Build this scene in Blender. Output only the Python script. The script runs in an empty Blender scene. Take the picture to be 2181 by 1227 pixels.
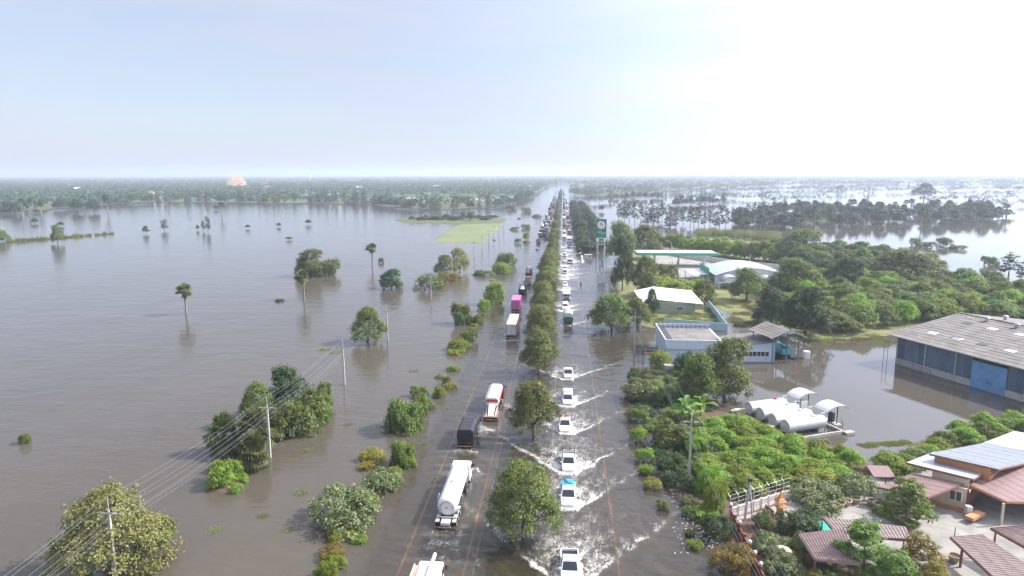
import bpy, math, random
import numpy as np
from mathutils import Matrix, Vector
random.seed(11); rng = np.random.default_rng(11)
sc = bpy.context.scene; col = sc.collection
R_ = math.radians

# ------------------------------------------------------------------ camera
F, CX, CY, H = 1454., 1090.5, 613.5, 39.0            # photo pixels, camera height in metres
_d = np.array([(1200 - CX) / F, (CY - 370) / F, -1]); _d /= np.linalg.norm(_d)      # road direction seen by the camera
_u = np.array([-.003, 1, .1673]); _u -= _d * (_u @ _d); _u /= np.linalg.norm(_u)    # world up seen by the camera
RM = np.array([np.cross(_d, _u), _d, _u])             # camera -> world (X right of road, Y along road, Z up)
cd = bpy.data.cameras.new('camera'); cam = bpy.data.objects.new('camera', cd); col.objects.link(cam)
cd.sensor_width = 36; cd.lens = 36 * F / 2181; cd.clip_start = .5; cd.clip_end = 60000
m4 = Matrix.Identity(4)
for i in range(3):
    for j in range(3): m4[i][j] = float(RM[i][j])
m4[2][3] = H
cam.matrix_world = m4; sc.camera = cam

# ------------------------------------------------------------------ sky, sun, exposure
SUN_AZ, SUN_EL = R_(76), R_(40)                        # azimuth clockwise from the road direction (+Y)
w = bpy.data.worlds.new('World'); sc.world = w; w.use_nodes = True
nt = w.node_tree; nt.nodes.clear()
sky = nt.nodes.new('ShaderNodeTexSky'); sky.sky_type = 'NISHITA'; sky.sun_disc = False
sky.sun_elevation = SUN_EL; sky.sun_rotation = SUN_AZ; sky.altitude = 20
sky.air_density = 1.0; sky.dust_density = 1.0; sky.ozone_density = 3.0
bg = nt.nodes.new('ShaderNodeBackground'); bg.inputs[1].default_value = .12
wo = nt.nodes.new('ShaderNodeOutputWorld')
tc = nt.nodes.new('ShaderNodeTexCoord'); mp = nt.nodes.new('ShaderNodeMapping'); mp.inputs['Scale'].default_value = (1.2, 2.2, 7.)
cn = nt.nodes.new('ShaderNodeTexNoise'); cn.inputs['Scale'].default_value = 1.7; cn.inputs['Detail'].default_value = 7; cn.inputs['Distortion'].default_value = .6
cr = nt.nodes.new('ShaderNodeValToRGB'); cr.color_ramp.elements[0].position = .36; cr.color_ramp.elements[0].color = (.5, .5, .5, 1); cr.color_ramp.elements[1].position = .72
cr.color_ramp.elements[1].color = (.9, .9, .9, 1)
mx = nt.nodes.new('ShaderNodeMix'); mx.data_type = 'RGBA'; 
# thin high cloud: scatters sunlight forward, so it is brighter on the sun's side of the sky
dt = nt.nodes.new('ShaderNodeVectorMath'); dt.operation = 'DOT_PRODUCT'; dt.inputs[1].default_value = (math.sin(SUN_AZ) * math.cos(SUN_EL), math.cos(SUN_AZ) * math.cos(SUN_EL), math.sin(SUN_EL))
mxx = nt.nodes.new('ShaderNodeMath'); mxx.operation = 'MAXIMUM'; mxx.inputs[1].default_value = 0; pw0 = nt.nodes.new('ShaderNodeMath'); pw0.operation = 'POWER'; pw0.inputs[1].default_value = 2.6
gn = nt.nodes.new('ShaderNodeMath'); gn.operation = 'MULTIPLY_ADD'; gn.inputs[1].default_value = 6.2; gn.inputs[2].default_value = 1.0
vc = nt.nodes.new('ShaderNodeVectorMath'); vc.operation = 'SCALE'; vc.inputs[0].default_value = (3.5, 3.68, 4.45)
nt.links.new(tc.outputs['Generated'], dt.inputs[0]); nt.links.new(dt.outputs['Value'], mxx.inputs[0]); nt.links.new(mxx.outputs[0], pw0.inputs[0]); nt.links.new(pw0.outputs[0], gn.inputs[0]); nt.links.new(gn.outputs[0], vc.inputs['Scale']); nt.links.new(vc.outputs[0], mx.inputs[7])
nt.links.new(tc.outputs['Generated'], mp.inputs[0]); nt.links.new(mp.outputs[0], cn.inputs['Vector'])
nt.links.new(cn.outputs[0], cr.inputs[0]); nt.links.new(cr.outputs[0], mx.inputs[0])
nt.links.new(sky.outputs[0], mx.inputs[6]); nt.links.new(mx.outputs[2], bg.inputs[0]); nt.links.new(bg.outputs[0], wo.inputs[0])
sd = bpy.data.lights.new('sun', 'SUN'); sun = bpy.data.objects.new('sun', sd); col.objects.link(sun)
sd.energy = 4.8; sd.angle = R_(.53); sd.color = (1., .95, .86)
sv = Vector((math.sin(SUN_AZ) * math.cos(SUN_EL), math.cos(SUN_AZ) * math.cos(SUN_EL), math.sin(SUN_EL)))
sun.rotation_euler = sv.to_track_quat('Z', 'Y').to_euler()
vs = sc.view_settings; vs.view_transform = 'Standard'; vs.look = 'None'; vs.gamma = 1; vs.use_curve_mapping = False; vs.exposure = .72
cy = sc.cycles; cy.use_denoising = True; cy.max_bounces = 6; cy.diffuse_bounces = 2; cy.glossy_bounces = 3
cy.transmission_bounces = 3; cy.transparent_max_bounces = 10; cy.volume_bounces = 0; cy.caustics_reflective = False; cy.caustics_refractive = False
cy.sample_clamp_indirect = 6; cy.use_adaptive_sampling = True; cy.adaptive_threshold = .015

# ------------------------------------------------------------------ pixel <-> ground helpers
def ray(px, py): return RM @ np.array([(px - CX) / F, (CY - py) / F, -1.])
def G(px, py, z=0.):
    """ground (or height z) point that the photo pixel looks at"""
    r = ray(px, py); t = (z - H) / r[2]; return (float(r[0] * t), float(r[1] * t), z)
def top(px, py, py2):
    """height of the vertical line standing on pixel (px,py) whose top is seen at row py2"""
    g = G(px, py); dist = math.hypot(g[0], g[1]); r = ray(px, py2); return float(H + r[2] * dist / math.hypot(r[0], r[1]))
def scale_at(px, py):
    """metres per photo pixel, across, at the ground point under the pixel"""
    g = np.array(G(px, py)) - np.array([0, 0, H]); return float(-(RM.T @ g)[2] / F)

# ------------------------------------------------------------------ objects
def tag(o, label=None, cat=None, group=None, kind=None):
    for k, v in (('label', label), ('category', cat), ('group', group), ('kind', kind)):
        if v: o[k] = v
    return o
def thing(name, label, cat, loc=(0, 0, 0), rz=0., group=None):
    o = bpy.data.objects.new(name, None); col.objects.link(o); o.empty_display_size = .2
    o.location = loc; o.rotation_euler = (0, 0, rz); return tag(o, label, cat, group)
def link(name, me, parent=None, loc=None, rz=None, scale=None):
    o = bpy.data.objects.new(name, me); col.objects.link(o); o.parent = parent
    if loc: o.location = loc
    if rz is not None: o.rotation_euler = (0, 0, rz)
    if scale: o.scale = scale
    return o
def mesh_np(name, v, f, mat, attrs=None, smooth=False):
    """fast mesh from numpy arrays; f is an (n,3) or (n,4) array"""
    me = bpy.data.meshes.new(name); v = np.asarray(v, np.float32); f = np.asarray(f, np.int32)
    me.vertices.add(len(v)); me.vertices.foreach_set('co', v.ravel())
    k = f.shape[1]; me.loops.add(f.size); me.loops.foreach_set('vertex_index', f.ravel())
    me.polygons.add(len(f)); me.polygons.foreach_set('loop_start', np.arange(0, f.size, k, dtype=np.int32))
    try: me.polygons.foreach_set('loop_total', np.full(len(f), k, np.int32))
    except Exception: pass
    for n_, a in (attrs or {}).items():
        at = me.attributes.new(n_, 'FLOAT', 'POINT'); at.data.foreach_set('value', np.asarray(a, np.float32).ravel())
    me.update(calc_edges=True)
    if smooth: me.polygons.foreach_set('use_smooth', np.ones(len(f), bool))
    if mat: me.materials.append(mat)
    return me
class MB:
    """collects shapes; build() links them as ONE mesh object"""
    def __init__(s): s.v = []; s.f = []
    def add(s, v, f):
        o = len(s.v); s.v += [tuple(map(float, p)) for p in v]; s.f += [tuple(i + o for i in q) for q in f]; return s
    def box(s, c, d, rz=0., top=1., rx=0.):
        x, y, z = d[0] / 2, d[1] / 2, d[2] / 2; v = []
        ca, sa = math.cos(rz), math.sin(rz); cb, sb = math.cos(rx), math.sin(rx)
        for k, t in ((-z, 1.), (z, top)):
            for a, b in ((-x, -y), (x, -y), (x, y), (-x, y)):
                a *= t; b *= t; b2, k2 = b * cb - k * sb, b * sb + k * cb
                v.append((c[0] + a * ca - b2 * sa, c[1] + a * sa + b2 * ca, c[2] + k2))
        return s.add(v, [(3, 2, 1, 0), (4, 5, 6, 7), (0, 1, 5, 4), (1, 2, 6, 5), (2, 3, 7, 6), (3, 0, 4, 7)])
    def bar(s, p0, p1, r, r1=None, n=8):
        p0, p1 = Vector(p0), Vector(p1); d = (p1 - p0).normalized(); r1 = r if r1 is None else r1
        a = d.orthogonal().normalized(); b = d.cross(a); v = []
        for p, q in ((p0, r), (p1, r1)):
            for i in range(n):
                t = 2 * math.pi * i / n; v.append(p + a * (q * math.cos(t)) + b * (q * math.sin(t)))
        return s.add(v, [(i, (i + 1) % n, n + (i + 1) % n, n + i) for i in range(n)] + [tuple(range(n))[::-1], tuple(range(n, 2 * n))])
    def tube(s, pts, r, n=5):
        pts = [Vector(p) for p in pts]; rs = r if isinstance(r, (list, tuple)) else [r] * len(pts); rings = []
        for i, p in enumerate(pts):
            d = (pts[min(i + 1, len(pts) - 1)] - pts[max(i - 1, 0)]).normalized()
            a = d.cross(Vector((0, 0, 1)));  a = a.normalized() if a.length > 1e-3 else d.orthogonal().normalized(); b = d.cross(a)
            rings.append([p + a * (rs[i] * math.cos(2 * math.pi * j / n)) + b * (rs[i] * math.sin(2 * math.pi * j / n)) for j in range(n)])
        return s.loft(rings)
    def beam(s, p0, p1, w_, h_):
        p0, p1 = Vector(p0), Vector(p1); d = (p1 - p0).normalized(); a = d.cross(Vector((0, 0, 1)))
        a = (a.normalized() if a.length > 1e-3 else Vector((1, 0, 0))) ; b = a.cross(d); v = []
        for p in (p0, p1):
            for x, y in ((-1, -1), (1, -1), (1, 1), (-1, 1)): v.append(p + a * (x * w_ / 2) + b * (y * h_ / 2))
        return s.add(v, [(3, 2, 1, 0), (4, 5, 6, 7), (0, 1, 5, 4), (1, 2, 6, 5), (2, 3, 7, 6), (3, 0, 4, 7)])
    def loft(s, rings, caps=True):
        n = len(rings[0]); v = [p for r in rings for p in r]; f = []
        for k in range(len(rings) - 1):
            for i in range(n): f.append((k * n + i, k * n + (i + 1) % n, (k + 1) * n + (i + 1) % n, (k + 1) * n + i))
        if caps: f += [tuple(range(n))[::-1], tuple(range((len(rings) - 1) * n, len(rings) * n))]
        return s.add(v, f)
    def slab(s, pts, th):
        """polygon sheet (top face points) with thickness th straight down"""
        n = len(pts); v = list(pts) + [(p[0], p[1], p[2] - th) for p in pts]
        return s.add(v, [tuple(range(n)), tuple(range(n, 2 * n))[::-1]] + [(i, n + i, n + (i + 1) % n, (i + 1) % n) for i in range(n)])
    def rbox(s, c, d, r, e=None):
        """box with rounded long edges (along Y) and drawn-in ends"""
        e = r if e is None else e; x, y, z = d[0] / 2, d[1] / 2, d[2] / 2; rings = []
        for yy, k in ((-y, e), (-y + e, 0), (y - e, 0), (y, e)):
            X, Z = x - k * .6, z - k * .6; ring = []
            for (sx, sz, a0) in ((1, 1, 0), (-1, 1, 90), (-1, -1, 180), (1, -1, 270)):
                for t in (0, 45, 90):
                    a = R_(a0 + t); ring.append((c[0] + sx * (X - r) + r * math.cos(a), c[1] + yy, c[2] + sz * (Z - r) + r * math.sin(a)))
            rings.append(ring[::-1])
        return s.loft(rings)
    def build(s, name, mat, parent=None, smooth=False, **kw):
        me = bpy.data.meshes.new(name); me.from_pydata(s.v, [], s.f); me.update()
        if smooth: me.polygons.foreach_set('use_smooth', np.ones(len(me.polygons), bool))
        me.materials.append(M[mat] if isinstance(mat, str) else mat)
        return link(name, me, parent, **kw)
def text(name, body, size, mat, parent, loc, rot, ext=.01, align='CENTER'):
    c = bpy.data.curves.new(name, 'FONT'); c.body = body; c.size = size; c.extrude = ext; c.align_x = align; c.align_y = 'CENTER'
    c.materials.append(M[mat]); tmp = bpy.data.objects.new(name, c); col.objects.link(tmp)
    me = bpy.data.meshes.new_from_object(tmp.evaluated_get(bpy.context.evaluated_depsgraph_get())); bpy.data.objects.remove(tmp)
    o = link(name, me, parent, loc); o.rotation_euler = rot; return o
def copy_tree(o, parent=None):
    c = o.copy(); col.objects.link(c); c.parent = parent
    for ch in o.children: copy_tree(ch, c)
    return c

# ------------------------------------------------------------------ materials
M = {}
def mat(name, c, rough=.6, metal=0., var=.25, scale=1.5, bump=0., bscale=8., c2=None, spec=.4, dist=0.):
    """surface with uneven colour: noise between two tones of the same colour, plus fine relief"""
    m = bpy.data.materials.new(name); m.use_nodes = True; t = m.node_tree; p = t.nodes['Principled BSDF']
    p.inputs['Roughness'].default_value = rough; p.inputs['Metallic'].default_value = metal; p.inputs['Specular IOR Level'].default_value = spec
    co = t.nodes.new('ShaderNodeTexCoord'); n = t.nodes.new('ShaderNodeTexNoise')
    n.inputs['Scale'].default_value = scale; n.inputs['Detail'].default_value = 6; n.inputs['Roughness'].default_value = .65; n.inputs['Distortion'].default_value = dist
    r = t.nodes.new('ShaderNodeValToRGB'); r.color_ramp.elements[0].position = .3; r.color_ramp.elements[1].position = .7
    a = c2 or tuple(k * (1 - var) for k in c)
    r.color_ramp.elements[0].color = (*a, 1); r.color_ramp.elements[1].color = (*[min(k * (1 + var * .5), 1) for k in c], 1)
    t.links.new(co.outputs['Object'], n.inputs['Vector']); t.links.new(n.outputs[0], r.inputs[0]); t.links.new(r.outputs[0], p.inputs['Base Color'])
    if bump:
        n2 = t.nodes.new('ShaderNodeTexNoise'); n2.inputs['Scale'].default_value = bscale; n2.inputs['Detail'].default_value = 5
        b = t.nodes.new('ShaderNodeBump'); b.inputs['Strength'].default_value = bump; b.inputs['Distance'].default_value = .1
        t.links.new(co.outputs['Object'], n2.inputs['Vector']); t.links.new(n2.outputs[0], b.inputs['Height']); t.links.new(b.outputs[0], p.inputs['Normal'])
    M[name] = m; return m
def leaf_mat(name, dark, light, trans=.3, rough=.55, hue=.06):
    """leaf: two tones picked per clump (attribute v), shifted a little per plant; light also passes through"""
    m = bpy.data.materials.new(name); m.use_nodes = True; t = m.node_tree; t.nodes.clear(); N = t.nodes.new; L = t.links.new
    at = N('ShaderNodeAttribute'); at.attribute_name = 'v'; oi = N('ShaderNodeObjectInfo')
    mx = N('ShaderNodeMix'); mx.data_type = 'RGBA'; mx.inputs[6].default_value = (*dark, 1); mx.inputs[7].default_value = (*light, 1); L(at.outputs['Fac'], mx.inputs[0])
    hs = N('ShaderNodeHueSaturation'); mr = N('ShaderNodeMapRange'); mr.inputs[3].default_value = .5 - hue * .5; mr.inputs[4].default_value = .5 + hue * .35; L(oi.outputs['Random'], mr.inputs[0])
    mv = N('ShaderNodeMath'); mv.operation = 'MULTIPLY_ADD'; mv.inputs[1].default_value = .5; mv.inputs[2].default_value = .75; L(oi.outputs['Random'], mv.inputs[0])
    L(mr.outputs[0], hs.inputs['Hue']); L(mv.outputs[0], hs.inputs['Value']); L(mx.outputs[2], hs.inputs['Color'])
    p = N('ShaderNodeBsdfPrincipled'); p.inputs['Roughness'].default_value = rough; p.inputs['Specular IOR Level'].default_value = .35; L(hs.outputs[0], p.inputs['Base Color'])
    tr = N('ShaderNodeBsdfTranslucent'); hs2 = N('ShaderNodeHueSaturation'); hs2.inputs['Hue'].default_value = .485; hs2.inputs['Value'].default_value = 1.3; L(hs.outputs[0], hs2.inputs['Color']); L(hs2.outputs[0], tr.inputs[0])
    ms = N('ShaderNodeMixShader'); ms.inputs[0].default_value = trans; L(p.outputs[0], ms.inputs[1]); L(tr.outputs[0], ms.inputs[2])
    o = N('ShaderNodeOutputMaterial'); L(ms.outputs[0], o.inputs[0]); M[name] = m; return m
leaf_mat('leaf_mid', (.06, .1, .02), (.19, .245, .055))
leaf_mat('leaf_dark', (.025, .06, .02), (.08, .14, .04))
leaf_mat('leaf_bright', (.095, .18, .02), (.28, .4, .055), trans=.4)
leaf_mat('leaf_olive', (.13, .145, .035), (.36, .36, .12), hue=.015)
leaf_mat('leaf_median', (.065, .1, .024), (.2, .24, .06))
leaf_mat('leaf_sage', (.085, .125, .045), (.26, .31, .135))
leaf_mat('leaf_yellow', (.13, .14, .02), (.36, .31, .04))
leaf_mat('leaf_far', (.026, .05, .02), (.08, .115, .042))
leaf_mat('leaf_casuarina', (.055, .06, .04), (.12, .12, .075))
leaf_mat('leaf_palm', (.05, .075, .025), (.17, .19, .07), rough=.4)
leaf_mat('leaf_dry', (.16, .11, .06), (.34, .26, .15))
leaf_mat('leaf_banana', (.1, .2, .03), (.26, .4, .08), trans=.4)
leaf_mat('grass_blade', (.1, .13, .03), (.26, .28, .08))
leaf_mat('flower_yellow', (.3, .2, .03), (.46, .34, .06), trans=.2)
leaf_mat('flower_white', (.5, .5, .42), (.75, .74, .68), trans=.2)
mat('bark', (.16, .12, .09), .9, bump=.4); mat('bark_grey', (.22, .2, .17), .9, bump=.4)
mat('concrete', (.42, .4, .37), .85, var=.35, scale=.6, bump=.15); mat('concrete_pole', (.42, .4, .37), .8, var=.25, scale=2)
mat('concrete_yard', (.3, .28, .25), .85, var=.4, scale=.35, bump=.1, dist=.5)
mat('mud', (.14, .1, .065), .95, var=.4, scale=.3, bump=.4, bscale=2); mat('soil_dark', (.12, .075, .05), .95, var=.4, bump=.6, bscale=3)
mat('asphalt', (.15, .128, .098), .9, var=.3, scale=.8, bump=.1); mat('paint_yellow', (.9, .46, .07), .7, var=.25, scale=.5)
mat('paint_white_line', (.72, .5, .28), .7, var=.3)
mat('grass_ground', (.17, .165, .06), .95, var=.5, scale=.12, c2=(.09, .1, .035), bump=.5, bscale=3); mat('verge', (.1, .11, .04), .95, var=.4, bump=.3)
mat('pasture', (.15, .17, .08), .95, var=.4, scale=.05, c2=(.11, .14, .05), bump=.5, bscale=2); mat('field_far', (.1, .11, .05), .95, var=.4, scale=.004, c2=(.045, .06, .025)); mat('wire', (.22, .23, .25), .7)
mat('white_paint', (.78, .78, .76), .35, var=.06, scale=2, spec=.5); mat('white_dirty', (.66, .65, .62), .5, var=.2, scale=1.2)
mat('silver_paint', (.55, .57, .6), .3, .3, var=.06); mat('black_paint', (.02, .02, .022), .35, var=.2); mat('rubber', (.02, .02, .02), .9)
mat('glass_dark', (.015, .02, .025), .08, var=.1, spec=.7); mat('chassis', (.05, .045, .045), .7, var=.4); mat('steel', (.45, .45, .45), .45, .6, var=.2)
mat('galvanised', (.6, .62, .63), .4, .5, var=.15); mat('lamp_glass', (.85, .85, .82), .1, var=.05); mat('lamp_red', (.5, .03, .02), .3)
mat('stubble', (.4, .38, .26), .95, var=.3, scale=.01); mat('wood_pole', (.2, .18, .16), .85)
# ------------------------------------------------------------------ where the traffic is (needed for the wakes)
# (kind, pixel of the wheel line nearest the camera, row) ; right carriageway comes towards the camera, left one drives away
XR1, XR2, XL1, XL2 = 1.0, 4.1, -13.6, -11.0
RIGHT = [  # key, photo x, photo row of the front bumper at the water
    ('r1', 1213, 1250), ('r2', 1211, 1084), ('r3', 1213, 1009), ('r4', 1203, 924), ('r5', 1208, 866), ('r6', 1211, 809),
    ('r7', 1205, 694), ('r7b', 1204, 664), ('r8', 1202, 655), ('r9', 1199, 619)]
def ground_xy(px, py): g = G(px, py, -.05); return g[0], g[1]

_T = np.random.default_rng(3).random((256, 256)).astype(np.float32)
def vnoise(x, y):
    xi = np.floor(x).astype(int); yi = np.floor(y).astype(int); fx = x - xi; fy = y - yi
    fx = fx * fx * (3 - 2 * fx); fy = fy * fy * (3 - 2 * fy); a = lambda i, j: _T[(xi + i) & 255, (yi + j) & 255]
    return (a(0, 0) * (1 - fx) + a(1, 0) * fx) * (1 - fy) + (a(0, 1) * (1 - fx) + a(1, 1) * fx) * fy

# ------------------------------------------------------------------ ground, road, markings
def sheet(name, pts, m, kind='structure', label=None, edge=0.):
    if edge:                                            # uneven shoreline that slopes down into the water
        q = [Vector(p) for p in pts]; r = random.Random(len(pts)); a2 = sum(a.x * b.y - b.x * a.y for a, b in zip(q, q[1:] + q[:1])); sg = 1 if a2 > 0 else -1; ring_, out_ = [], []
        for a, b in zip(q, q[1:] + q[:1]):
            n = max(1, min(60, int((b - a).length / edge))); d = (b - a).normalized(); nn = Vector((d.y, -d.x, 0)) * sg
            for k in range(n):
                c = a.lerp(b, k / n) + nn * (r.uniform(-.5, .5) * edge * .6); ring_.append(c); out_.append(c + nn * edge * r.uniform(.7, 1.5) + Vector((0, 0, -.5)))
        n = len(ring_); o = MB().add(ring_ + out_, [tuple(range(n))] + [(i, n + i, n + (i + 1) % n, (i + 1) % n) for i in range(n)]).build(name, m)
    else: o = MB().add(pts, [tuple(range(len(pts)))]).build(name, m)
    if o.data.polygons[0].normal.z < 0: o.data.flip_normals()
    o['kind'] = kind
    if label: o['label'] = label
    return o
def pts(z, *pp): return [G(a, b, z) for a, b in pp]
FAR = 15000.
sheet('ground', [(-FAR, -400, -1.3), (FAR, -400, -1.3), (FAR, FAR, -1.3), (-FAR, FAR, -1.3)], 'mud')
ROADZ = -.36
def strip(x0, x1, y0, y1, z): return [(x0, y0, z), (x1, y0, z), (x1, y1, z), (x0, y1, z)]
for nm, x0, x1, lines, lab in (('road_left', -19.2, -8.7, (-16.15, -9.6), 'flooded two lane carriageway driving away'), ('road_right', -2.1, 9.4, (-1.15, 5.95), 'flooded two lane carriageway coming towards the camera')):
    b = MB().box(((x0 + x1) / 2, 2450, ROADZ - .35), (x1 - x0, 5300, .7)).build(nm, 'asphalt'); b['kind'] = 'structure'; b['label'] = lab
    for x in lines:
        MB().box((x, 1000, ROADZ + .004), (.26, 2400, .008)).build('edge_line', 'paint_yellow', b)
    xm = sum(lines) / 2; me = None
    for k in range(26):
        if me is None:
            o = MB().box((0, 0, 0), (.22, 3, .008)).build('lane_dash', 'paint_white_line', b); me = o.data
        else: o = link('lane_dash', me, b)
        o.location = (xm, 44 + 12 * k, ROADZ + .004)
md = MB().box((-5.4, 2450, -.45), (6.56, 5300, .6)).build('median_strip', 'verge'); md['kind'] = 'structure'
for x in (-8.62, -2.18): MB().box((x, 2450, -.42), (.12, 5300, .7)).build('kerb', 'concrete', md)
em = MB().add([(-24.5, -200, -1.28), (-19.22, -200, -.37), (-19.22, 5100, -.37), (-24.5, 5100, -1.28)], [(0, 1, 2, 3)]).build('embankment', 'mud'); em['kind'] = 'structure'
vg = MB().box((11.9, 2450, -.65), (4.9, 5300, .8)).build('verge', 'mud'); vg['kind'] = 'structure'

# dry or half dry land standing out of the flood
sheet('land', pts(.14, (1318, 575), (1335, 522), (1480, 505), (1700, 525), (1900, 556), (2012, 594), (2181, 628), (2600, 680), (2600, 735), (2181, 695), (1905, 712), (1800, 722), (1700, 722), (1640, 705), (1560, 668), (1510, 645), (1470, 652), (1360, 660), (1322, 640)), 'grass_ground', edge=2.)
sheet('yard_lawn', pts(.11, (1372, 664), (1500, 660), (1538, 690), (1460, 697), (1400, 700), (1362, 690)), 'grass_ground', edge=1.5)
sheet('garden_land', pts(.16, (1462, 945), (1490, 905), (1560, 882), (1690, 948), (1812, 955), (1862, 1000), (1960, 940), (2080, 905), (2300, 880), (2500, 1000), (2600, 1300), (1612, 1300), (1540, 1130), (1520, 1085), (1480, 1040)), 'soil_dark', edge=1.)
sheet('roadside_land', pts(.05, (1408, 900), (1440, 880), (1500, 870), (1560, 880), (1492, 920), (1470, 960), (1525, 1090), (1560, 1150), (1500, 1130), (1440, 1060), (1400, 1000)), 'soil_dark', edge=.8)
sheet('forecourt', pts(.2, (1375, 538), (1440, 546), (1565, 566), (1640, 580), (1560, 612), (1470, 612), (1440, 590), (1400, 560)), 'concrete_yard')
sheet('courtyard', [(19.6, 55, .2), (19.6, 74.2, .2), (23.3, 76, .2), (28, 79.6, .2), (36, 82, .2), (45, 92, .2), (75, 85, .2), (75, 45, .2), (22, 45, .2)], 'concrete_yard')
sheet('garden_bed', [(19.7, 55, .21), (19.7, 73.5, .21), (23.2, 75, .21), (27, 74.5, .21), (27.5, 69, .21), (31, 66, .21), (32, 55, .21)], 'soil_dark')
sheet('pasture', pts(.22, (925, 514), (975, 517), (1022, 517), (1042, 500), (1062, 484), (1064, 476), (990, 474), (965, 488)), 'pasture', edge=3.)
sheet('dike', pts(.5, (846, 468), (870, 473), (930, 474), (985, 477), (1062, 474), (1072, 466), (1020, 463), (940, 462), (870, 463)), 'verge', edge=3.)
sheet('woodland_floor', pts(.3, (0, 451.5), (100, 447.5), (160, 441.5), (300, 431.8), (500, 431.8), (740, 433.8), (870, 443.5), (930, 448), (1000, 445.2), (1050, 441.4), (1100, 430.8), (1130, 419), (1170, 396), (1187, 383)) + [(-20, 9000, .3), (-9000, 9000, .3), (-9000, 2600, .3), (-2500, 1100, .3)], 'field_far')
for k, (a, b, c, d) in enumerate(((-1500, -420, 3000, 3450), (-3400, -1700, 3900, 4500), (-1100, -100, 4700, 5300), (300, 1500, 3700, 4200), (1800, 3600, 4400, 5100), (-900, -520, 1500, 1720), (-260, -70, 1010, 1150))): sheet('stubble_field', strip(a, b, c, d, .33), 'stubble')
sheet('far_plain', pts(.3, (1213, 383), (1213, 396), (1228, 421), (1420, 409), (1520, 400), (1640, 391), (2500, 387)) + [(9000, 4500, .3), (9000, 9000, .3), (60, 9000, .3)], 'field_far')
sheet('far_field', [(-FAR, 9000.5, .3), (FAR, 9000.5, .3), (FAR, FAR, .3), (-FAR, FAR, .3)], 'field_far')

# ------------------------------------------------------------------ water: one sheet, fine over the road, with bow waves, foam and chop
def geo(a, b, r):
    o = [a]; st = 1.5
    while abs(o[-1]) < abs(b): st *= r; o.append(o[-1] + math.copysign(st, b))
    o[-1] = b; return o
xs = np.array(geo(-70, -FAR, 1.25)[::-1][:-1] + list(np.arange(-70, -22, .8)) + list(np.arange(-22, 13.5, .2)) + list(np.arange(13.5, 95, 1.3)) + geo(95, FAR, 1.25))
ys = [-400., -150, -50, 0, 20, 35, 45, 50]; y = 52.
while y < 620: ys.append(y); y *= 1.0036
while y < FAR: ys.append(y); y *= 1.12
ys.append(FAR); ys = np.array(ys)
X, Y = np.meshgrid(xs, ys); Z = np.zeros_like(X); FO = np.zeros_like(X)
chop = np.exp(-((X + 4) / 17) ** 4) * (Y > 45) * (Y < 700)
for sx, sy, am in ((.45, .5, .1), (1.1, 1.4, .06), (2.0, 2.3, .03)):
    Z += chop * am * (vnoise(X * sx + 31 + .4 * Y * sy, Y * sy + 7) - .5)
def wake(x0, yf, sgn, k, L, w0=.95):
    """bow wave, side arms and churned foam of a vehicle whose front is at yf; sgn=+1 when the wake trails to +Y"""
    global Z, FO
    s = (Y - yf) * sgn; t = X - x0; t = t + .35 * (vnoise(X * .7, Y * .7) - .5) * np.clip(s, 0, 3)
    on = (s > -1.2) & (s < 4 * L) & (np.abs(t) < w0 + 30)
    arm = w0 + .82 * np.maximum(s, 0) ** .97
    d = np.abs(t) - arm; wd = .22 + .03 * np.maximum(s, 0)
    side = np.where(t > 0, 1., .75)
    A = np.exp(-(d / wd) ** 2) * np.exp(-np.maximum(s, 0) / L) * side * (s > -.5) * on
    A2 = np.exp(-((d + 1.1) / (wd * 1.3)) ** 2) * np.exp(-np.maximum(s, 0) / (L * .7)) * (s > 0) * on
    Z += k * (.2 * A + .07 * A2); n = vnoise(X * 1.6 + 5, Y * 1.1 + 3) * .6 + vnoise(X * 4.1, Y * 3.3) * .4
    brk = np.clip(1.9 * vnoise(X * .9 + 3, Y * .9 + 11) - .25, 0, 1.3); FO += k * (1.25 * A * (.25 + n) * brk + .4 * A2 * n)
    bow = np.exp(-((s + .05) / .45) ** 2) * (np.abs(t) < w0 + .25); Z += .1 * k * bow; FO += .9 * k * bow
    mid = (s > 0) * on * np.exp(-np.maximum(s, 0) / (L * .95)) * np.exp(-(t / (w0 + .45 * np.maximum(s, 0) ** .9)) ** 4)
    fan = (s > 0) * on * np.exp(-np.maximum(s, 0) / (L * .8)) * (d < .3) * np.where(t > 0, 1., .8); n2 = vnoise(t * 1.9 + 9, s * .75 + 2 * vnoise(X * .5, Y * .5)); rg = (1 - np.abs(2 * n2 - 1)) ** 2
    FO += k * (1.0 * mid * n + .72 * fan * rg * (.4 + n)); Z += k * (.09 * mid * (n - .5) + .06 * fan * (n2 - .5))
for (k_, px, py) in RIGHT:
    gx, gy = ground_xy(px, py); gx = .95 if gx < 2.6 else gx
    wake(gx, gy, 1, 1.0 if py > 700 else .85, {'r1': 9.5, 'r2': 6.5, 'r3': 8, 'r4': 7.5, 'r5': 6, 'r6': 6.5}.get(k_, 6), 1.0 if py > 700 else 1.25)
for yy, xx in ((252, 1.2), (262, 1.1), (275, 1.), (290, 1.2), (303, 4.2), (330, 1.1), (348, 4.2), (365, 1.2), (395, 1.2), (420, 4.), (445, 4.1), (470, 1.2), (500, 4.1)):
    wake(xx, yy, 1, .85, 9, 1.1)
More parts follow.
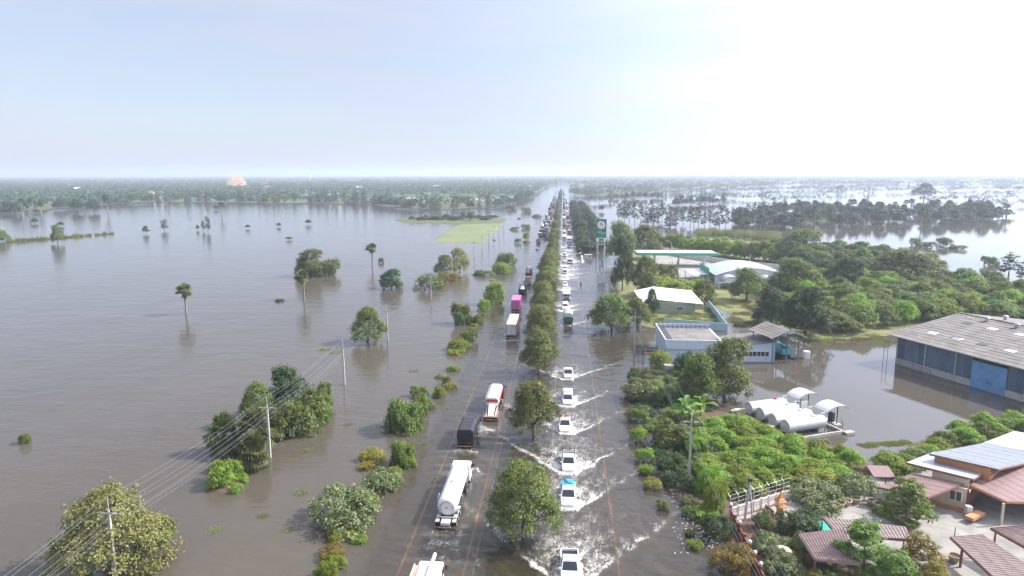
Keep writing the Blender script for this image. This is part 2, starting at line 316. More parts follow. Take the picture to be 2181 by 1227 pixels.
for yr, ln, xx in ((58, 9, -12.4), (70, 15.5, -12.6), (93, 8, -13.6), (101, 13, -11.8), (159, 13, -12.2), (191, 13, -13.3), (217, 9, -13), (238, 9, -12.4), (262, 9, -13)):
    wake(xx, yr + ln, -1, .24, 7, 1.35)
    FO += .42 * np.exp(-((Y - yr + 1.2) / 1.3) ** 2) * (np.abs(X - xx) < 1.8) * vnoise(X * 2.2, Y * 2.2)
    wv = np.exp(-((Y - yr + 4) / 6) ** 2) * np.exp(-((X - xx) / 4.5) ** 2); Z += .09 * wv * np.sin((Y - yr) * 2.6 + 2 * vnoise(X * .8, Y * .8)); 
# splash running along the far right carriageway edge
edge = np.exp(-((X - 8.6 - .8 * vnoise(X * 0, Y * .13)) / .5) ** 2) * (Y > 300) * (Y < 640); FO += .9 * edge * (vnoise(X, Y * .18) > .35)
FO += .22 * (Y > 250) * (Y < 640) * np.exp(-((X - 3.2) / 4) ** 4) * vnoise(X * .9, Y * .22)
DEP = np.full_like(X, 1.3); DEP = np.where(X > -24.5, .36 + .94 * np.clip((-19.2 - X) / 5.3, 0, 1) ** .8, DEP); DEP = np.where(X > 14.3, np.minimum(1.3, .25 + (X - 14.3) * .2), DEP); DEP[(X > -19.2) & (X < -8.7)] = .36; DEP[(X > -2.1) & (X < 9.4)] = .36; DEP[(X >= -8.7) & (X <= -2.1)] = .15; DEP[(X >= 9.4) & (X < 14.3)] = .25
TURB = 1 - np.exp(-DEP * 1.9)
RIP = np.full_like(X, .85); RIP = RIP + .4 * np.exp(-((X + 4) / 15) ** 4) * (Y < 700)
pond = (X > 24) & (X < 100) & (Y > 70) & (Y < 172); RIP = np.where(pond, .07, RIP); RIP = np.where((X > 35) & (Y > 230), .14, RIP); RIP = np.where((X < -22), RIP - .3 * np.clip((Y - 200) / 250, 0, 1), RIP)
Z = np.clip(Z, -.1, .5); nx, ny = len(xs), len(ys); idx = np.arange(nx * ny).reshape(ny, nx)
fq = np.stack([idx[:-1, :-1], idx[:-1, 1:], idx[1:, 1:], idx[1:, :-1]], -1).reshape(-1, 4)
def water_mat():
    m = bpy.data.materials.new('flood_water'); m.use_nodes = True; t = m.node_tree; t.nodes.clear(); N = t.nodes.new; L = t.links.new
    geo_ = N('ShaderNodeNewGeometry'); ar = N('ShaderNodeAttribute'); ar.attribute_name = 'rip'; af = N('ShaderNodeAttribute'); af.attribute_name = 'foam'; at = N('ShaderNodeAttribute'); at.attribute_name = 'turb'
    def noise(scale, stretch, rot=0., detail=3., rough=.55):
        p = N('ShaderNodeMapping'); p.inputs['Scale'].default_value = (stretch[0], stretch[1], 1); p.inputs['Rotation'].default_value = (0, 0, rot); L(geo_.outputs['Position'], p.inputs[0])
        n = N('ShaderNodeTexNoise'); n.inputs['Scale'].default_value = scale; n.inputs['Detail'].default_value = detail; n.inputs['Roughness'].default_value = rough; L(p.outputs[0], n.inputs['Vector']); return n.outputs[0]
    def math_(op, a, b, c=None):
        n = N('ShaderNodeMath'); n.operation = op
        for i, q in enumerate((a, b, c)):
            if q is None: continue
            if isinstance(q, (int, float)): n.inputs[i].default_value = q
            else: L(q, n.inputs[i])
        return n.outputs[0]
    h1 = noise(.9, (.45, 1.0), .35, 4); h2 = noise(.22, (.6, 1.0), -.2, 2); h3 = noise(.06, (1., 1.), .6, 2)
    hh = math_('MULTIPLY_ADD', h2, 2.2, h1); hh = math_('MULTIPLY', hh, ar.outputs['Fac'])
    patch = math_('MULTIPLY_ADD', h3, 1.3, .35); hh = math_('MULTIPLY', hh, patch)
    b = N('ShaderNodeBump'); b.inputs['Strength'].default_value = .5; b.inputs['Distance'].default_value = .16; L(hh, b.inputs['Height'])
    fr = N('ShaderNodeFresnel'); fr.inputs['IOR'].default_value = 1.333; L(b.outputs[0], fr.inputs['Normal'])
    gl = N('ShaderNodeBsdfGlossy'); gl.inputs['Roughness'].default_value = .05; gl.inputs['Color'].default_value = (.94, .965, 1, 1); L(b.outputs[0], gl.inputs['Normal'])
    cn_ = noise(.03, (1, .35), .5, 5, .65); mc = N('ShaderNodeMix'); mc.data_type = 'RGBA'; mc.inputs[6].default_value = (.064, .055, .042, 1); mc.inputs[7].default_value = (.116, .098, .075, 1); L(cn_, mc.inputs[0])
    di = N('ShaderNodeBsdfDiffuse'); L(mc.outputs[2], di.inputs[0]); L(b.outputs[0], di.inputs['Normal'])
    tr = N('ShaderNodeBsdfTransparent'); tr.inputs[0].default_value = (.85, .75, .55, 1)
    m1 = N('ShaderNodeMixShader'); L(at.outputs['Fac'], m1.inputs[0]); L(tr.outputs[0], m1.inputs[1]); L(di.outputs[0], m1.inputs[2])
    m2 = N('ShaderNodeMixShader'); L(fr.outputs[0], m2.inputs[0]); L(m1.outputs[0], m2.inputs[1]); L(gl.outputs[0], m2.inputs[2])
    fn = noise(4.4, (1., .75), .3, 6, .75); rd = math_('ABSOLUTE', math_('MULTIPLY_ADD', noise(2.4, (1., .7), .9, 4, .65), 2., -1.), 0.); fn2 = math_('MULTIPLY_ADD', rd, -1.5, math_('MULTIPLY_ADD', fn, 1.5, -.45)); fs = math_('ADD', af.outputs['Fac'], fn2)
    mr = N('ShaderNodeMapRange'); mr.interpolation_type = 'SMOOTHSTEP'; mr.inputs[1].default_value = .22; mr.inputs[2].default_value = 1.15; L(fs, mr.inputs[0])
    gate = N('ShaderNodeMapRange'); gate.inputs[1].default_value = .06; gate.inputs[2].default_value = .22; L(af.outputs['Fac'], gate.inputs[0])
    fo = math_('MULTIPLY', mr.outputs[0], gate.outputs[0]); fo = math_('MULTIPLY', fo, .82)
    fd = N('ShaderNodeBsdfDiffuse'); fd.inputs[0].default_value = (.68, .655, .6, 1)
    m3 = N('ShaderNodeMixShader'); L(fo, m3.inputs[0]); L(m2.outputs[0], m3.inputs[1]); L(fd.outputs[0], m3.inputs[2])
    o = N('ShaderNodeOutputMaterial'); L(m3.outputs[0], o.inputs[0]); M['flood_water'] = m; return m
wm = mesh_np('water', np.stack([X, Y, Z], -1).reshape(-1, 3), fq, water_mat(), {'rip': RIP, 'foam': FO, 'turb': TURB}, smooth=True)
wob = link('water', wm); wob['kind'] = 'structure'; wob['label'] = 'brown flood water covering the road and the fields'

# ------------------------------------------------------------------ haze: the air over the whole plain
hz = MB().box((0, 7350, 44.2), (30400, 15900, 93)).build('haze', 'mud'); hz.data.materials.clear(); hz['kind'] = 'stuff'
hm = bpy.data.materials.new('haze'); hm.use_nodes = True; ht = hm.node_tree; ht.nodes.clear()
pv = ht.nodes.new('ShaderNodeVolumePrincipled'); pv.inputs['Color'].default_value = (.78, .86, 1, 1); pv.inputs['Density'].default_value = .00023; pv.inputs['Anisotropy'].default_value = .25
ho = ht.nodes.new('ShaderNodeOutputMaterial'); ht.links.new(pv.outputs[0], ho.inputs['Volume']); hz.data.materials.append(hm)
# ------------------------------------------------------------------ plants
def unit(a): return a / np.maximum(np.linalg.norm(a, axis=-1, keepdims=True), 1e-6)
def leaf_quads(C, Nn, ln, wd, r):
    """one pointed, slightly folded leaf per centre C facing Nn"""
    n = len(C); t = unit(np.cross(Nn, unit(r.normal(size=(n, 3))))); b = np.cross(Nn, t); ln = np.asarray(ln).reshape(-1, 1) * np.ones((n, 1)); wd = np.asarray(wd).reshape(-1, 1) * np.ones((n, 1))
    v = np.stack([C - t * ln * .5, C + b * wd * .5 + Nn * wd * .18, C + t * ln * .5, C - b * wd * .5 + Nn * wd * .18], 1)
    return v.reshape(-1, 3), np.arange(4 * n).reshape(n, 4)
def crown_mesh(name, m, lobes, n, leaf, seed, per=26, cr=.5, low=-.55, inner=.12, up=.45):
    """leaves gathered in clumps over the outside of several overlapping lobes (cx,cy,cz,rx,ry,rz), some inside"""
    r = np.random.default_rng(seed); lb = np.array(lobes, float); a = (lb[:, 3] * lb[:, 4] + lb[:, 3] * lb[:, 5] + lb[:, 4] * lb[:, 5])
    k = int(n / per * 1.9); li = r.choice(len(lb), k, p=a / a.sum()); d = unit(r.normal(size=(k, 3))); d[:, 2] = np.where(d[:, 2] < low, -d[:, 2], d[:, 2])
    rad = np.where(r.random(k) < inner, r.uniform(.35, .8, k), r.uniform(.84, 1.06, k)); c = lb[li, :3] + d * lb[li, 3:] * rad[:, None]
    q = (((c[:, None] - lb[None, :, :3]) / lb[None, :, 3:]) ** 2).sum(-1); q[np.arange(k), li] = 9; keep = (q.min(1) > .62) | (r.random(k) < .1)
    c, d = c[keep][:n // per], d[keep][:n // per]; k = len(c); cv = r.random(k)
    sz = r.uniform(.6, 1.25, k) * cr; C = np.repeat(c, per, 0) + r.normal(size=(k * per, 3)) * np.repeat(sz, per)[:, None] * np.array([.55, .55, .4])
    Nn = unit(np.repeat(d, per, 0) * .75 + np.array([0, 0, up]) + r.normal(size=(k * per, 3)) * .55)
    v, f = leaf_quads(C, Nn, leaf * r.uniform(.7, 1.3, k * per), leaf * .62 * r.uniform(.7, 1.3, k * per), r)
    vv = np.clip(np.repeat(cv, per) * .65 + r.random(k * per) * .4, 0, 1); return mesh_np(name, v, f, M[m], {'v': np.repeat(vv, 4)})
def trunk_mesh(name, lobes, h0, r0, seed, m='bark', lean=.0):
    r = random.Random(seed); b = MB(); p = [(0, 0, -1.2), (r.uniform(-.06, .06), r.uniform(-.06, .06), h0 * .4), (lean, 0, h0)]
    b.tube(p, [r0 * 1.25, r0, r0 * .75], 7)
    for lx, ly, lz, rx, ry, rz in lobes[:9]:
        q = Vector((lx, ly, lz)); s = Vector(p[2]) * r.uniform(.55, 1.); mid = s.lerp(q, .5) + Vector((r.uniform(-.25, .25), r.uniform(-.25, .25), .15))
        b.tube([s, mid, q + Vector((0, 0, rz * .3))], [r0 * .5, r0 * .32, r0 * .1], 5)
    me = bpy.data.meshes.new(name); me.from_pydata(b.v, [], b.f); me.materials.append(M[m]); me.polygons.foreach_set('use_smooth', np.ones(len(me.polygons), bool)); return me
def ring_lobes(seed, w_, h_, base, n, flat=.75, core=True, jig=.2):
    """a broad domed crown: lobes round a centre and a few on top; base = height where foliage starts"""
    r = random.Random(seed); out = []; R = w_ / 2; ch = h_ - base
    for i in range(n):
        a = 2 * math.pi * i / n + r.uniform(-.4, .4); d = R * r.uniform(.48, .64); s = R * r.uniform(.34, .48); z = base + ch * r.uniform(.18, .46)
        out.append((d * math.cos(a), d * math.sin(a), z, s, s, min(s * flat, ch * .42)))
    for i in range(max(3, n // 2)):
        a = r.uniform(0, 6.28); d = R * r.uniform(.05, .36); s = R * r.uniform(.32, .46); z = base + ch * r.uniform(.6, .76)
        out.append((d * math.cos(a), d * math.sin(a), z, s, s, min(s * flat, h_ - z)))
    if core: out.append((0, 0, base + ch * .45, R * .6, R * .6, ch * .45))
    return out
PROTO = {}
def proto(kind, i, parts, w_, h_): PROTO.setdefault(kind, []).append((parts, w_, h_))
for i in range(3):
    lb = ring_lobes(i + 1, 9, 8, .5, 8); proto('broad', i, [('trunk', trunk_mesh('trunk', lb, 2.6, .24, i)), ('crown', crown_mesh('crown', 'leaf_mid', lb, 10500, .31, i, per=34, cr=.62))], 9, 8)
    proto('dark', i, [('trunk', PROTO['broad'][i][0][0][1]), ('crown', crown_mesh('crown', 'leaf_dark', lb, 9500, .33, i + 20, per=34, cr=.58))], 9, 8)
    proto('olive', i, [('trunk', PROTO['broad'][i][0][0][1]), ('crown', crown_mesh('crown', 'leaf_olive', lb, 13000, .25, i + 40, per=40, cr=.62))], 9, 8)
    lb = ring_lobes(i + 7, 8.6, 8.8, 1.15, 7, .95); lb.append((0, 0, 6.6, 2.3, 2.3, 2.1))
    fl = [l for l in lb if l[2] > 4.6]
    proto('median', i, [('trunk', trunk_mesh('trunk', lb, 2.7, .19, i + 5)), ('crown', crown_mesh('crown', 'leaf_median', lb, 12500, .26, i + 60, per=36, cr=.56, inner=.2)),
                        ('blossom', crown_mesh('blossom', 'flower_yellow', fl, 420, .17, i + 90, per=30, cr=.4, low=.3, inner=0))], 8.6, 8.8)
    r_ = random.Random(i); lb = [(r_.uniform(-1.9, 1.9), r_.uniform(-1.9, 1.9), r_.uniform(.25, 1.7), r_.uniform(1.0, 1.6), r_.uniform(1.0, 1.6), r_.uniform(.8, 1.35)) for _ in range(15)]
    st = trunk_mesh('stem', lb, .8, .09, i)
    for kd, mm, lf in (('bush', 'leaf_mid', .32), ('bush_bright', 'leaf_bright', .34), ('bush_sage', 'leaf_sage', .32), ('bush_dark', 'leaf_dark', .32), ('bush_yellow', 'leaf_yellow', .3)):
        if kd in ('bush_dark', 'bush_yellow') and i > 1: continue
        proto(kd, i, [('stem', st), ('foliage', crown_mesh('foliage', mm, lb, 5200, lf * .84, i + 100 + len(kd), cr=.42, low=-.35))], 6, 3.2)
    lb = ring_lobes(i + 31, 8, 5.2, .6, 7, .8)
    proto('thicket', i, [('stem', trunk_mesh('stem', lb, 1.4, .13, i)), ('foliage', crown_mesh('foliage', 'leaf_mid', lb, 5200, .38, i + 130, cr=.6, low=-.3))], 8, 5.2)
    proto('thicket_bright', i, [('stem', PROTO['thicket'][i][0][0][1]), ('foliage', crown_mesh('foliage', 'leaf_bright', lb, 5200, .36, i + 140, cr=.6, low=-.3))], 8, 5.2)
    # tiered crown: flat pads on level branches
    r_ = random.Random(40 + i); lb = []
    for z, rr, nn in ((2.4, 2.7, 7), (3.5, 2.3, 7), (4.5, 1.7, 6), (5.4, 1.1, 4), (6.2, .45, 2)):
        for k in range(nn):
            a = 6.283 * k / nn + r_.uniform(-.3, .3); d = rr * r_.uniform(.5, .95); lb.append((d * math.cos(a), d * math.sin(a), z + r_.uniform(-.2, .2), r_.uniform(.7, 1.05), r_.uniform(.7, 1.05), .26))
leaf_mat('leaf_tier', (.06, .12, .02), (.19, .29, .045), trans=.38)
for i in range(2):
    r_ = random.Random(40 + i); lb = []
    for z, rr, nn in ((1.7, 2.7, 7), (3.1, 2.3, 6), (4.5, 1.6, 5), (5.9, .6, 3)):
        for k in range(nn):
            a = 6.283 * k / nn + r_.uniform(-.3, .3); d = rr * r_.uniform(.5, .95); lb.append((d * math.cos(a), d * math.sin(a), z + r_.uniform(-.2, .2), r_.uniform(.8, 1.25), r_.uniform(.8, 1.25), .2))
    tk = trunk_mesh('trunk', lb, 3.2, .15, i, 'bark_grey')
    for kd, mm in (('tiered', 'leaf_tier'), ('tiered_yellow', 'leaf_yellow')):
        proto(kd, i, [('trunk', tk), ('crown', crown_mesh('crown', mm, lb, 6500, .28, i + 150, per=20, cr=.36, low=-.2, up=1.1))], 7, 6.5)
# far and mid distance trees: fewer, larger leaf clumps
for i in range(4):
    lb = ring_lobes(i + 60, 10, 9, 1.2, 6); proto('mid', i, [('trunk', trunk_mesh('trunk', lb, 2.6, .25, i)), ('crown', crown_mesh('crown', 'leaf_far', lb, 1500, .85, i + 160, per=12, cr=.8, low=-.4))], 10, 9)
    lb = [(random.Random(i * 9 + k).uniform(-.6, .6), random.Random(i * 7 + k + 50).uniform(-.6, .6), 3.5 + 1.25 * k, 1.5 - .09 * k, 1.5 - .09 * k, 1.2) for k in range(8)]
    proto('gum', i, [('trunk', trunk_mesh('trunk', lb[:5], 6, .14, i, 'bark_grey')), ('crown', crown_mesh('crown', 'leaf_far', lb, 800, .6, i + 170, per=10, cr=.55))], 4, 14)
    lb = [(0, 0, 1.5 + 1.5 * k, 2.4 - .22 * k, 2.4 - .22 * k, 1.3) for k in range(9)]
    proto('casuarina', i, [('trunk', trunk_mesh('trunk', lb[:4], 8, .16, i)), ('crown', crown_mesh('crown', 'leaf_casuarina', lb, 900, .62, i + 180, per=10, cr=.7))], 5.2, 15)
def fan_palm(seed, nleaf, R, trunk_h, mm, r0=.2, spread=1.):
    r = np.random.default_rng(seed); V = []; Fq = []; vv = []
    for i in range(nleaf):
        az = r.uniform(0, 6.283); el = r.uniform(-.7, 1.45) if spread == 1. else r.uniform(-.15, 1.45); d = np.array([math.cos(az) * math.cos(el), math.sin(az) * math.cos(el), math.sin(el)])
        up = np.array([0, 0, 1.]); s = np.cross(d, up); s /= max(np.linalg.norm(s), .1); nrm = np.cross(s, d); base = np.array([0, 0, trunk_h]) + d * R * .42; tone = r.random()
        nb = 11; L = R * .66
        for k in range(nb):
            a = (k / (nb - 1) - .5) * 3.5; dd = d * math.cos(a) + s * math.sin(a); tip = base + dd * L * (1 - .12 * abs(a)) - up * L * .22 * abs(a) * .6 - up * L * .1; q = np.cross(nrm, dd) * L * .095
            mid = base + dd * L * .55; o = len(V); V += [base, mid + q, tip, mid - q]; Fq.append((o, o + 1, o + 2, o + 3)); vv += [tone] * 4
        o = len(V); c0 = np.array([0, 0, trunk_h - .1]); V += [c0 - s * .05, c0 + s * .05, base + s * .03, base - s * .03]; Fq.append((o, o + 1, o + 2, o + 3)); vv += [.8] * 4
    return mesh_np('crown', V, Fq, M[mm], {'v': vv})
def skirt(seed, n, R, z):
    r = np.random.default_rng(seed); V = []; Fq = []
    for i in range(n):
        az = r.uniform(0, 6.283); d = np.array([math.cos(az), math.sin(az), 0]); s = np.array([-d[1], d[0], 0]); a = np.array([0, 0, z + r.uniform(-.4, .2)]); l = R * r.uniform(.6, 1.2); b = a + d * l * .42 - np.array([0, 0, l * .6]); c = a + d * l * .6 - np.array([0, 0, l * 1.3])
        o = len(V); V += [a, b + s * l * .22, c, b - s * l * .22]; Fq.append((o, o + 1, o + 2, o + 3))
    return mesh_np('dead_fronds', V, Fq, M['leaf_dry'], {'v': np.random.default_rng(seed).random(len(V))})
def palm_trunk(h_, r0, seed):
    r = random.Random(seed); b = MB(); k = 7; b.tube([(.12 * math.sin(3 * i / k), .1 * math.sin(2 * i / k), -1.2 + (h_ + 1.2) * i / k) for i in range(k + 1)], [r0 * (1.35 if i == 0 else 1.1 - .02 * i) * (1.06 if i % 2 else .96) for i in range(k + 1)], 9)
    me = bpy.data.meshes.new('trunk'); me.from_pydata(b.v, [], b.f); me.materials.append(M['bark_grey']); return me
for i in range(2):
    proto('sugar_palm', i, [('trunk', palm_trunk(6.6, .24, i)), ('crown', fan_palm(i, 32, 2.5, 6.8, 'leaf_palm')), ('dead_fronds', skirt(i, 16, 1.1, 6.3))], 4.4, 8.8)
    proto('far_palm', i, [('trunk', palm_trunk(9, .26, i)), ('crown', fan_palm(i + 9, 26, 2.5, 9.3, 'leaf_far'))], 5, 11.5)
    proto('fan_palm_low', i, [('trunk', palm_trunk(1.3, .25, i)), ('crown', fan_palm(i + 4, 46, 2.5, 1.7, 'leaf_palm')), ('dead_fronds', skirt(i + 3, 30, 1.5, 1.6))], 5, 4.0)
def frond_plant(seed, n, L, z0, mm, width, droop, seg=7, pinnate=False, name='crown'):
    """arching leaves: broad folded blades (banana) or feathered fronds (coconut)"""
    r = np.random.default_rng(seed); V = []; Fq = []; vv = []
    for i in range(n):
        az = 6.283 * i / n + r.uniform(-.4, .4); el = r.uniform(.35, 1.35); d = np.array([math.cos(az), math.sin(az), 0]); s = np.array([-d[1], d[0], 0]); l = L * r.uniform(.75, 1.1); tone = r.random(); pts_ = []
        for k in range(seg + 1):
            t = k / seg; pts_.append(np.array([0, 0, z0]) + d * l * (math.cos(el) * t + .25 * t * t) + np.array([0, 0, 1]) * l * (math.sin(el) * t - droop * t * t))
        for k in range(seg):
            a, b = pts_[k], pts_[k + 1]; wa, wb = [width * l * math.sin(math.pi * min(1, (q + .25) / (seg + .6))) for q in (k, k + 1)]
            if pinnate:
                for sg in (-1, 1):
                    for h_ in (0., .5):
                        p = a * (1 - h_) + b * h_; q = (b - a) * .25; tip = p + s * sg * wa * 1.5 + (b - a) * 1.1 - np.array([0, 0, wa * .7]); o = len(V); V += [p - q * .4, p + q, tip, tip - q * .2]; Fq.append((o, o + 1, o + 2, o + 3)); vv += [tone] * 4
            else:
                lift = np.array([0, 0, .35])
                for sg in (-1, 1):
                    o = len(V); V += [a, b, b + s * sg * wb + lift * wb, a + s * sg * wa + lift * wa]; Fq.append((o, o + 1, o + 2, o + 3)); vv += [tone] * 4
    return mesh_np(name, V, Fq, M[mm], {'v': vv})
for i in range(2):
    proto('banana', i, [('stem', palm_trunk(1.4, .14, i)), ('crown', frond_plant(i, 12, 2.4, 1.4, 'leaf_banana', .17, .5))], 3.8, 3.4)
    proto('coconut', i, [('trunk', palm_trunk(4.2, .14, i + 4)), ('crown', frond_plant(i + 5, 15, 3.2, 4.2, 'leaf_mid', .12, .75, pinnate=True))], 6, 6.3)
    proto('areca', i, [('stem', palm_trunk(.8, .1, i + 6)), ('crown', frond_plant(i + 7, 16, 2.1, .7, 'leaf_mid', .13, .6, pinnate=True))], 4, 2.6)
def blades(seed, n, R, h_, mm, lean=.35):
    r = np.random.default_rng(seed); a = r.uniform(0, 6.283, n); d = R * np.sqrt(r.random(n)); C = np.stack([d * np.cos(a), d * np.sin(a), np.full(n, -.15)], 1)
    t = C + np.stack([r.normal(size=n) * lean * h_, r.normal(size=n) * lean * h_, h_ * r.uniform(.5, 1.15, n)], 1); s = unit(np.cross(t - C, r.normal(size=(n, 3)))) * .05 * max(h_, .5)
    V = np.stack([C - s, C + s, t], 1).reshape(-1, 3); return mesh_np('blades', V, np.arange(3 * n).reshape(n, 3), M[mm], {'v': np.repeat(r.random(n), 3)})
for i in range(2): proto('tuft', i, [('blades', blades(i, 260, .9, .8, 'grass_blade'))], 2, .8)

SEEN = {}
CAT = {'sugar_palm': ('sugar_palm', 'palm tree'), 'far_palm': ('sugar_palm', 'palm tree'), 'fan_palm_low': ('fan_palm', 'palm tree'), 'coconut': ('coconut_palm', 'palm tree'), 'areca': ('areca_palm', 'palm'), 'banana': ('banana_plant', 'banana plant'),
       'tuft': ('grass_tuft', 'grass tuft'), 'median': ('median_tree', 'tree'), 'gum': ('eucalyptus_tree', 'tree'), 'casuarina': ('casuarina_tree', 'tree'), 'tiered': ('tiered_tree', 'tree'), 'tiered_yellow': ('tiered_tree', 'tree')}
def plant(kind, loc, w_, h_, label, group=None, rz=None, var=None, name=None, cat=None):
    ps = PROTO[kind]; parts, w0, h0 = ps[(var if var is not None else random.randrange(99)) % len(ps)]
    n_, c_ = CAT.get(kind, ('bush', 'bush') if 'bush' in kind or 'thicket' in kind else ('broadleaf_tree', 'tree'))
    t = thing(name or n_, label, cat or c_, loc, random.uniform(0, 6.28) if rz is None else rz, group); t.scale = (w_ / w0, w_ / w0, h_ / h0)
    for pn, me in parts: link(pn, me, t)
    return t
def plant_px(kind, x0, x1, ytop, ybase, label, group=None, bx=None, z=0., front=.35, sink=0., **kw):
    """plant seen between columns x0..x1, its top at row ytop, its foot (or front edge) at row ybase"""
    bx = (x0 + x1) / 2 if bx is None else bx; g = G(bx, ybase, z); m_ = scale_at(bx, ybase); w_ = (x1 - x0) * m_
    sink = min(sink, .16 * max(.5, top(bx, ybase, ytop) - z)); dy = front * w_ if ('bush' in kind or 'thicket' in kind) else 0.
    dist = math.hypot(g[0], g[1]); k = (dist + dy) / dist; loc = (g[0] * k, g[1] * k, z - sink)
    r = ray(bx, ytop); h_ = H + r[2] * (dist + dy) / math.hypot(r[0], r[1]) - z + sink
    return plant(kind, loc, w_ * k, max(h_, .5) * 1.0, label, group, **kw)
# ------------------------------------------------------------------ median trees
ys_ = [(-4.0, 68.5), (-4.1, 96.5), (-4.6, 131), (-4.9, 155)]
yv = 164.
while yv < 330: ys_.append((-5.2 + random.uniform(-.5, .5), yv)); yv += random.uniform(7.2, 9.5)
ordn = ['first', 'second', 'third', 'fourth', 'fifth', 'sixth', 'seventh', 'eighth', 'ninth', 'tenth', 'eleventh', 'twelfth', 'thirteenth', 'fourteenth', 'fifteenth', 'sixteenth', 'seventeenth', 'eighteenth', 'nineteenth', 'twentieth', 'twenty-first', 'twenty-second', 'twenty-third', 'twenty-fourth', 'twenty-fifth', 'twenty-sixth', 'twenty-seventh', 'twenty-eighth', 'twenty-ninth', 'thirtieth']
for i, (x, y) in enumerate(ys_):
    lab = f'{ordn[i]} tree of the flooded median row counting from the camera, green with yellow blossom'
    plant('median', (x, y, -.15), (8.6, 8.2, 8.4)[i % 3] * (1 if i < 4 else random.uniform(.74, 1.1)), (8.9, 9.2, 9.0)[i % 3] * (1 if i < 4 else random.uniform(.7, 1.05)), lab, 'trees along the median', var=i)
for i, y in enumerate(q for q in list(np.arange(352, 395, 16)) + list(np.arange(430, 520, 8.5)) + list(np.arange(560, 1500, 15)) if random.random() > .16):
    plant('mid' if y > 900 else 'median', (-5.3 + random.uniform(-.6, .6), float(y), -.15), random.uniform(4.6, 8), random.uniform(4.2, 8.4), 'distant tree of the dense median row far down the road', 'distant median trees', name='median_tree', cat='tree')

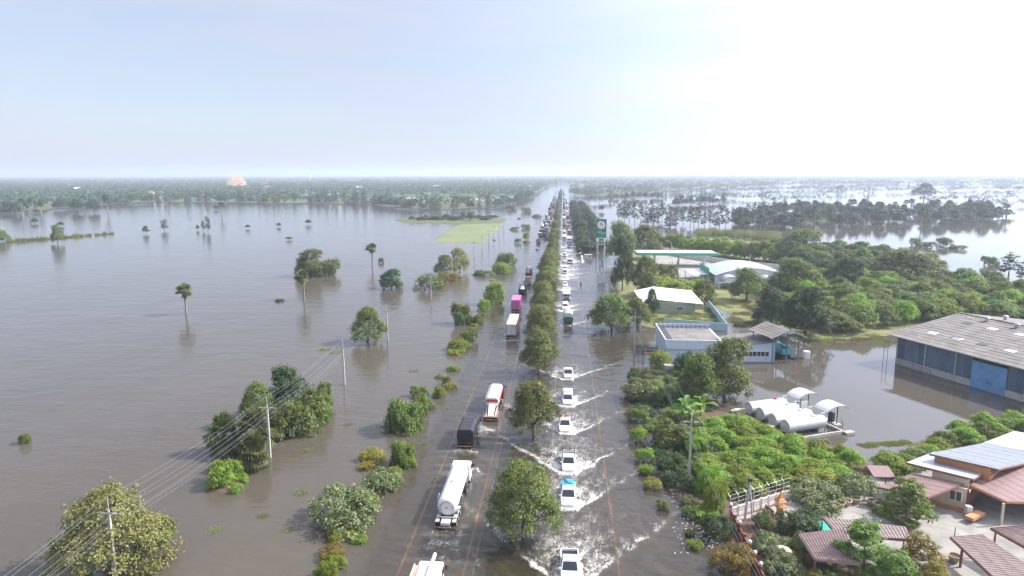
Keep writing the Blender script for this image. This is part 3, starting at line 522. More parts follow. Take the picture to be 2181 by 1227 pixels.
# ------------------------------------------------------------------ plants standing in the water on the left
LEFT = [
 ('olive', 128, 352, 1024, 1215, 'big olive green tree standing in water behind the nearest utility pole'),
 ('bush', 290, 372, 1090, 1168, 'low green bush hanging over the water at the right foot of the olive tree'),
 ('dark', 570, 662, 775, 880, 'dark green round tree, tallest of the cluster beside the second utility pole'),
 ('broad', 508, 592, 806, 905, 'pale green tree just left of the dark round tree in the pole cluster'),
 ('bush', 590, 690, 838, 925, 'spreading green bush at the foot of the dark round tree'),
 ('bush', 640, 708, 812, 890, 'leafy bush at the right end of the pole cluster'),
 ('bush', 555, 640, 858, 938, 'dense bush between the palm clump and the spreading bush'),
 ('bush_sage', 596, 668, 870, 930, 'low pale bush hanging into the water right of the second pole'),
 ('bush', 655, 706, 845, 908, 'drooping bush at the outer right of the pole cluster'),
 ('fan_palm_low', 438, 520, 876, 962, 'stubby fan palm at the left of the palm clump'),
 ('fan_palm_low', 500, 590, 868, 965, 'stubby fan palm in the middle of the palm clump beside the pole'),
 ('fan_palm_low', 505, 582, 915, 998, 'stubby fan palm with drooping dry fronds, lowest of the clump'),
 ('fan_palm_low', 556, 612, 870, 935, 'fan palm half hidden behind the second utility pole'),
 ('bush_bright', 433, 508, 976, 1042, 'bright green bush on the small mud mound below the palms'),
 ('bush_bright', 488, 515, 1030, 1052, 'small yellow green shrub at the edge of the mud mound'),
 ('bush_bright', 500, 530, 1005, 1028, 'tiny green shrub on the right rim of the mud mound'),
 ('bush_sage', 665, 812, 1036, 1133, 'largest rounded sage green bush standing in water left of the tanker'),
 ('bush_sage', 778, 855, 990, 1052, 'sprawling bush directly behind the largest sage green bush'),
 ('bush', 832, 886, 932, 996, 'upright leafy bush in line with the black covered truck'),
 ('bush_yellow', 766, 822, 955, 988, 'flat yellow green shrub left of the upright bush'),
 ('bush_yellow', 762, 800, 982, 1002, 'low scrap of yellow green shrub just in front of the flat one'),
 ('bush', 822, 906, 838, 923, 'tall irregular bush in water left of the red and white bulk truck'),
 ('bush', 872, 912, 822, 850, 'small bushy top behind the tall irregular bush'),
 ('bush_bright', 918, 948, 822, 848, 'thin roadside shrub beside the yellow edge line'),
 ('bush_bright', 677, 720, 1196, 1240, 'bright bush cut off by the bottom edge, left of the hopper truck'),
 ('bush_bright', 750, 782, 1140, 1160, 'small weed floating below the largest sage green bush'),
 ('broad', 745, 824, 648, 728, 'leafy tree in water right in front of the third utility pole'),
 ('broad', 627, 700, 527, 588, 'left and taller half of the broad tree island in the open water'),
 ('bush', 660, 722, 545, 588, 'right and lower half of the broad tree island in the open water'),
 ('dark', 806, 863, 571, 614, 'compact round dark tree alone in the open water'),
 ('broad', 925, 975, 540, 584, 'green tree at the left of the cluster near the flooded pole row'),
 ('olive', 955, 1003, 526, 580, 'greyer taller tree at the right of the cluster near the flooded pole row'),
 ('bush', 890, 952, 582, 618, 'thin scrub bush in front of the cluster near the flooded pole row'),
 ('bush_yellow', 930, 985, 575, 600, 'dry grassy bush trailing right from that scrub bush'),
 ('bush', 1008, 1052, 573, 588, 'flat patch of weeds between the cluster and the roadside'),
 ('bush', 963, 1006, 636, 692, 'small tree with open crown beside the roadside shrubs'),
 ('bush', 980, 1018, 696, 730, 'roadside shrub just left of the white container truck'),
 ('bush_bright', 958, 1004, 720, 748, 'bright roadside shrub lowest of the group by the container truck'),
 ('bush', 1008, 1032, 668, 692, 'little roadside shrub level with the pink container'),
 ('bush_bright', 1030, 1070, 592, 650, 'long bright hedge clump by the road behind the pink container'),
 ('bush_bright', 1018, 1044, 632, 664, 'leafy end of the long hedge clump nearest the camera'),
 ('bush', 1056, 1100, 531, 568, 'dark topped roadside bush beyond the long hedge clump'),
 ('bush_bright', 1052, 1092, 556, 583, 'bright lower roadside bush in front of the dark topped one'),
 ('bush', 42, 66, 917, 946, 'lone small bush in open water at the far left'),
 ('bush_bright', 588, 606, 636, 643, 'tiny green hummock left of the middle palm'),
 ('bush', 608, 624, 504, 511, 'flat floating bush in the wide water above the tree island'),
 ('bush', 66, 82, 464, 476, 'round dark bush standing alone in the far left water'),
 ('broad', -12, 21, 487, 515, 'dark tree cut off by the left edge of the picture'),
 ('broad', 110, 136, 476, 518, 'pale tree rising from the row of reeds on the left'),
 ('bush', 122, 138, 472, 482, 'small umbrella shaped tree behind the pale reed row tree'),
 ('bush', 303, 318, 480, 498, 'spindly little tree, left of two in the far water'),
 ('gum', 342, 360, 466, 491, 'thin upright little tree, right of two in the far water'),
 ('gum', 428, 438, 468, 492, 'narrow shrub tree left of the forked pair in the far water'),
 ('gum', 436, 450, 460, 494, 'taller shrub tree of the forked pair in the far water'),
 ('bush', 417, 425, 478, 490, 'little shrub just left of the forked pair'),
 ('bush', 522, 533, 478, 487, 'little round bush between the forked pair and the far palm'),
 ('bush', 589, 600, 474, 483, 'second little round bush in the line across the far water'),
 ('bush', 650, 664, 467, 478, 'scraggy little bush in the line across the far water'),
 ('bush', 454, 466, 437, 447, 'dark bush beside the lone far palm'),
 ('bush', 806, 818, 548, 560, 'small dead palm stump beside the right palm'),
 ('sugar_palm', 378, 414, 605, 669, 'nearest sugar palm standing alone in the left water with hanging dead fronds'),
 ('sugar_palm', 630, 664, 576, 639, 'sugar palm in front of the broad tree island'),
 ('sugar_palm', 779, 806, 519, 566, 'sugar palm right of the broad tree island, farther out'),
 ('far_palm', 464, 482, 430, 460, 'lone tall palm far out near the woods'),
 ('far_palm', 218, 240, 414, 453, 'tall palm standing in water before the far left woods'),
 ('far_palm', 40, 56, 422, 458, 'leaning palm, leftmost of the far left water palms'),
 ('far_palm', 55, 70, 428, 459, 'short palm, middle of the far left water palms'),
 ('far_palm', 80, 96, 432, 458, 'bare palm, rightmost of the far left water palms'),
 ('mid', 150, 180, 424, 452, 'dark tree left of two in the water before the far left woods'),
 ('mid', 186, 216, 424, 452, 'dark tree right of two in the water before the far left woods'),
 ('mid', 18, 50, 430, 457, 'bushy tree among the far left water palms'),
 ('bush', -6, 20, 442, 457, 'low scrub at the left edge under the woods'),
 ('bush', 70, 82, 444, 454, 'round shrub between the far left water palms'),
]
LEFT += [('bush', 880, 918, 838, 888, 'leafy spur on the right side of the tall irregular bush'), ('bush_sage', 826, 872, 862, 922, 'pale lower half of the tall irregular bush'), ('bush', 940, 962, 800, 822, 'thin weed sprig beyond the roadside shrub'), ('bush_bright', 846, 884, 958, 998, 'bright foot of the upright bush in line with the black truck'), ('bush', 800, 850, 998, 1040, 'dense middle of the sprawling bush behind the sage green one'), ('bush', 1040, 1066, 600, 630, 'dark middle of the long hedge clump by the road'), ('bush_bright', 985, 1010, 706, 728, 'bright tuft inside the roadside shrub by the container truck'), ('bush', 968, 992, 660, 694, 'dark foot of the small open crowned tree'), ('bush', 690, 720, 560, 588, 'drooping right end of the broad tree island'), ('bush', 630, 660, 560, 588, 'drooping left end of the broad tree island')]
LEFT = [('mid',) + r[1:] if r[0] == 'bush' and r[4] < 515 and r[2] < 700 else r for r in LEFT]
for row in LEFT: plant_px(*row[:6], sink=1.1 if row[0] in ('broad', 'dark', 'olive') else .55 if 'bush' in row[0] and row[4] > 530 else .25 if 'bush' in row[0] else 0.)
chain = ((690, 1222), (745, 1140), (805, 1045), (852, 995), (868, 925), (905, 862), (945, 822), (972, 748), (1000, 716), (1024, 662), (1046, 632), (1074, 578))
for a, b in zip(chain, chain[1:]):
    for k in range(4):
        q = random.random(); g = G(a[0] + (b[0] - a[0]) * q + random.uniform(-16, 16), a[1] + (b[1] - a[1]) * q + random.uniform(-4, 4)); w_ = random.uniform(1.2, 2.9); plant(random.choice(('bush', 'bush_bright', 'bush_bright', 'bush_yellow')), (g[0], g[1], -.15), w_, w_ * random.uniform(.3, .5) + .15, 'low weed clump in the straggling shrub chain left of the road', 'low weeds of the left shrub chain', name='weed_clump', cat='weeds')
for i in range(30):                                     # row of reeds on a drowned bund
    px = 12 + i * 7.8 + random.uniform(-1.5, 1.5)
    if 100 < px < 118 or random.random() < .12: continue
    g = G(px, 517 - (px - 12) * .082); plant('tuft', g, random.uniform(1.8, 4.2), random.uniform(1.2, 3.4), 'pale reed clump in the drowned row across the left water', 'reed clumps across the left water', name='reed_clump', cat='reeds')
for px, py, w_ in ((690, 745, 3), (720, 750, 4), (640, 1050, 2), (668, 1092, 1.6), (740, 905, 1.6), (612, 1130, 1.4), (560, 1100, 1.5), (455, 1130, 1.8), (900, 945, 1.2), (655, 960, 1.6), (600, 905, 1.8), (880, 790, 2.4), (948, 870, 1.5)): plant('tuft', G(px, py), w_, random.uniform(.12, .3), 'flat raft of drifting weed on the open left water', 'weed rafts on the left water', name='weed_raft', cat='weed raft')
m_ = thing('mud_mound', 'small brown mud mound out of the water below the palm clump', 'mud mound', G(478, 1036)); MB().add([(2.6 * math.cos(a) * q, 2.0 * math.sin(a) * q, z) for q, z in ((1., -.1), (.7, .22), (.3, .3)) for a in np.arange(0, 6.28, .524)], [(k * 12 + i, k * 12 + (i + 1) % 12, (k + 1) * 12 + (i + 1) % 12, (k + 1) * 12 + i) for k in range(2) for i in range(12)] + [tuple(range(24, 36))]).build('earth', 'soil_dark', m_)
for px, py, wpx, lab in ((1144, 462, 26, 'largest reddish earth heap left of the road'), (1122, 516, 20, 'low earth heap with a weed beside the roadside'), (1053, 512, 9, 'small earth heap among the flooded poles'), (1106, 466, 11, 'round earth heap beyond the flooded pasture'), (909, 460, 15, 'lonely earth heap behind the long dike')):
    s = scale_at(px, py) * wpx; r_ = random.Random(px); t = thing('earth_heap', lab, 'earth heap', G(px, py), 0, 'earth heaps beside the flooded road'); b = MB()
    b.add([((s * .5 * q) * math.cos(a) * r_.uniform(.85, 1.1), s * .34 * q * math.sin(a) * r_.uniform(.85, 1.1), z * s) for q, z in ((1., -.05), (.72, .13), (.35, .22)) for a in np.arange(0, 6.28, .524)], [(k * 12 + i, k * 12 + (i + 1) % 12, (k + 1) * 12 + (i + 1) % 12, (k + 1) * 12 + i) for k in range(2) for i in range(12)] + [tuple(range(24, 36))]).build('earth', 'soil_dark', t)
for row in (('bush', 1078, 1100, 436, 448, 'grassy islet right of the round earth heap'), ('bush_bright', 1110, 1132, 438, 452, 'green islet between the far road and the earth heaps'), ('bush', 1110, 1130, 476, 487, 'low weed islet beside the largest earth heap'), ('bush', 1088, 1106, 482, 490, 'flat weed islet left of the largest earth heap'), ('bush', 1096, 1112, 506, 518, 'weed on the low earth heap'), ('bush_bright', 1112, 1126, 492, 512, 'floating vine scrap beside the left carriageway')): plant_px(*row)
# dike and pasture growth
for i in range(34):
    px = random.uniform(848, 1062); lab = 'shrub of the hedge growing along the long flooded dike'
    g = G(px, 467 + random.uniform(-2, 4)); plant('mid', g, random.uniform(5, 11), random.uniform(2.2, 4.2) + (4 if 985 < px < 1010 else 0), lab, 'shrubs along the dike', name='bush', cat='bush')
for i in range(0):
    a, b = random.random(), random.random(); px = 935 + a * 85 + (1 - b) * 42; py = 514 - (1 - b) * 36
    plant('tuft', G(px, py, .2), random.uniform(3, 6), random.uniform(.4, .9), 'grass tuft on the green pasture island', 'grass tufts on the pasture island')

# ------------------------------------------------------------------ woods
def inside(p, poly):
    c = False; n = len(poly)
    for i in range(n):
        (x1, y1), (x2, y2) = poly[i][:2], poly[i - 1][:2]
        if (y1 > p[1]) != (y2 > p[1]) and p[0] < (x2 - x1) * (p[1] - y1) / (y2 - y1) + x1: c = not c
    return c
def scatter(poly, gap, n=100000, seed=1, tries=25):
    """random points inside a ground polygon at least gap apart"""
    r = random.Random(seed); xs_ = [p[0] for p in poly]; ys2 = [p[1] for p in poly]; out = []; cell = {}
    for _ in range(tries * max(20, int((max(xs_) - min(xs_)) * (max(ys2) - min(ys2)) / gap ** 2))):
        p = (r.uniform(min(xs_), max(xs_)), r.uniform(min(ys2), max(ys2))); k = (int(p[0] // gap), int(p[1] // gap))
        if any((p[0] - q[0]) ** 2 + (p[1] - q[1]) ** 2 < gap * gap for i in (-1, 0, 1) for j in (-1, 0, 1) for q in cell.get((k[0] + i, k[1] + j), ())): continue
        if inside(p, poly): out.append(p); cell.setdefault(k, []).append(p)
        if len(out) >= n: break
    return out
def mass(name, P, Wd, Ht, nq, leaf, mm, label, seed=0, z=0.):
    """a far wood that reads as one mass: every tree a dome of leaf clumps, all in one mesh"""
    r = np.random.default_rng(seed); P = np.asarray(P, float); n = len(P); Wd = np.asarray(Wd) * np.ones(n); Ht = np.asarray(Ht) * np.ones(n)
    d = unit(r.normal(size=(n, nq, 3))); d[..., 2] = np.abs(d[..., 2]) * 1.1 - .15; j = r.uniform(.75, 1.1, (n, nq, 1))
    C = d * j * np.stack([Wd / 2, Wd / 2, Ht * .52], -1)[:, None] ; C[..., 0] += P[:, None, 0]; C[..., 1] += P[:, None, 1]; C[..., 2] += z + (Ht * .46)[:, None]
    Nn = unit(d + np.array([0, 0, .35]) + r.normal(size=d.shape) * .4).reshape(-1, 3); ls = np.repeat(leaf * Wd, nq) * r.uniform(.7, 1.3, n * nq)
    v, f = leaf_quads(C.reshape(-1, 3), Nn, ls, ls * .75, r); vv = np.clip(np.repeat(r.random(n), nq) * .6 + r.random(n * nq) * .45, 0, 1)
    o = link(name, mesh_np(name, v, f, M[mm], {'v': np.repeat(vv, 4)})); o['kind'] = 'stuff'; o['label'] = label; return o
shore = [G(*p)[:2] for p in ((-60, 455), (0, 453), (100, 449), (160, 443), (300, 433), (500, 433), (740, 435), (870, 445), (930, 449), (1000, 446), (1050, 442), (1100, 432), (1128, 421))]
# front rows: single trees
cnt = 0
for i in range(len(shore) - 1):
    (xa, ya), (xb, yb) = shore[i], shore[i + 1]; ln = math.hypot(xb - xa, yb - ya); k = int(ln / 10.5)
    for j in range(k):
        t = (j + random.random()) / k; off = random.choice((3, 6, 14, 24)); x, y = xa + (xb - xa) * t, ya + (yb - ya) * t + off
        px = 300 * i
        kd = 'casuarina' if (4 <= i <= 9 and random.random() < .6) else ('far_palm' if (i < 3 and random.random() < .18) else ('gum' if random.random() < .12 else 'mid'))
        w_, h_ = {'casuarina': (random.uniform(7, 11), random.uniform(11, 19)), 'far_palm': (6.5, random.uniform(11, 16)), 'gum': (5.5, random.uniform(10, 16)), 'mid': (random.uniform(9, 15), random.uniform(6, 13))}[kd]
        nm = {'casuarina': 'feathery brown green casuarina in the shoreline row of the left woods', 'far_palm': 'tall palm sticking out of the shoreline row of the left woods', 'gum': 'slim upright tree in the shoreline row of the left woods', 'mid': 'rounded tree in the shoreline row of the left woods'}[kd]
        plant(kd, (x, y, .2), w_, h_, nm, 'shoreline trees of the left woods' + {'casuarina': ', casuarinas', 'far_palm': ', palms', 'gum': ', slim trees', 'mid': ''}[kd]); cnt += 1
wood = shore + [G(1150, 408)[:2], G(1172, 395)[:2], G(1172, 388)[:2], (-2600, 2400), (-1600, 1000)]
pw = scatter([(x, y + 18) for x, y in wood], 13, 5200, 5, 8); pw = [p for p in pw if not (-330 < p[0] < -60 and 1000 + random.uniform(-60, 60) < p[1] < 1160)]
mass('woodland', pw, rng.uniform(13, 20, len(pw)), rng.uniform(8, 15, len(pw)), 50, .2, 'leaf_far', 'hazy green woods with hidden villages beyond the left flood', 1)
pf = [(x, y) for x, y in zip(rng.uniform(-8800, 20, 7600), rng.uniform(2500, 9000, 7600)) if x > -1.0 * y and not (3000 < y < 3500 and -1500 < x < -500)]
mass('far_woodland', pf, rng.uniform(34, 80, len(pf)), rng.uniform(8, 15, len(pf)), 26, .17, 'leaf_far', 'blue green far woodland below the left horizon', 2)
pr = [(x, y) for x, y in zip(rng.uniform(45, 7000, 7000), rng.uniform(2300, 9500, 7000)) if x < .9 * y + 100 and (y > 3300 or random.random() < .5)]
mass('distant_woodland', pr, rng.uniform(30, 80, len(pr)), rng.uniform(7, 14, len(pr)), 24, .17, 'leaf_far', 'blue green far woodland below the right horizon', 3)
pm = [G(px, py)[:2] for px, py in zip(rng.uniform(1222, 1640, 520), rng.uniform(388, 421, 520)) if py < 421 - (px - 1222) * .055]
mass('woodland_belt', pm, rng.uniform(12, 26, len(pm)), rng.uniform(8, 15, len(pm)), 46, .16, 'leaf_far', 'dark belt of woods right of the vanishing road', 4)
# tree lines standing in the shining water on the right; the farther ones blur into bands
FARP = []
for k, (xa, ya, xb, yb, n) in enumerate(((1290, 424, 1420, 421, 26), (1400, 428, 1560, 420, 34), (1430, 438, 1545, 432, 18), (1480, 409, 1800, 404, 46), (1620, 416, 1960, 410, 56), (1940, 418, 2200, 412, 36), (1700, 400, 2200, 396, 60), (1560, 397, 1900, 393, 40), (1300, 416, 1520, 413, 40), (1500, 424, 1700, 427, 26), (1250, 432, 1330, 428, 14), (1960, 428, 2230, 424, 34), (2050, 440, 2230, 436, 20), (1780, 408, 2230, 404, 60), (1650, 430, 1790, 424, 16))):
    for i in range(n):
        t = (i + random.random()) / n
        if random.random() < .14: continue
        s = scale_at(xa + (xb - xa) * t, ya + (yb - ya) * t); g = G(xa + (xb - xa) * t, ya + (yb - ya) * t + random.uniform(-.8, .8))
        kd = 'gum' if random.random() < .35 else 'mid'; h_ = random.uniform(7, 13)
        if k not in (0, 2) : FARP.append((g[0], g[1], (5 if kd == 'gum' else random.uniform(7, 12)) * (1 if s < 1 else 1.35), h_)); continue
        plant(kd, g, (5 if kd == 'gum' else random.uniform(7, 12)) * (1 if s < 1 else 1.35), h_, 'small dark tree in a line across the shining far right water' if kd == 'mid' else 'slim dark tree in a line across the shining far right water', 'tree lines in the far right water' + ('' if kd == 'mid' else ', slim'))
fp = np.array(FARP); mass('flooded_treeline', fp[:, :2], fp[:, 2], fp[:, 3], 46, .18, 'leaf_far', 'far bands of dark trees across the shining right water', 6)
for row in (('mid', 1946, 1990, 388, 424, 'tall lone dark tree in the far right water'), ('mid', 1432, 1452, 421, 438, 'round tree alone in the right water left of the dense belt'), ('mid', 1382, 1394, 424, 440, 'small dark tree in the right water beyond the green sign'), ('bush', 1322, 1334, 440, 450, 'rounded bush in the right water beyond the green sign'), ('mid', 1274, 1288, 436, 450, 'double crowned little tree in the right water beside the road hedge'), ('bush', 1410, 1420, 441, 449, 'dark round bush in the right water beyond the hedge'), ('bush', 1998, 2030, 503, 526, 'spreading tree with brown reflection in the right water'), ('bush', 2022, 2056, 520, 532, 'low scrub trailing right of the spreading tree'), ('bush', 1938, 1960, 504, 523, 'round bush left of the spreading tree in the right water'), ('bush', 1962, 1990, 512, 528, 'ragged bush between the round bush and the spreading tree'), ('bush', 2092, 2122, 542, 566, 'small tree with reflection standing before the right thicket'), ('gum', 2128, 2168, 535, 590, 'tall feathery tree at the right edge beside the thicket'), ('gum', 2160, 2190, 555, 600, 'second feathery tree cut by the right edge'), ('far_palm', 1640, 1654, 420, 440, 'lone palm in the right water above the belt')): plant_px(*row)
# belts in the middle distance on the right
belt = [G(*p)[:2] for p in ((1560, 482), (1640, 492), (1700, 494), (1760, 487), (1900, 478), (1985, 482), (2060, 475), (2150, 468), (2150, 455), (2060, 448), (1900, 450), (1780, 448), (1660, 452), (1580, 462))]
for i, (x, y) in enumerate(scatter(belt, 9.5, 190, 8)):
    px = CX; kd = random.choices(('mid', 'far_palm', 'gum', 'coconut'), (.62, .16, .12, .1))[0]; w_, h_ = {'mid': (random.uniform(9, 15), random.uniform(7, 13)), 'far_palm': (7, random.uniform(11, 16)), 'gum': (6, random.uniform(11, 15)), 'coconut': (9, random.uniform(6, 9))}[kd]
    plant(kd, (x, y, .1), w_, h_, {'mid': 'rounded tree in the dark belt across the right water', 'far_palm': 'palm towering out of the dark belt across the right water', 'gum': 'slim tree in the dark belt across the right water', 'coconut': 'low coconut palm in the dark belt across the right water'}[kd], 'dark tree belt on the right, ' + kd.replace('_', ' '))
gums = [(1318, 470), (1330, 474), (1340, 470), (1352, 476), (1365, 470), (1400, 474), (1410, 470), (1425, 478), (1440, 482), (1455, 478), (1470, 482), (1478, 484), (1488, 480), (1500, 486), (1512, 482), (1524, 488), (1532, 484), (1545, 486), (1560, 484), (1575, 488), (1590, 480), (1604, 486)]
for px, py in gums: plant('gum', G(px, py), random.uniform(5, 7), random.uniform(13, 19), 'slim eucalyptus with bare stem in the loose row behind the petrol station', 'eucalyptus row behind the petrol station')
for px, py in ((1380, 478), (1392, 480), (1428, 484)): plant('casuarina', G(px, py), 11, random.uniform(15, 18), 'greyish casuarina among the eucalyptus row behind the petrol station', 'casuarinas behind the petrol station')
for i in range(40):
    px = random.uniform(1480, 1660); plant('tuft', G(px, 497 + (px - 1480) * .06 + random.uniform(-4, 4)), random.uniform(5, 8), random.uniform(3, 5.5), 'sapling clump in the flooded plot behind the station hedge', 'saplings behind the station hedge', name='sapling', cat='sapling')
# hedge of trees on the right shoulder of the road, far down
yv = 350.
while yv < 830:
    for q in range(2):
        x = 12.5 + q * 8 + random.uniform(-1.2, 1.2) + (0 if yv > 420 else -1); plant('mid', (x, yv + random.uniform(-3, 3), 0), random.uniform(9, 13), random.uniform(6, 10) if yv > 440 else random.uniform(4, 6), 'tree of the dense hedge along the right shoulder beyond the green sign', 'right shoulder hedge trees')
    yv += 9 if yv < 560 else 14
# ------------------------------------------------------------------ vegetation on the right bank
RB = [
 ('broad', 1254, 1350, 620, 703, 'leafy tree with its trunk in the water on the right shoulder'),
 ('broad', 1322, 1392, 632, 700, 'sparser tree right of the shoulder tree, under the power lines'),
 ('dark', 1298, 1352, 500, 620, 'tall dark tree column beside the station sign'),
 ('broad', 1290, 1352, 466, 560, 'big rounded tree directly behind the station sign'),
 ('broad', 1330, 1408, 476, 552, 'broad tree left of the petrol station hedge'),
 ('broad', 1340, 1405, 540, 632, 'bushy tree in front of the station canopy'),
 ('bush', 1390, 1442, 560, 610, 'bush right of the bushy tree by the forecourt'),
 ('bush_bright', 1340, 1480, 592, 640, 'low spreading bushes behind the white roofed building'),
 ('bush_bright', 1440, 1500, 588, 630, 'pale green bush at the forecourt corner'),
 ('bush', 1478, 1524, 592, 650, 'slim leafy tree at the gable of the white roofed building'),
 ('dark', 1370, 1405, 612, 672, 'narrow conifer like tree before the white roof'),
 ('broad', 1552, 1628, 566, 640, 'broad dark tree before the arched market roof'),
 ('bush', 1600, 1650, 592, 628, 'small round tree right of the broad dark tree'),
 ('broad', 1640, 1745, 545, 632, 'spreading grey green tree behind the arched market roof'),
 ('dark', 1602, 1682, 610, 690, 'dark tree with bare trunk at the edge of the grass plot'),
 ('dark', 1655, 1775, 606, 716, 'large dark tree left of the thicket by the brown pond'),
 ('dark', 1755, 1850, 540, 612, 'dark wide tree above the thicket'),
 ('broad', 1850, 1990, 528, 600, 'broad tree with a thin bare top near the water tank'),
 ('broad', 1640, 1760, 484, 560, 'yellowish tall tree rising over the station hedge end'),
 ('broad', 1478, 1608, 712, 846, 'big leafy tree in front of the blue roofed workshop'),
 ('broad', 1440, 1540, 745, 858, 'second leafy tree left of the big workshop tree'),
 ('bush_bright', 1385, 1435, 742, 790, 'bright shrub growing on the concrete ring tank'),
 ('bush_dark', 1440, 1500, 740, 800, 'dark shrub between the concrete ring tank and the workshop tree'),
 ('bush_sage', 1320, 1400, 780, 855, 'grey green roadside bush nearest the utility pole'),
 ('bush', 1370, 1440, 790, 860, 'roadside bush behind the grey green one'),
 ('bush', 1330, 1380, 842, 900, 'roadside bush at the water edge, third from the sign board'),
 ('bush_bright', 1345, 1385, 885, 945, 'narrow bright strip of weeds along the right road edge'),
 ('bush_bright', 1352, 1392, 930, 985, 'second narrow strip of weeds along the right road edge'),
 ('bush_bright', 1360, 1392, 972, 1012, 'last narrow strip of weeds where the white wake ends'),
 ('bush_yellow', 1372, 1410, 1002, 1045, 'yellowish water weeds beside the muddy bank'),
 ('bush', 1398, 1425, 1052, 1085, 'loose water weeds in front of the muddy bank'),
 ('bush_bright', 1462, 1496, 1140, 1172, 'small round water plant by the debris bank'),
 ('bush', 1458, 1482, 1126, 1142, 'tiny weed above the small round water plant'),
 ('bush_yellow', 1520, 1600, 1160, 1225, 'grassy bush outside the brown fence at the bottom'),
 ('bush_bright', 1462, 1530, 1055, 1112, 'bright creeper heap on the muddy bank'),
 ('bush_dark', 1490, 1560, 1090, 1150, 'dark bush outside the corner of the white fence'),
 ('bush', 1385, 1470, 860, 960, 'shaded green bush under the utility pole'),
 ('bush_dark', 1395, 1465, 935, 1010, 'dark low growth on the muddy bank'),
 ('bush_dark', 1400, 1480, 985, 1045, 'dark creeper covering the muddy bank by the pole foot'),
 ('bush_bright', 1475, 1530, 930, 1060, 'bright vine climbing along the power lines'),
 ('bush_bright', 1488, 1545, 1010, 1100, 'bright vine heap at the white fence end'),
 ('banana', 1430, 1488, 832, 896, 'left banana plant with broad pale leaves'),
 ('banana', 1466, 1522, 828, 892, 'right banana plant with broad pale leaves'),
 ('banana', 1450, 1502, 850, 912, 'low banana plant in front of the other two'),
 ('bush_yellow', 1690, 1790, 985, 1040, 'flowering grey green shrub at the right end of the bright thicket'),
]
RB = [r[:3] + (r[3] + (.38 * (r[4] - r[3]) if 'bush' in r[0] and 1310 < r[1] < 1480 and r[4] > 800 else 0),) + r[4:] for r in RB]
for row in RB: plant_px(*row[:6], z=.05, sink=1.0 if 'workshop tree' in row[5] or 'workshop' in row[5] else .4 if row[0] in ('broad', 'dark') else 0.)
zone = [G(*p)[:2] for p in ((1345, 790), (1440, 780), (1500, 850), (1500, 900), (1478, 950), (1505, 1060), (1470, 1075), (1430, 1030), (1405, 970), (1375, 900), (1352, 850))]
for x, y in scatter(zone, 1.7, 80, 29): plant(random.choice(('bush', 'bush_bright', 'bush_sage', 'bush', 'bush_dark')), (x, y, 0), random.uniform(2.0, 3.4), random.uniform(.6, 1.5), 'leafy shrub of the dense growth on the right roadside bank', 'roadside bank growth', name='shrub', cat='shrub')
# bright thicket before the fuel tanks, thicket behind the warehouse, hedge by the station, growth behind the house
zone = [G(*p)[:2] for p in ((1480, 950), (1500, 925), (1560, 905), (1680, 962), (1800, 975), (1830, 1010), (1790, 1038), (1690, 1030), (1565, 1062), (1520, 1050))]
for x, y in scatter(zone, 2.2, 90, 21): plant('thicket_bright', (x, y, .15), random.uniform(3.6, 5.2), random.uniform(1.8, 3.0), 'bush of the bright green thicket between the white fence and the fuel tanks', 'bright thicket by the fuel tanks')
zone = [G(*p)[:2] for p in ((1660, 640), (1700, 600), (1850, 592), (2000, 596), (2181, 630), (2420, 665), (2420, 705), (2181, 690), (2040, 682), (1930, 690), (1820, 712), (1740, 708), (1640, 668))]
for i, (x, y) in enumerate(scatter(zone, 5.4, 260, 22)):
    kd = random.choice(('thicket', 'thicket', 'thicket_bright')); plant(kd, (x, y, .1), random.uniform(7, 10), random.uniform(3.6, 6.4), 'bush of the wide green thicket behind the grey roofed warehouse' if kd == 'thicket' else 'lighter bush of the wide green thicket behind the grey roofed warehouse', 'thicket behind the warehouse' + ('' if kd == 'thicket' else ', lighter bushes'), name='thicket_bush')
for i in range(46):
    px = 1395 + i * 7.2 + random.uniform(-3, 3); py = 533 + (px - 1395) * .128; g = G(px, py); q = random.uniform(0, 9); plant('thicket_bright' if i % 3 else 'thicket', (g[0] + q * .5, g[1] + 4 + q, .1), random.uniform(7, 9.5), random.uniform(6.5, 9), 'tree of the tall clipped looking hedge behind the station wall', 'hedge behind the station wall', name='hedge_tree', cat='tree')
zone = [G(*p)[:2] for p in ((1690, 575), (1720, 548), (1800, 545), (1900, 556), (1990, 582), (1960, 600), (1850, 592), (1760, 600))]
for x, y in scatter(zone, 8, 40, 23): plant(random.choice(('broad', 'dark', 'thicket')), (x, y, .1), random.uniform(9, 13), random.uniform(6, 9.5), 'large tree of the dark grove above the thicket', 'dark grove above the thicket', name='grove_tree', cat='tree')
zone = [G(*p)[:2] for p in ((1880, 1010), (1960, 968), (2050, 925), (2181, 898), (2350, 890), (2400, 930), (2181, 930), (2090, 945), (1990, 985), (1930, 1020))]
for x, y in scatter(zone, 2.6, 60, 24): plant(random.choice(('thicket', 'thicket_bright')), (x, y, .15), random.uniform(3.6, 5.2), random.uniform(2, 3.2), 'bush of the hedge behind the house with white roofs', 'hedge behind the house')
for i in range(90):                                     # rough grass on the plots round the green building
    px = random.uniform(1500, 1650) if i % 2 else random.uniform(1385, 1530); py = random.uniform(640, 695) if i % 2 else random.uniform(670, 694)
    if i % 2 and px < 1545 and py > 672: continue
    plant('tuft', G(px, py, .12), random.uniform(2, 4), random.uniform(.4, .9), 'rough grass tuft on the plot around the green building', 'grass tufts by the green building')
for i in range(60):
    k = random.random(); px, py = ((1830 + k * 110, 950 - k * 8) if i % 3 else (1880 + k * 50, 962 + k * 22)); plant('tuft', G(px, py + random.uniform(-3, 3)), random.uniform(.8, 1.6), random.uniform(.15, .35), 'grass tuft in the streaks floating on the calm pond', 'grass streaks on the pond')
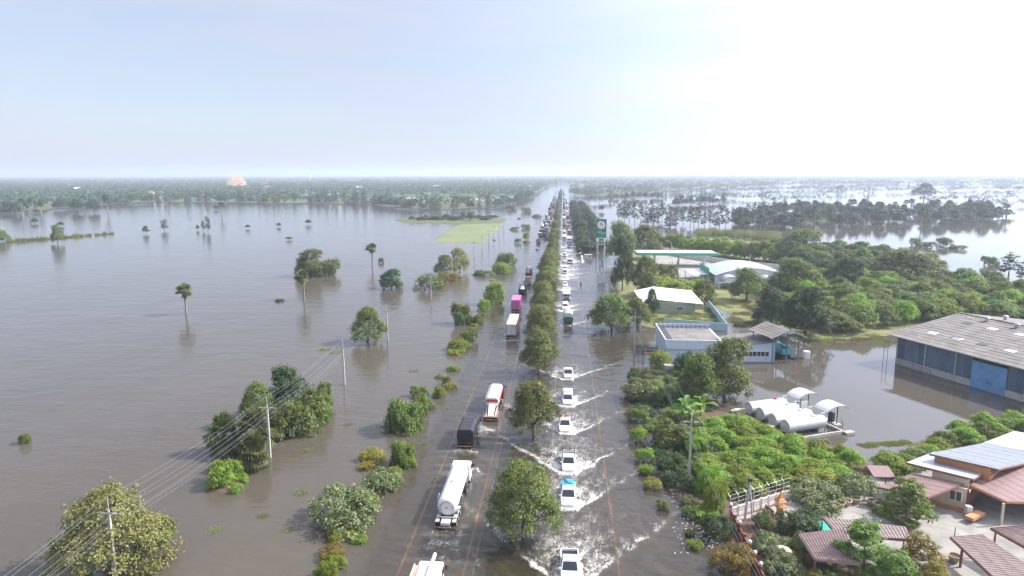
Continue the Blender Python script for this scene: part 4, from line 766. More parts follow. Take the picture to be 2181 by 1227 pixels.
for i in range(46):
    px = random.uniform(1700, 1900); py = 720 + random.uniform(-6, 10); plant('tuft', G(px, py), random.uniform(1.5, 3), random.uniform(.2, .6), 'grass tuft along the far bank of the calm pond', 'grass along the pond bank')
# house garden
for i in range(34):
    kd = random.choice(('areca', 'bush_sage', 'bush_dark', 'bush', 'bush_yellow', 'areca')); x, y = random.uniform(20.6, 26.5), random.uniform(57, 73); w_ = random.uniform(1.2, 2.6)
    plant(kd, (x, y, .2), w_, w_ * random.uniform(.6, .95), 'garden plant in the bed inside the brown fence', 'garden bed plants', name='garden_plant', cat='plant')
GD = [('tiered', 1868, 1990, 1016, 1118, 'tiered green tree on the courtyard, before the house'), ('tiered', 1770, 1905, 1108, 1225, 'large tiered tree over the brown garden roofs'), ('tiered', 1850, 1960, 1170, 1260, 'tiered tree at the bottom edge right of the large one'), ('tiered_yellow', 1905, 2010, 1134, 1215, 'yellow green tiered tree on the courtyard'), ('tiered_yellow', 1950, 2030, 1190, 1270, 'yellow green bush cut by the bottom edge'), ('bush_sage', 1680, 1800, 1028, 1090, 'shrub with white blossoms above the row of pots'), ('bush_sage', 1790, 1870, 1010, 1070, 'grey green shrub behind the courtyard pots'), ('bush_dark', 1652, 1742, 1080, 1142, 'dark glossy shrub beside the spirit house'), ('areca', 1600, 1665, 1120, 1185, 'feathery palm inside the brown fence'), ('areca', 1690, 1740, 1140, 1195, 'pale feathery palm beside the brown roof'), ('areca', 1640, 1690, 1150, 1215, 'second feathery palm inside the brown fence'), ('bush_sage', 1625, 1705, 1185, 1240, 'variegated shrub at the bottom edge inside the fence'), ('areca', 1720, 1790, 1190, 1250, 'drooping palm at the bottom edge under the brown roof'), ('bush_sage', 1600, 1640, 1085, 1130, 'small grey potted shrub near the leaning pole'), ('bush', 1860, 1930, 1075, 1105, 'low plants in the shaded pots'), ('bush_dark', 1880, 1935, 960, 1000, 'dark shrub left of the white roofs')]
for row in GD: plant_px(*row[:6], z=.2)
# ------------------------------------------------------------------ vehicles (local +Y is the front, z=0 the road surface)
for n_, c_ in dict(veh_white=(.8, .8, .79), veh_silver=(.56, .58, .6), veh_grey=(.26, .27, .29), veh_black=(.03, .03, .035), veh_blue=(.08, .2, .42), veh_red=(.5, .05, .04), veh_green=(.02, .11, .09), veh_pink=(.62, .12, .34), veh_orange=(.62, .27, .1), veh_brown=(.28, .17, .12), veh_cream=(.66, .58, .5), veh_teal=(.1, .34, .36)).items():
    mat(n_, c_, .32, var=.12, scale=1.1, spec=.5)
mat('tarp_black', (.03, .032, .038), .55, var=.3, bump=.5, bscale=2.5); mat('tarp_blue', (.05, .3, .7), .5, var=.35, scale=4, bump=.6, bscale=6); mat('tarp_grey', (.36, .37, .4), .6, var=.15, bump=.3)
mat('cargo_brown', (.3, .16, .1), .8, var=.5, scale=4); mat('cargo_orange', (.55, .26, .13), .8, var=.5, scale=3); mat('skin', (.42, .26, .18), .6, var=.1); mat('cloth_dark', (.02, .02, .025), .85); mat('cloth_red', (.4, .07, .06), .8); mat('plate', (.7, .68, .55), .5); mat('plate_yellow', (.75, .5, .08), .5)
mat('lettering_red', (.35, .04, .08), .5); mat('roof_rust', (.42, .28, .22), .6, var=.4, scale=2)
_wm = {}; FAR_LOD = False
def wheels(t, xs_, ys_, r=.36, w_=.24, rim=True):
    if FAR_LOD: return
    k = (r, w_)
    if k not in _wm:
        b = MB().bar((-w_ / 2, 0, 0), (w_ / 2, 0, 0), r, n=14); a = b.build('tmp', 'rubber'); b = MB().bar((-w_ / 2 - .01, 0, 0), (w_ / 2 + .01, 0, 0), r * .58, n=10); c = b.build('tmp', 'steel'); _wm[k] = (a.data, c.data)
        bpy.data.objects.remove(a); bpy.data.objects.remove(c)
    for y in ys_:
        for x in xs_:
            o = link('wheel', _wm[k][0], t, (x, y, r))
            if rim: link('rim', _wm[k][1], o)
def quad(t, name, m, p, off=None):
    """flat panel given by four corners, 12 mm thick, set just proud of what it sits on"""
    a, b, c = [Vector(q) for q in p[:3]]; n = (b - a).cross(c - a).normalized() * .012; q = [Vector(x) for x in p]; v = [x + n for x in q] + [x - n for x in q]; k = len(q)
    return MB().add(v, [tuple(range(k)), tuple(range(k, 2 * k))[::-1]] + [(i, k + i, k + (i + 1) % k, (i + 1) % k) for i in range(k)]).build(name, m, t)
def place(kind, label, cat, x, y_near, L, away, group): return thing(kind, label, cat, (x, y_near + L / 2, ROADZ), 0 if away else math.pi, group)
def ring(y, w_, z0, z1, k=.08): return [(-w_, y, z0 + k), (-w_ + k, y, z0), (w_ - k, y, z0), (w_, y, z0 + k), (w_, y, z1 - k), (w_ - k, y, z1), (-w_ + k, y, z1), (-w_, y, z1 - k)]
def cabin(t, y0, y1, y2, y3, w0, w1, z0, z1, m, lod=0, glass=True):
    """tapered passenger cabin: base y0..y1, roof y2..y3; windows are set into it"""
    b = MB(); v = [(-w0, y0, z0), (w0, y0, z0), (w0, y1, z0), (-w0, y1, z0), (-w1, y2, z1), (w1, y2, z1), (w1, y3, z1), (-w1, y3, z1)]
    b.add(v, [(3, 2, 1, 0), (4, 5, 6, 7), (0, 1, 5, 4), (1, 2, 6, 5), (2, 3, 7, 6), (3, 0, 4, 7)]); b.rbox((0, (y2 + y3) / 2, z1 + .01), (2 * w1 - .02, y3 - y2 + .02, .09), .04); b.build('cab', m, t)
    L = lambda a, b_, q: tuple(a[i] * (1 - q) + b_[i] * q for i in range(3)); o = .015
    A, B, C, D = v[3], v[2], v[6], v[7]; ins = lambda a, b_, c, d, s, lo, hi: [L(L(a, b_, s), L(d, c, s), lo), L(L(a, b_, 1 - s), L(d, c, 1 - s), lo), L(L(a, b_, 1 - s), L(d, c, 1 - s), hi), L(L(a, b_, s), L(d, c, s), hi)]
    mv = lambda P, dx, dy: [(p[0] + dx, p[1] + dy, p[2] + .008) for p in P]
    quad(t, 'windscreen', 'glass_dark', mv(ins(A, B, C, D, .06, .1, .9), 0, o))
    if FAR_LOD: return
    quad(t, 'rear_window', 'glass_dark', mv(ins(v[1], v[0], v[4], v[5], .1, .3, .88), 0, -o))
    quad(t, 'side_window', 'glass_dark', mv(ins(v[2], v[1], v[5], v[6], .1, .3, .88), o, 0)); quad(t, 'side_window', 'glass_dark', mv(ins(v[0], v[3], v[7], v[4], .1, .3, .88), -o, 0))
def pickup(label, x, y_near, away=False, m='veh_white', load=None, lod=0, group='vehicles fording the right carriageway', kind='pickup_truck', cat='pickup truck'):
    L = 5.2; t = place(kind, label, cat, x, y_near, L, away, group)
    MB().loft([ring(-2.6, .86, .5, .98), ring(-2.5, .92, .44, 1.04), ring(.9, .93, .42, 1.05), ring(1.2, .92, .42, 1.06), ring(2.25, .88, .42, 1.0), ring(2.48, .84, .46, .93), ring(2.6, .74, .52, .8)]).build('body', m, t)
    cabin(t, -.85, 1.2, -.62, .42, .88, .72, 1.03, 1.76, m, lod)
    quad(t, 'bed_liner', 'black_paint', [(-.8, -2.48, 1.056), (.8, -2.48, 1.056), (.8, -.9, 1.056), (-.8, -.9, 1.056)])
    for s in (-1, 1): MB().box((s * .86, -1.7, 1.16), (.1, 1.6, .24)).build('bed_side', m, t)
    MB().box((0, -2.55, 1.14), (1.8, .08, .28)).build('tailgate', m, t); quad(t, 'grille', 'black_paint', [(-.5, 2.6, .58), (.5, 2.6, .58), (.5, 2.53, .86), (-.5, 2.53, .86)][::-1])
    wheels(t, (-.8, .8), (-1.6, 1.6), rim=lod == 0)
    if lod == 0:
        MB().rbox((0, 2.58, .5), (1.74, .16, .22), .06).build('bumper', m, t); MB().box((0, 2.67, .5), (.36, .015, .13)).build('number_plate', 'plate', t); MB().box((0, -2.62, .55), (1.7, .14, .16)).build('bumper', 'steel', t)
        quad(t, 'bonnet_crease', m, [(-.7, 1.25, 1.067), (.7, 1.25, 1.067), (.6, 2.2, 1.012), (-.6, 2.2, 1.012)])
        for s in (-1, 1):
            MB().rbox((s * .7, 2.46, .82), (.3, .2, .15), .04).build('headlight', 'lamp_glass', t); MB().box((s * 1.0, .95, 1.16), (.2, .1, .16)).build('mirror', m, t); MB().box((s * .84, -2.62, .95), (.12, .04, .3)).build('tail_light', 'lamp_red', t)
    if load == 'tarp':
        b = MB()
        for i in range(9): b.rbox((random.uniform(-.55, .55), random.uniform(-2.2, -.5), 1.55 + random.uniform(-.2, .25)), (random.uniform(.5, .9), random.uniform(.5, .8), .5), .16)
        b.rbox((0, -1.4, 1.32), (1.75, 1.9, .6), .15); b.build('tarpaulin_load', 'tarp_blue', t)
    if load == 'cage':
        b = MB()
        for s in (-1, 1):
            for y in (-2.4, -1.6, -.85): b.bar((s * .84, y, 1.2), (s * .84, y, 2.35), .03)
            for z in (1.6, 2.0, 2.35): b.bar((s * .84, -2.4, z), (s * .84, -.85, z), .025)
        for z in (1.9, 2.1, 2.35): b.bar((-.84, -.82, z), (.84, -.82, z), .03)
        b.build('cage_frame', 'black_paint', t)
    if load == 'cargo':
        b = MB()
        for i in range(8): b.rbox((random.uniform(-.5, .5), random.uniform(-2.2, -1.1), 1.35 + random.uniform(0, .35)), (.6, .55, .4), .1)
        b.build('bundled_cargo', 'cargo_brown', t); f = MB()
        for s in (-1, 1):
            for y in (-2.45, -.85): f.bar((s * .84, y, 1.2), (s * .84, y, 2.1), .025)
        f.bar((-.84, -.85, 2.05), (.84, -.85, 2.05), .025); f.build('rack', 'steel', t)
    if load == 'canopy':
        MB().rbox((0, -1.7, 1.55), (1.72, 1.7, .85), .14).build('canopy_top', m, t); MB().box((0, -.35, 1.86), (1.3, .12, .1)).build('light_bar', 'lamp_glass', t)
    return t
def car(label, x, y_near, away, m, group):
    L = 4.4; t = place('car', label, 'car', x, y_near, L, away, group)
    MB().loft([ring(-2.2, .74, .42, .82), ring(-2.0, .84, .32, .9), ring(1.0, .85, .3, .92), ring(1.9, .8, .32, .78), ring(2.2, .66, .4, .62)]).build('body', m, t)
    cabin(t, -1.7, .95, -1.0, .25, .78, .6, .88, 1.42, m); wheels(t, (-.74, .74), (-1.35, 1.35), .31, .2, False)
    for s in () if FAR_LOD else (-1, 1): MB().box((s * .6, 2.08, .66), (.26, .14, .12)).build('headlight', 'lamp_glass', t)
    return t
def truck_cab(t, y1, m, w_=1.2, zt=2.75, ln=1.9, lod=0, defl=False):
    """cab over engine: front face at y1"""
    y0 = y1 - ln; MB().loft([ring(y0, w_ - .03, .62, zt, .12), ring(y1 - .5, w_, .55, zt, .12), ring(y1 - .12, w_ - .02, .55, zt - .12, .12), ring(y1, w_ - .08, .6, zt - 1.1, .12)]).build('cab', m, t)
    quad(t, 'windscreen', 'glass_dark', [(-w_ + .14, y1 + .0, zt - 1.12), (w_ - .14, y1 + .0, zt - 1.12), (w_ - .18, y1 - .115, zt - .28), (-w_ + .18, y1 - .115, zt - .28)][::-1])
    for s in () if FAR_LOD else (-1, 1): quad(t, 'side_window', 'glass_dark', [(s * (w_ + .006), y1 - .3, zt - 1.1), (s * (w_ + .006), y1 - 1.2, zt - 1.05), (s * (w_ + .006), y1 - 1.2, zt - .4), (s * (w_ + .006), y1 - .42, zt - .4)][::s])
    MB().box((0, y1 + .02, .62), (2 * w_ - .1, .2, .34)).build('bumper', 'chassis', t)
    if lod == 0:
        MB().box((0, y1 + .02, 1.15), (1.5, .06, .42)).build('grille', 'black_paint', t); MB().box((0, y1 + .13, .62), (.4, .015, .14)).build('number_plate', 'plate', t)
        for s in (-1, 1):
            MB().rbox((s * (w_ - .25), y1 + .03, .88), (.34, .12, .18), .04).build('headlight', 'lamp_glass', t)
            MB().box((s * (w_ + .2), y1 - .05, zt - .75), (.2, .1, .42)).bar((s * w_, y1 - .1, zt - .5), (s * (w_ + .2), y1 - .05, zt - .55), .02).build('mirror', 'black_paint', t)
    if defl: MB().add([(-w_ + .1, y1 - .5, zt), (w_ - .1, y1 - .5, zt), (w_ - .1, y0, zt), (-w_ + .1, y0, zt), (-w_ + .2, y0 + .2, zt + .7), (w_ - .2, y0 + .2, zt + .7)], [(0, 1, 5, 4), (1, 2, 5), (0, 4, 3), (2, 3, 4, 5), (3, 2, 1, 0)]).build('wind_deflector', m, t)
def chassis(t, L, axles, lod=0):
    MB().box((-.42, -.1, .8), (.12, L - .5, .24)).box((.42, -.1, .8), (.12, L - .5, .24)).box((0, 0, .74), (.8, L * .8, .1)).build('chassis_frame', 'chassis', t); wheels(t, (-1.0, 1.0), axles, .5, .34, lod == 0)
    if lod == 0:
        MB().box((0, -L / 2 + .1, .62), (2.3, .12, .14)).build('rear_bumper', 'steel', t); MB().box((0, -L / 2 + .02, .64), (.4, .02, .16)).build('number_plate', 'plate_yellow', t)
        for s in (-1, 1): MB().box((s * .9, -L / 2 + .02, .7), (.4, .05, .14)).build('tail_light', 'lamp_red', t); MB().box((s * .95, -L / 2 + .5, .55), (.5, .03, .5)).build('mudflap', 'rubber', t)
def container(t, y0, y1, zb, zt, m, rear, roof=None):
    MB().box((0, (y0 + y1) / 2, (zb + zt) / 2), (2.36, y1 - y0 - .1, zt - zb)).build('container_wall', m, t); b = MB(); n = int((y1 - y0) / .55)
    for i in range(n):
        for s in (-1, 1): b.box((s * 1.19, y0 + .3 + i * (y1 - y0 - .6) / max(n - 1, 1), (zb + zt) / 2), (.06, .26, zt - zb - .3))
    b.build('corrugation', m, t); f = MB()
    for s in (-1, 1):
        for y in (y0, y1): f.box((s * 1.17, y, (zb + zt) / 2), (.14, .14, zt - zb + .04))
        for z in (zb, zt): f.box((s * 1.17, (y0 + y1) / 2, z), (.13, y1 - y0, .13))
    for y in (y0, y1): f.box((0, y, zt), (2.3, .13, .13)); f.box((0, y, zb), (2.3, .13, .15))
    f.build('corner_frame', m, t); MB().box((0, (y0 + y1) / 2, zt + .03), (2.3, y1 - y0 - .12, .05)).build('roof_panel', roof or m, t)
    for s in (-1, 1):
        d = MB().box((s * .56, y0 - .02, (zb + zt) / 2), (1.06, .05, zt - zb - .2)).build('door', rear, t)
        for k in (.28, .82): MB().bar((s * k, y0 - .07, zb + .15), (s * k, y0 - .07, zt - .15), .025, n=6).build('locking_bar', 'steel', d)
def truck(label, x, y_near, L, away, cab, body, m='veh_white', lod=0, group=None, m2=None, kind=None, cat='truck', rear=None):
    t = place(kind or {'container': 'container_truck', 'tank': 'tanker_truck', 'tarp': 'covered_truck', 'dump': 'dump_truck', 'mixer': 'mixer_truck', 'bulk': 'bulk_truck', 'box': 'box_truck', 'canopy': 'canopy_truck', 'flat': 'flatbed_truck', 'hopper': 'hopper_truck'}[body], label, cat, x, y_near, L, away, group or ('trucks in the left carriageway' if away else 'vehicles fording the right carriageway'))
    h = L / 2; chassis(t, L, (-h + 1.0, -h + 2.3, h - 1.2) if L < 9 else (-h + 1.1, -h + 2.4, -h + 3.7, h - 4.2, h - 1.2), lod); truck_cab(t, h, cab, lod=lod, defl=body in ('box',))
    if body == 'container': container(t, -h + .1, h - 2.6, 1.25, 3.85, m, rear or m, m2)
    if body == 'tarp':
        b = MB(); rings = []
        for i, y in enumerate(np.linspace(-h + .05, h - 2.3, 8)):
            k = .05 * (i % 2); rings.append([(-1.16 - k, y, 1.2), (1.16 + k, y, 1.2), (1.18 + k, y, 2.9 - k), (.8, y, 3.12 + k), (-.8, y, 3.12 + k), (-1.18 - k, y, 2.9 - k)])
        b.loft(rings).build('tarpaulin_cover', 'tarp_black', t); quad(t, 'tailboard', 'black_paint', [(-1.05, -h + .02, 1.25), (-1.05, -h + .02, 2.75), (1.05, -h + .02, 2.75), (1.05, -h + .02, 1.25)][::-1]); MB().box((0, -h, 1.2), (2.36, .1, .25)).build('tail_sill', 'chassis', t)
        MB().tube([(-1., -h - .02, 2.8), (-.55, -h - .04, 2.3), (.2, -h - .04, 1.9), (1., -h - .02, 1.75)], .03).build('cover_rope', 'chassis', t); MB().box((0, h - 2.15, 2.95), (2.1, .25, .28)).build('header_board', 'black_paint', t)
    if body == 'tank':
        n = 20; rings = []; y0, y1 = -h + 1.3, h - 2.5; R = 1.13; zc = 2.35
        for y, r in ((y0, .55), (y0 + .06, .82), (y0 + .18, 1.02), (y0 + .38, R), (y1 - .38, R), (y1 - .16, 1.0), (y1 - .04, .75), (y1, .5)): rings.append([(r * math.cos(2 * math.pi * i / n), y, zc + r * math.sin(2 * math.pi * i / n)) for i in range(n)])
        MB().loft(rings).build('tank_shell', m, t, smooth=True); b = MB()
        for y in (y0 + 1.2, (y0 + y1) / 2, y1 - 1.2): b.box((0, y, 1.2), (2.2, .25, .5))
        b.build('saddle', 'steel', t); MB().bar((0, (y0 + y1) / 2 - .6, zc + R - .03), (0, (y0 + y1) / 2 - .6, zc + R + .12), .22, n=12).build('manhole', 'steel', t)
        MB().bar((0, y0 - .04, zc), (0, y0 + .1, zc), .09, n=10).build('end_valve', 'chassis', t)
        b = MB(); b.bar((-1.15, y0 - .25, 1.35), (1.15, y0 - .25, 1.35), .045)
        for s in (-1, 1): b.bar((s * .5, y0 - .3, .7), (s * .5, y0 - .25, 1.35), .04); b.bar((s * 1.1, y0 - .25, 1.35), (s * 1.0, y0 + .4, 1.25), .03)
        b.bar((-.5, y0 - .3, 1.0), (.5, y0 - .3, 1.0), .035).build('rear_rail', 'white_dirty', t); MB().box((0, -h + .6, .98), (1.0, 1.0, .3)).build('valve_box', 'white_dirty', t)
        for s in (-1, 1):
            for k in range(4): MB().box((s * .95, -h + .75 + k * 1.0, 1.13), (.46, .8, .05)).build('mudguard', 'silver_paint', t)
        b = MB(); b.tube([(-1.2, y0 + 1.6, 1.7), (-1.35, y0 + 1.9, 2.5), (-1.2, y0 + 2.4, 2.9)], .04).build('hand_rail', 'white_dirty', t)
        b = MB().bar((-1.25, h - 2.15, 1.2), (-1.25, h - 2.15, 3.1), .06).build('exhaust', 'steel', t)
        for k, ch in enumerate('' if lod else 'วัตถุอันตราย'.replace('ั', '').replace('ุ', '')):
            a = R_(200 - k * 24); text('lettering', ch, .36, 'lettering_red', t, (.74 * math.cos(a), y0 - .03, zc + .74 * math.sin(a)), (R_(90), a - R_(90) if False else 0, 0), .012).rotation_euler = (Matrix.Rotation(0, 3, 'X') @ Matrix.Rotation(R_(90), 3, 'X') @ Matrix.Rotation(a - R_(90), 3, 'Z')).to_euler()
    if body == 'hopper':
        MB().box((0, -.8, 2.2), (2.44, L - 2.6, 2.4)).build('hopper_body', m, t); q = (L - 2.6) / 3
        for k in range(3):
            yc = -.8 - (L - 2.6) / 2 + q * (k + .5)
            MB().rbox((-.16, yc, 3.45), (1.0, q - .12, .1), .04).build('roof_hatch', m, t); MB().box((-.9, yc, 3.42), (.36, q - .1, .05)).build('walkway', 'roof_rust', t); MB().box((.82, yc, 3.44), (.62, q - .06, .08)).build('roof_panel', m, t)
        MB().box((-1.18, -.8, 3.5), (.06, L - 2.6, .2)).box((-.62, -.8, 3.46), (.12, L - 2.6, .14)).build('roof_rail', 'veh_cream', t); MB().bar((.42, -h + 1, 3.62), (.42, h - .5, 3.62), .17, n=12).build('discharge_pipe', 'white_paint', t)
    if body == 'dump':
        for s in (-1, 1):
            MB().add([(s * 1.15, -h + .1, 1.25), (s * 1.15, h - 2.3, 1.25), (s * 1.2, h - 2.3, 2.5), (s * 1.2, -h + .1, 2.5), (s * 1.07, -h + .1, 1.25), (s * 1.07, h - 2.3, 1.25), (s * 1.1, h - 2.3, 2.5), (s * 1.1, -h + .1, 2.5)], [(0, 1, 2, 3), (7, 6, 5, 4), (3, 2, 6, 7), (0, 4, 5, 1), (0, 3, 7, 4), (1, 5, 6, 2)]).build('bed_side', m, t)
            for k in range(0 if FAR_LOD else 4): MB().box((s * 1.22, -h + .8 + k * (L - 3.4) / 3, 1.9), (.08, .14, 1.2)).build('stake', m, t)
        MB().box((0, -h + .12, 1.85), (2.2, .1, 1.2)).build('tailgate', m, t); MB().box((0, h - 2.35, 2.0), (2.2, .1, 1.5)).build('header_board', m, t); MB().box((0, -1.1, 1.35), (2.1, L - 2.6, .12)).build('bed_floor', 'chassis', t)
        if m2: b = MB(); [b.rbox((random.uniform(-.6, .6), random.uniform(-h + .8, h - 3), random.uniform(1.7, 2.3)), (.9, 1.1, .8), .2) for _ in range(10)]; b.build('cargo_heap', m2, t)
    if body == 'mixer':
        n = 14; rings = []
        for y, r, z in ((-h + .6, .55, 2.9), (-h + 1.2, .95, 2.7), (-.8, 1.2, 2.35), (h - 3.2, .95, 2.1), (h - 2.4, .5, 1.95)): rings.append([(r * math.cos(6.2832 * i / n), y, z + r * math.sin(6.2832 * i / n)) for i in range(n)])
        MB().loft(rings).build('drum', m, t, smooth=True); MB().add([(-.45, -h + .2, 2.2), (.45, -h + .2, 2.2), (.35, -h + .7, 3.3), (-.35, -h + .7, 3.3), (0, -h - .2, 1.2)], [(0, 1, 2, 3), (0, 4, 1)]).build('chute', 'steel', t); MB().box((0, -h + .5, 1.5), (1.8, .8, .9)).build('pedestal', m2 or 'chassis', t)
    if body == 'bulk':
        n = 12; rings = []; y0, y1 = -h + 3.2, h - 2.6
        for y, k in ((y0, .82), (y0 + .25, 1.), (y1 - .25, 1.), (y1, .85)): rings.append([(q * 1.2 * k, y, 2.35 + z * 1.05 * k) for q, z in ((-1, .15), (-.92, .75), (-.6, 1.), (.6, 1.), (.92, .75), (1, .15), (.75, -.55), (.3, -1.), (-.3, -1.), (-.75, -.55))][::-1])
        MB().loft(rings).build('bulk_tank', 'white_paint', t, smooth=False)
        for s in (-1, 1): quad(t, 'red_band', 'veh_red', [(s * 1.215, y0 + .3, 2.5), (s * 1.215, y1 - .3, 2.5), (s * 1.15, y1 - .3, 2.98), (s * 1.15, y0 + .3, 2.98)][::s])
        quad(t, 'red_band', 'veh_red', [(-1.0, y0 - .012, 2.45), (1.0, y0 - .012, 2.45), (.93, y0 - .012, 2.95), (-.93, y0 - .012, 2.95)][::-1])
        for k in range(3): MB().bar((0, y0 + 1 + k * (y1 - y0 - 2) / 2, 3.36), (0, y0 + 1 + k * (y1 - y0 - 2) / 2, 3.5), .26, n=10).build('manhole', 'white_dirty', t)
        MB().box((-.7, (y0 + y1) / 2, 3.42), (.05, y1 - y0 - 1, .1)).box((.7, (y0 + y1) / 2, 3.42), (.05, y1 - y0 - 1, .1)).build('walkway_rail', 'black_paint', t)
        MB().add([(-.4, -h + .4, 1.15), (.4, -h + .4, 1.15), (.5, y0 + .1, 2.3), (-.5, y0 + .1, 2.3), (-.4, -h + .4, .95), (.4, -h + .4, .95), (.5, y0 + .1, 1.6), (-.5, y0 + .1, 1.6)], [(0, 1, 2, 3), (7, 6, 5, 4), (0, 4, 5, 1), (1, 5, 6, 2), (3, 7, 4, 0), (2, 6, 7, 3)]).build('tail_chute', 'white_paint', t); MB().box((0, -h + 1.7, .98), (2.3, 3.2, .1)).build('rear_deck', 'cargo_brown', t)
        for s in (-1, 1): MB().bar((s * .75, -h + .5, 1.05), (s * .85, y0 + .3, 1.5), .07).build('hose', 'white_dirty', t)
        MB().box((0, h - 2.2, 2.75), (2.3, .3, 1.0)).build('header_frame', 'black_paint', t)
    if body == 'box':
        MB().rbox((0, -1.1, 2.3), (2.36, L - 2.2, 2.1), .08).build('cargo_box', m, t); quad(t, 'roof_patch', 'roof_rust', [(-.95, -h + .4, 3.36), (-.08, -h + .4, 3.36), (-.08, h - 2.8, 3.36), (-.95, h - 2.8, 3.36)]); quad(t, 'roof_patch', 'roof_rust', [(.08, -h + .4, 3.36), (.95, -h + .4, 3.36), (.95, h - 2.8, 3.36), (.08, h - 2.8, 3.36)])
    if body == 'canopy':
        MB().box((0, -1.1, 1.3), (2.36, L - 2.4, .2)).build('bed_floor', 'chassis', t); b = MB(); rings = [[(1.22 * math.cos(a), y, 2.75 + .55 * math.sin(a)) for a in np.linspace(0, math.pi, 9)] + [(1.16 * math.cos(a), y, 2.7 + .5 * math.sin(a)) for a in np.linspace(math.pi, 0, 9)] for y in (-h + .1, h - 2.1)]; b.loft(rings).build('canopy_cover', 'tarp_grey', t); f = MB()
        for s in (-1, 1):
            for y in (-h + .2, -1.0, h - 2.2): f.bar((s * 1.16, y, 1.3), (s * 1.16, y, 2.8), .04)
            f.box((s * 1.17, -1.1, 1.65), (.05, L - 2.5, .5))
        f.build('side_rack', m, t)
    if body == 'flat': MB().box((0, -1.1, 1.3), (2.4, L - 2.3, .2)).build('flatbed', m, t); MB().rbox((0, -1.3, 1.9), (2.2, L - 3.2, 1.0), .15).build('load_cover', m2 or 'tarp_grey', t)
    return t
# left carriageway, rear ends towards the camera
truck('cream hopper truck with a white roof pipe, cut off by the bottom edge', -12.3, 49.2, 10.6, True, 'veh_cream', 'hopper', 'veh_cream')
truck('white gas tanker with red lettering on its round rear end', -12.75, 69.6, 13.6, True, 'veh_white', 'tank', 'white_paint')
truck('truck under a black tarpaulin, behind the white tanker', -13.75, 92.5, 7.2, True, 'veh_black', 'tarp')
truck('bulk truck with white tank, red band and sloping tail chute', -11.3, 103.5, 13.0, True, 'veh_black', 'bulk')
truck('semi truck with dirty white container and pale blue rear doors', -12.1, 158.8, 15.0, True, 'veh_grey', 'container', 'veh_brown', rear='white_dirty', m2='white_paint')
truck('truck carrying a bright pink container', -13.3, 190.5, 11.0, True, 'veh_grey', 'container', 'veh_pink')
truck('dark truck with crumpled silver sheeting over its load', -13.0, 217.5, 8.6, True, 'veh_black', 'dump', 'veh_black', 1, None, 'galvanised')
truck('grey open dump truck with a red crane head in front', -12.4, 236, 9, True, 'veh_red', 'dump', 'veh_grey', 1)
truck('brown cement mixer truck alone in its lane', -13.2, 262, 9, True, 'veh_brown', 'mixer', 'veh_grey', 1, None, 'veh_brown')
LEFTFAR = [(1144, 532, 'car', 'veh_blue', 'blue hatchback stopped in the left carriageway before the long queue'), (1146, 520, 'dump', 'veh_brown', 'brown dump truck right ahead of the blue hatchback'), (1150, 507, 'box', 'veh_green', 'box truck with pale green roof edge in the left queue'), (1160, 500, 'tarp', 'veh_grey', 'dark blue covered truck in the inner lane of the left queue'), (1152, 487, 'tank', 'veh_white', 'tanker with white rear end in the outer lane of the left queue'), (1164, 483, 'flat', 'veh_white', 'flatbed truck with white load in the inner lane of the left queue'), (1156, 474, 'dump', 'veh_brown', 'brown open truck ahead of the queue tanker'), (1168, 470, 'box', 'veh_white', 'white box truck close to the median in the left queue'), (1161, 462, 'tank', 'veh_white', 'short white tanker far up the left queue'), (1169, 459, 'container', 'veh_blue', 'blue container truck far up the left queue'), (1170, 449, 'tarp', 'veh_black', 'dark covered truck behind the far blue container'), (1167, 441, 'dump', 'veh_brown', 'maroon truck where the left queue begins to thin'), (1172, 437, 'car', 'veh_grey', 'grey car beside the maroon truck'), (1176, 434, 'box', 'veh_white', 'white box truck ahead of the maroon truck'), (1171, 435, 'box', 'veh_brown', 'brown box truck ahead of the grey car'), (1174, 421, 'box', 'veh_grey', 'outer of two dark trucks side by side far up the left road'), (1180, 421, 'box', 'veh_black', 'inner of two dark trucks side by side far up the left road'), (1182, 411, 'pickup', 'veh_grey', 'dark pickup farthest up the left road')]
FAR_LOD = True
for px, py, bd, cc, lab in LEFTFAR:
    x, y = ground_xy(px, py); x = max(-15, min(-10.4, x)); g_ = 'vehicles queued far up the left carriageway'
    if bd == 'car': car(lab, x, y, True, cc, g_)
    elif bd == 'pickup': pickup(lab, x, y, True, cc, None, 1, g_)
    else: truck(lab, x, y, 9, True, 'veh_grey', bd, cc, 1, g_)
FAR_LOD = False
# right carriageway, fronts towards the camera
RP = {k: ground_xy(px, py) for k, px, py in RIGHT}
pickup('white pickup with empty black bed at the bottom edge', 1.0, RP['r1'][1], m='veh_white')
pickup('white pickup loaded high under a bright blue tarpaulin', .95, RP['r2'][1], load='tarp')
pickup('white pickup with an open cage frame on its bed', 1.05, RP['r3'][1], load='cage')
pickup('white pickup carrying brown bundles in a rack', .6, RP['r4'][1], load='cargo')
pickup('silver pickup with a canopy and roof light bar', 1.1, RP['r5'][1], m='veh_silver', load='canopy')
pickup('pale silver pickup farthest of the five fording between the median and edge line', 1.3, RP['r6'][1], m='veh_silver')
truck('green fronted truck with an arched grey canopy', 1.6, RP['r7'][1], 8, False, 'veh_green', 'canopy', 'veh_white', 0)
pickup('white pickup half hidden behind the green fronted truck', .9, RP['r7b'][1] + 2.5, load='canopy')
truck('white box truck with rusty roof patches', 1.3, RP['r8'][1] + 11, 8.4, False, 'veh_white', 'box', 'white_dirty', 0)
car('white car following the rusty roofed box truck', 1.0, RP['r9'][1] + 9, False, 'veh_white', 'vehicles fording the right carriageway')
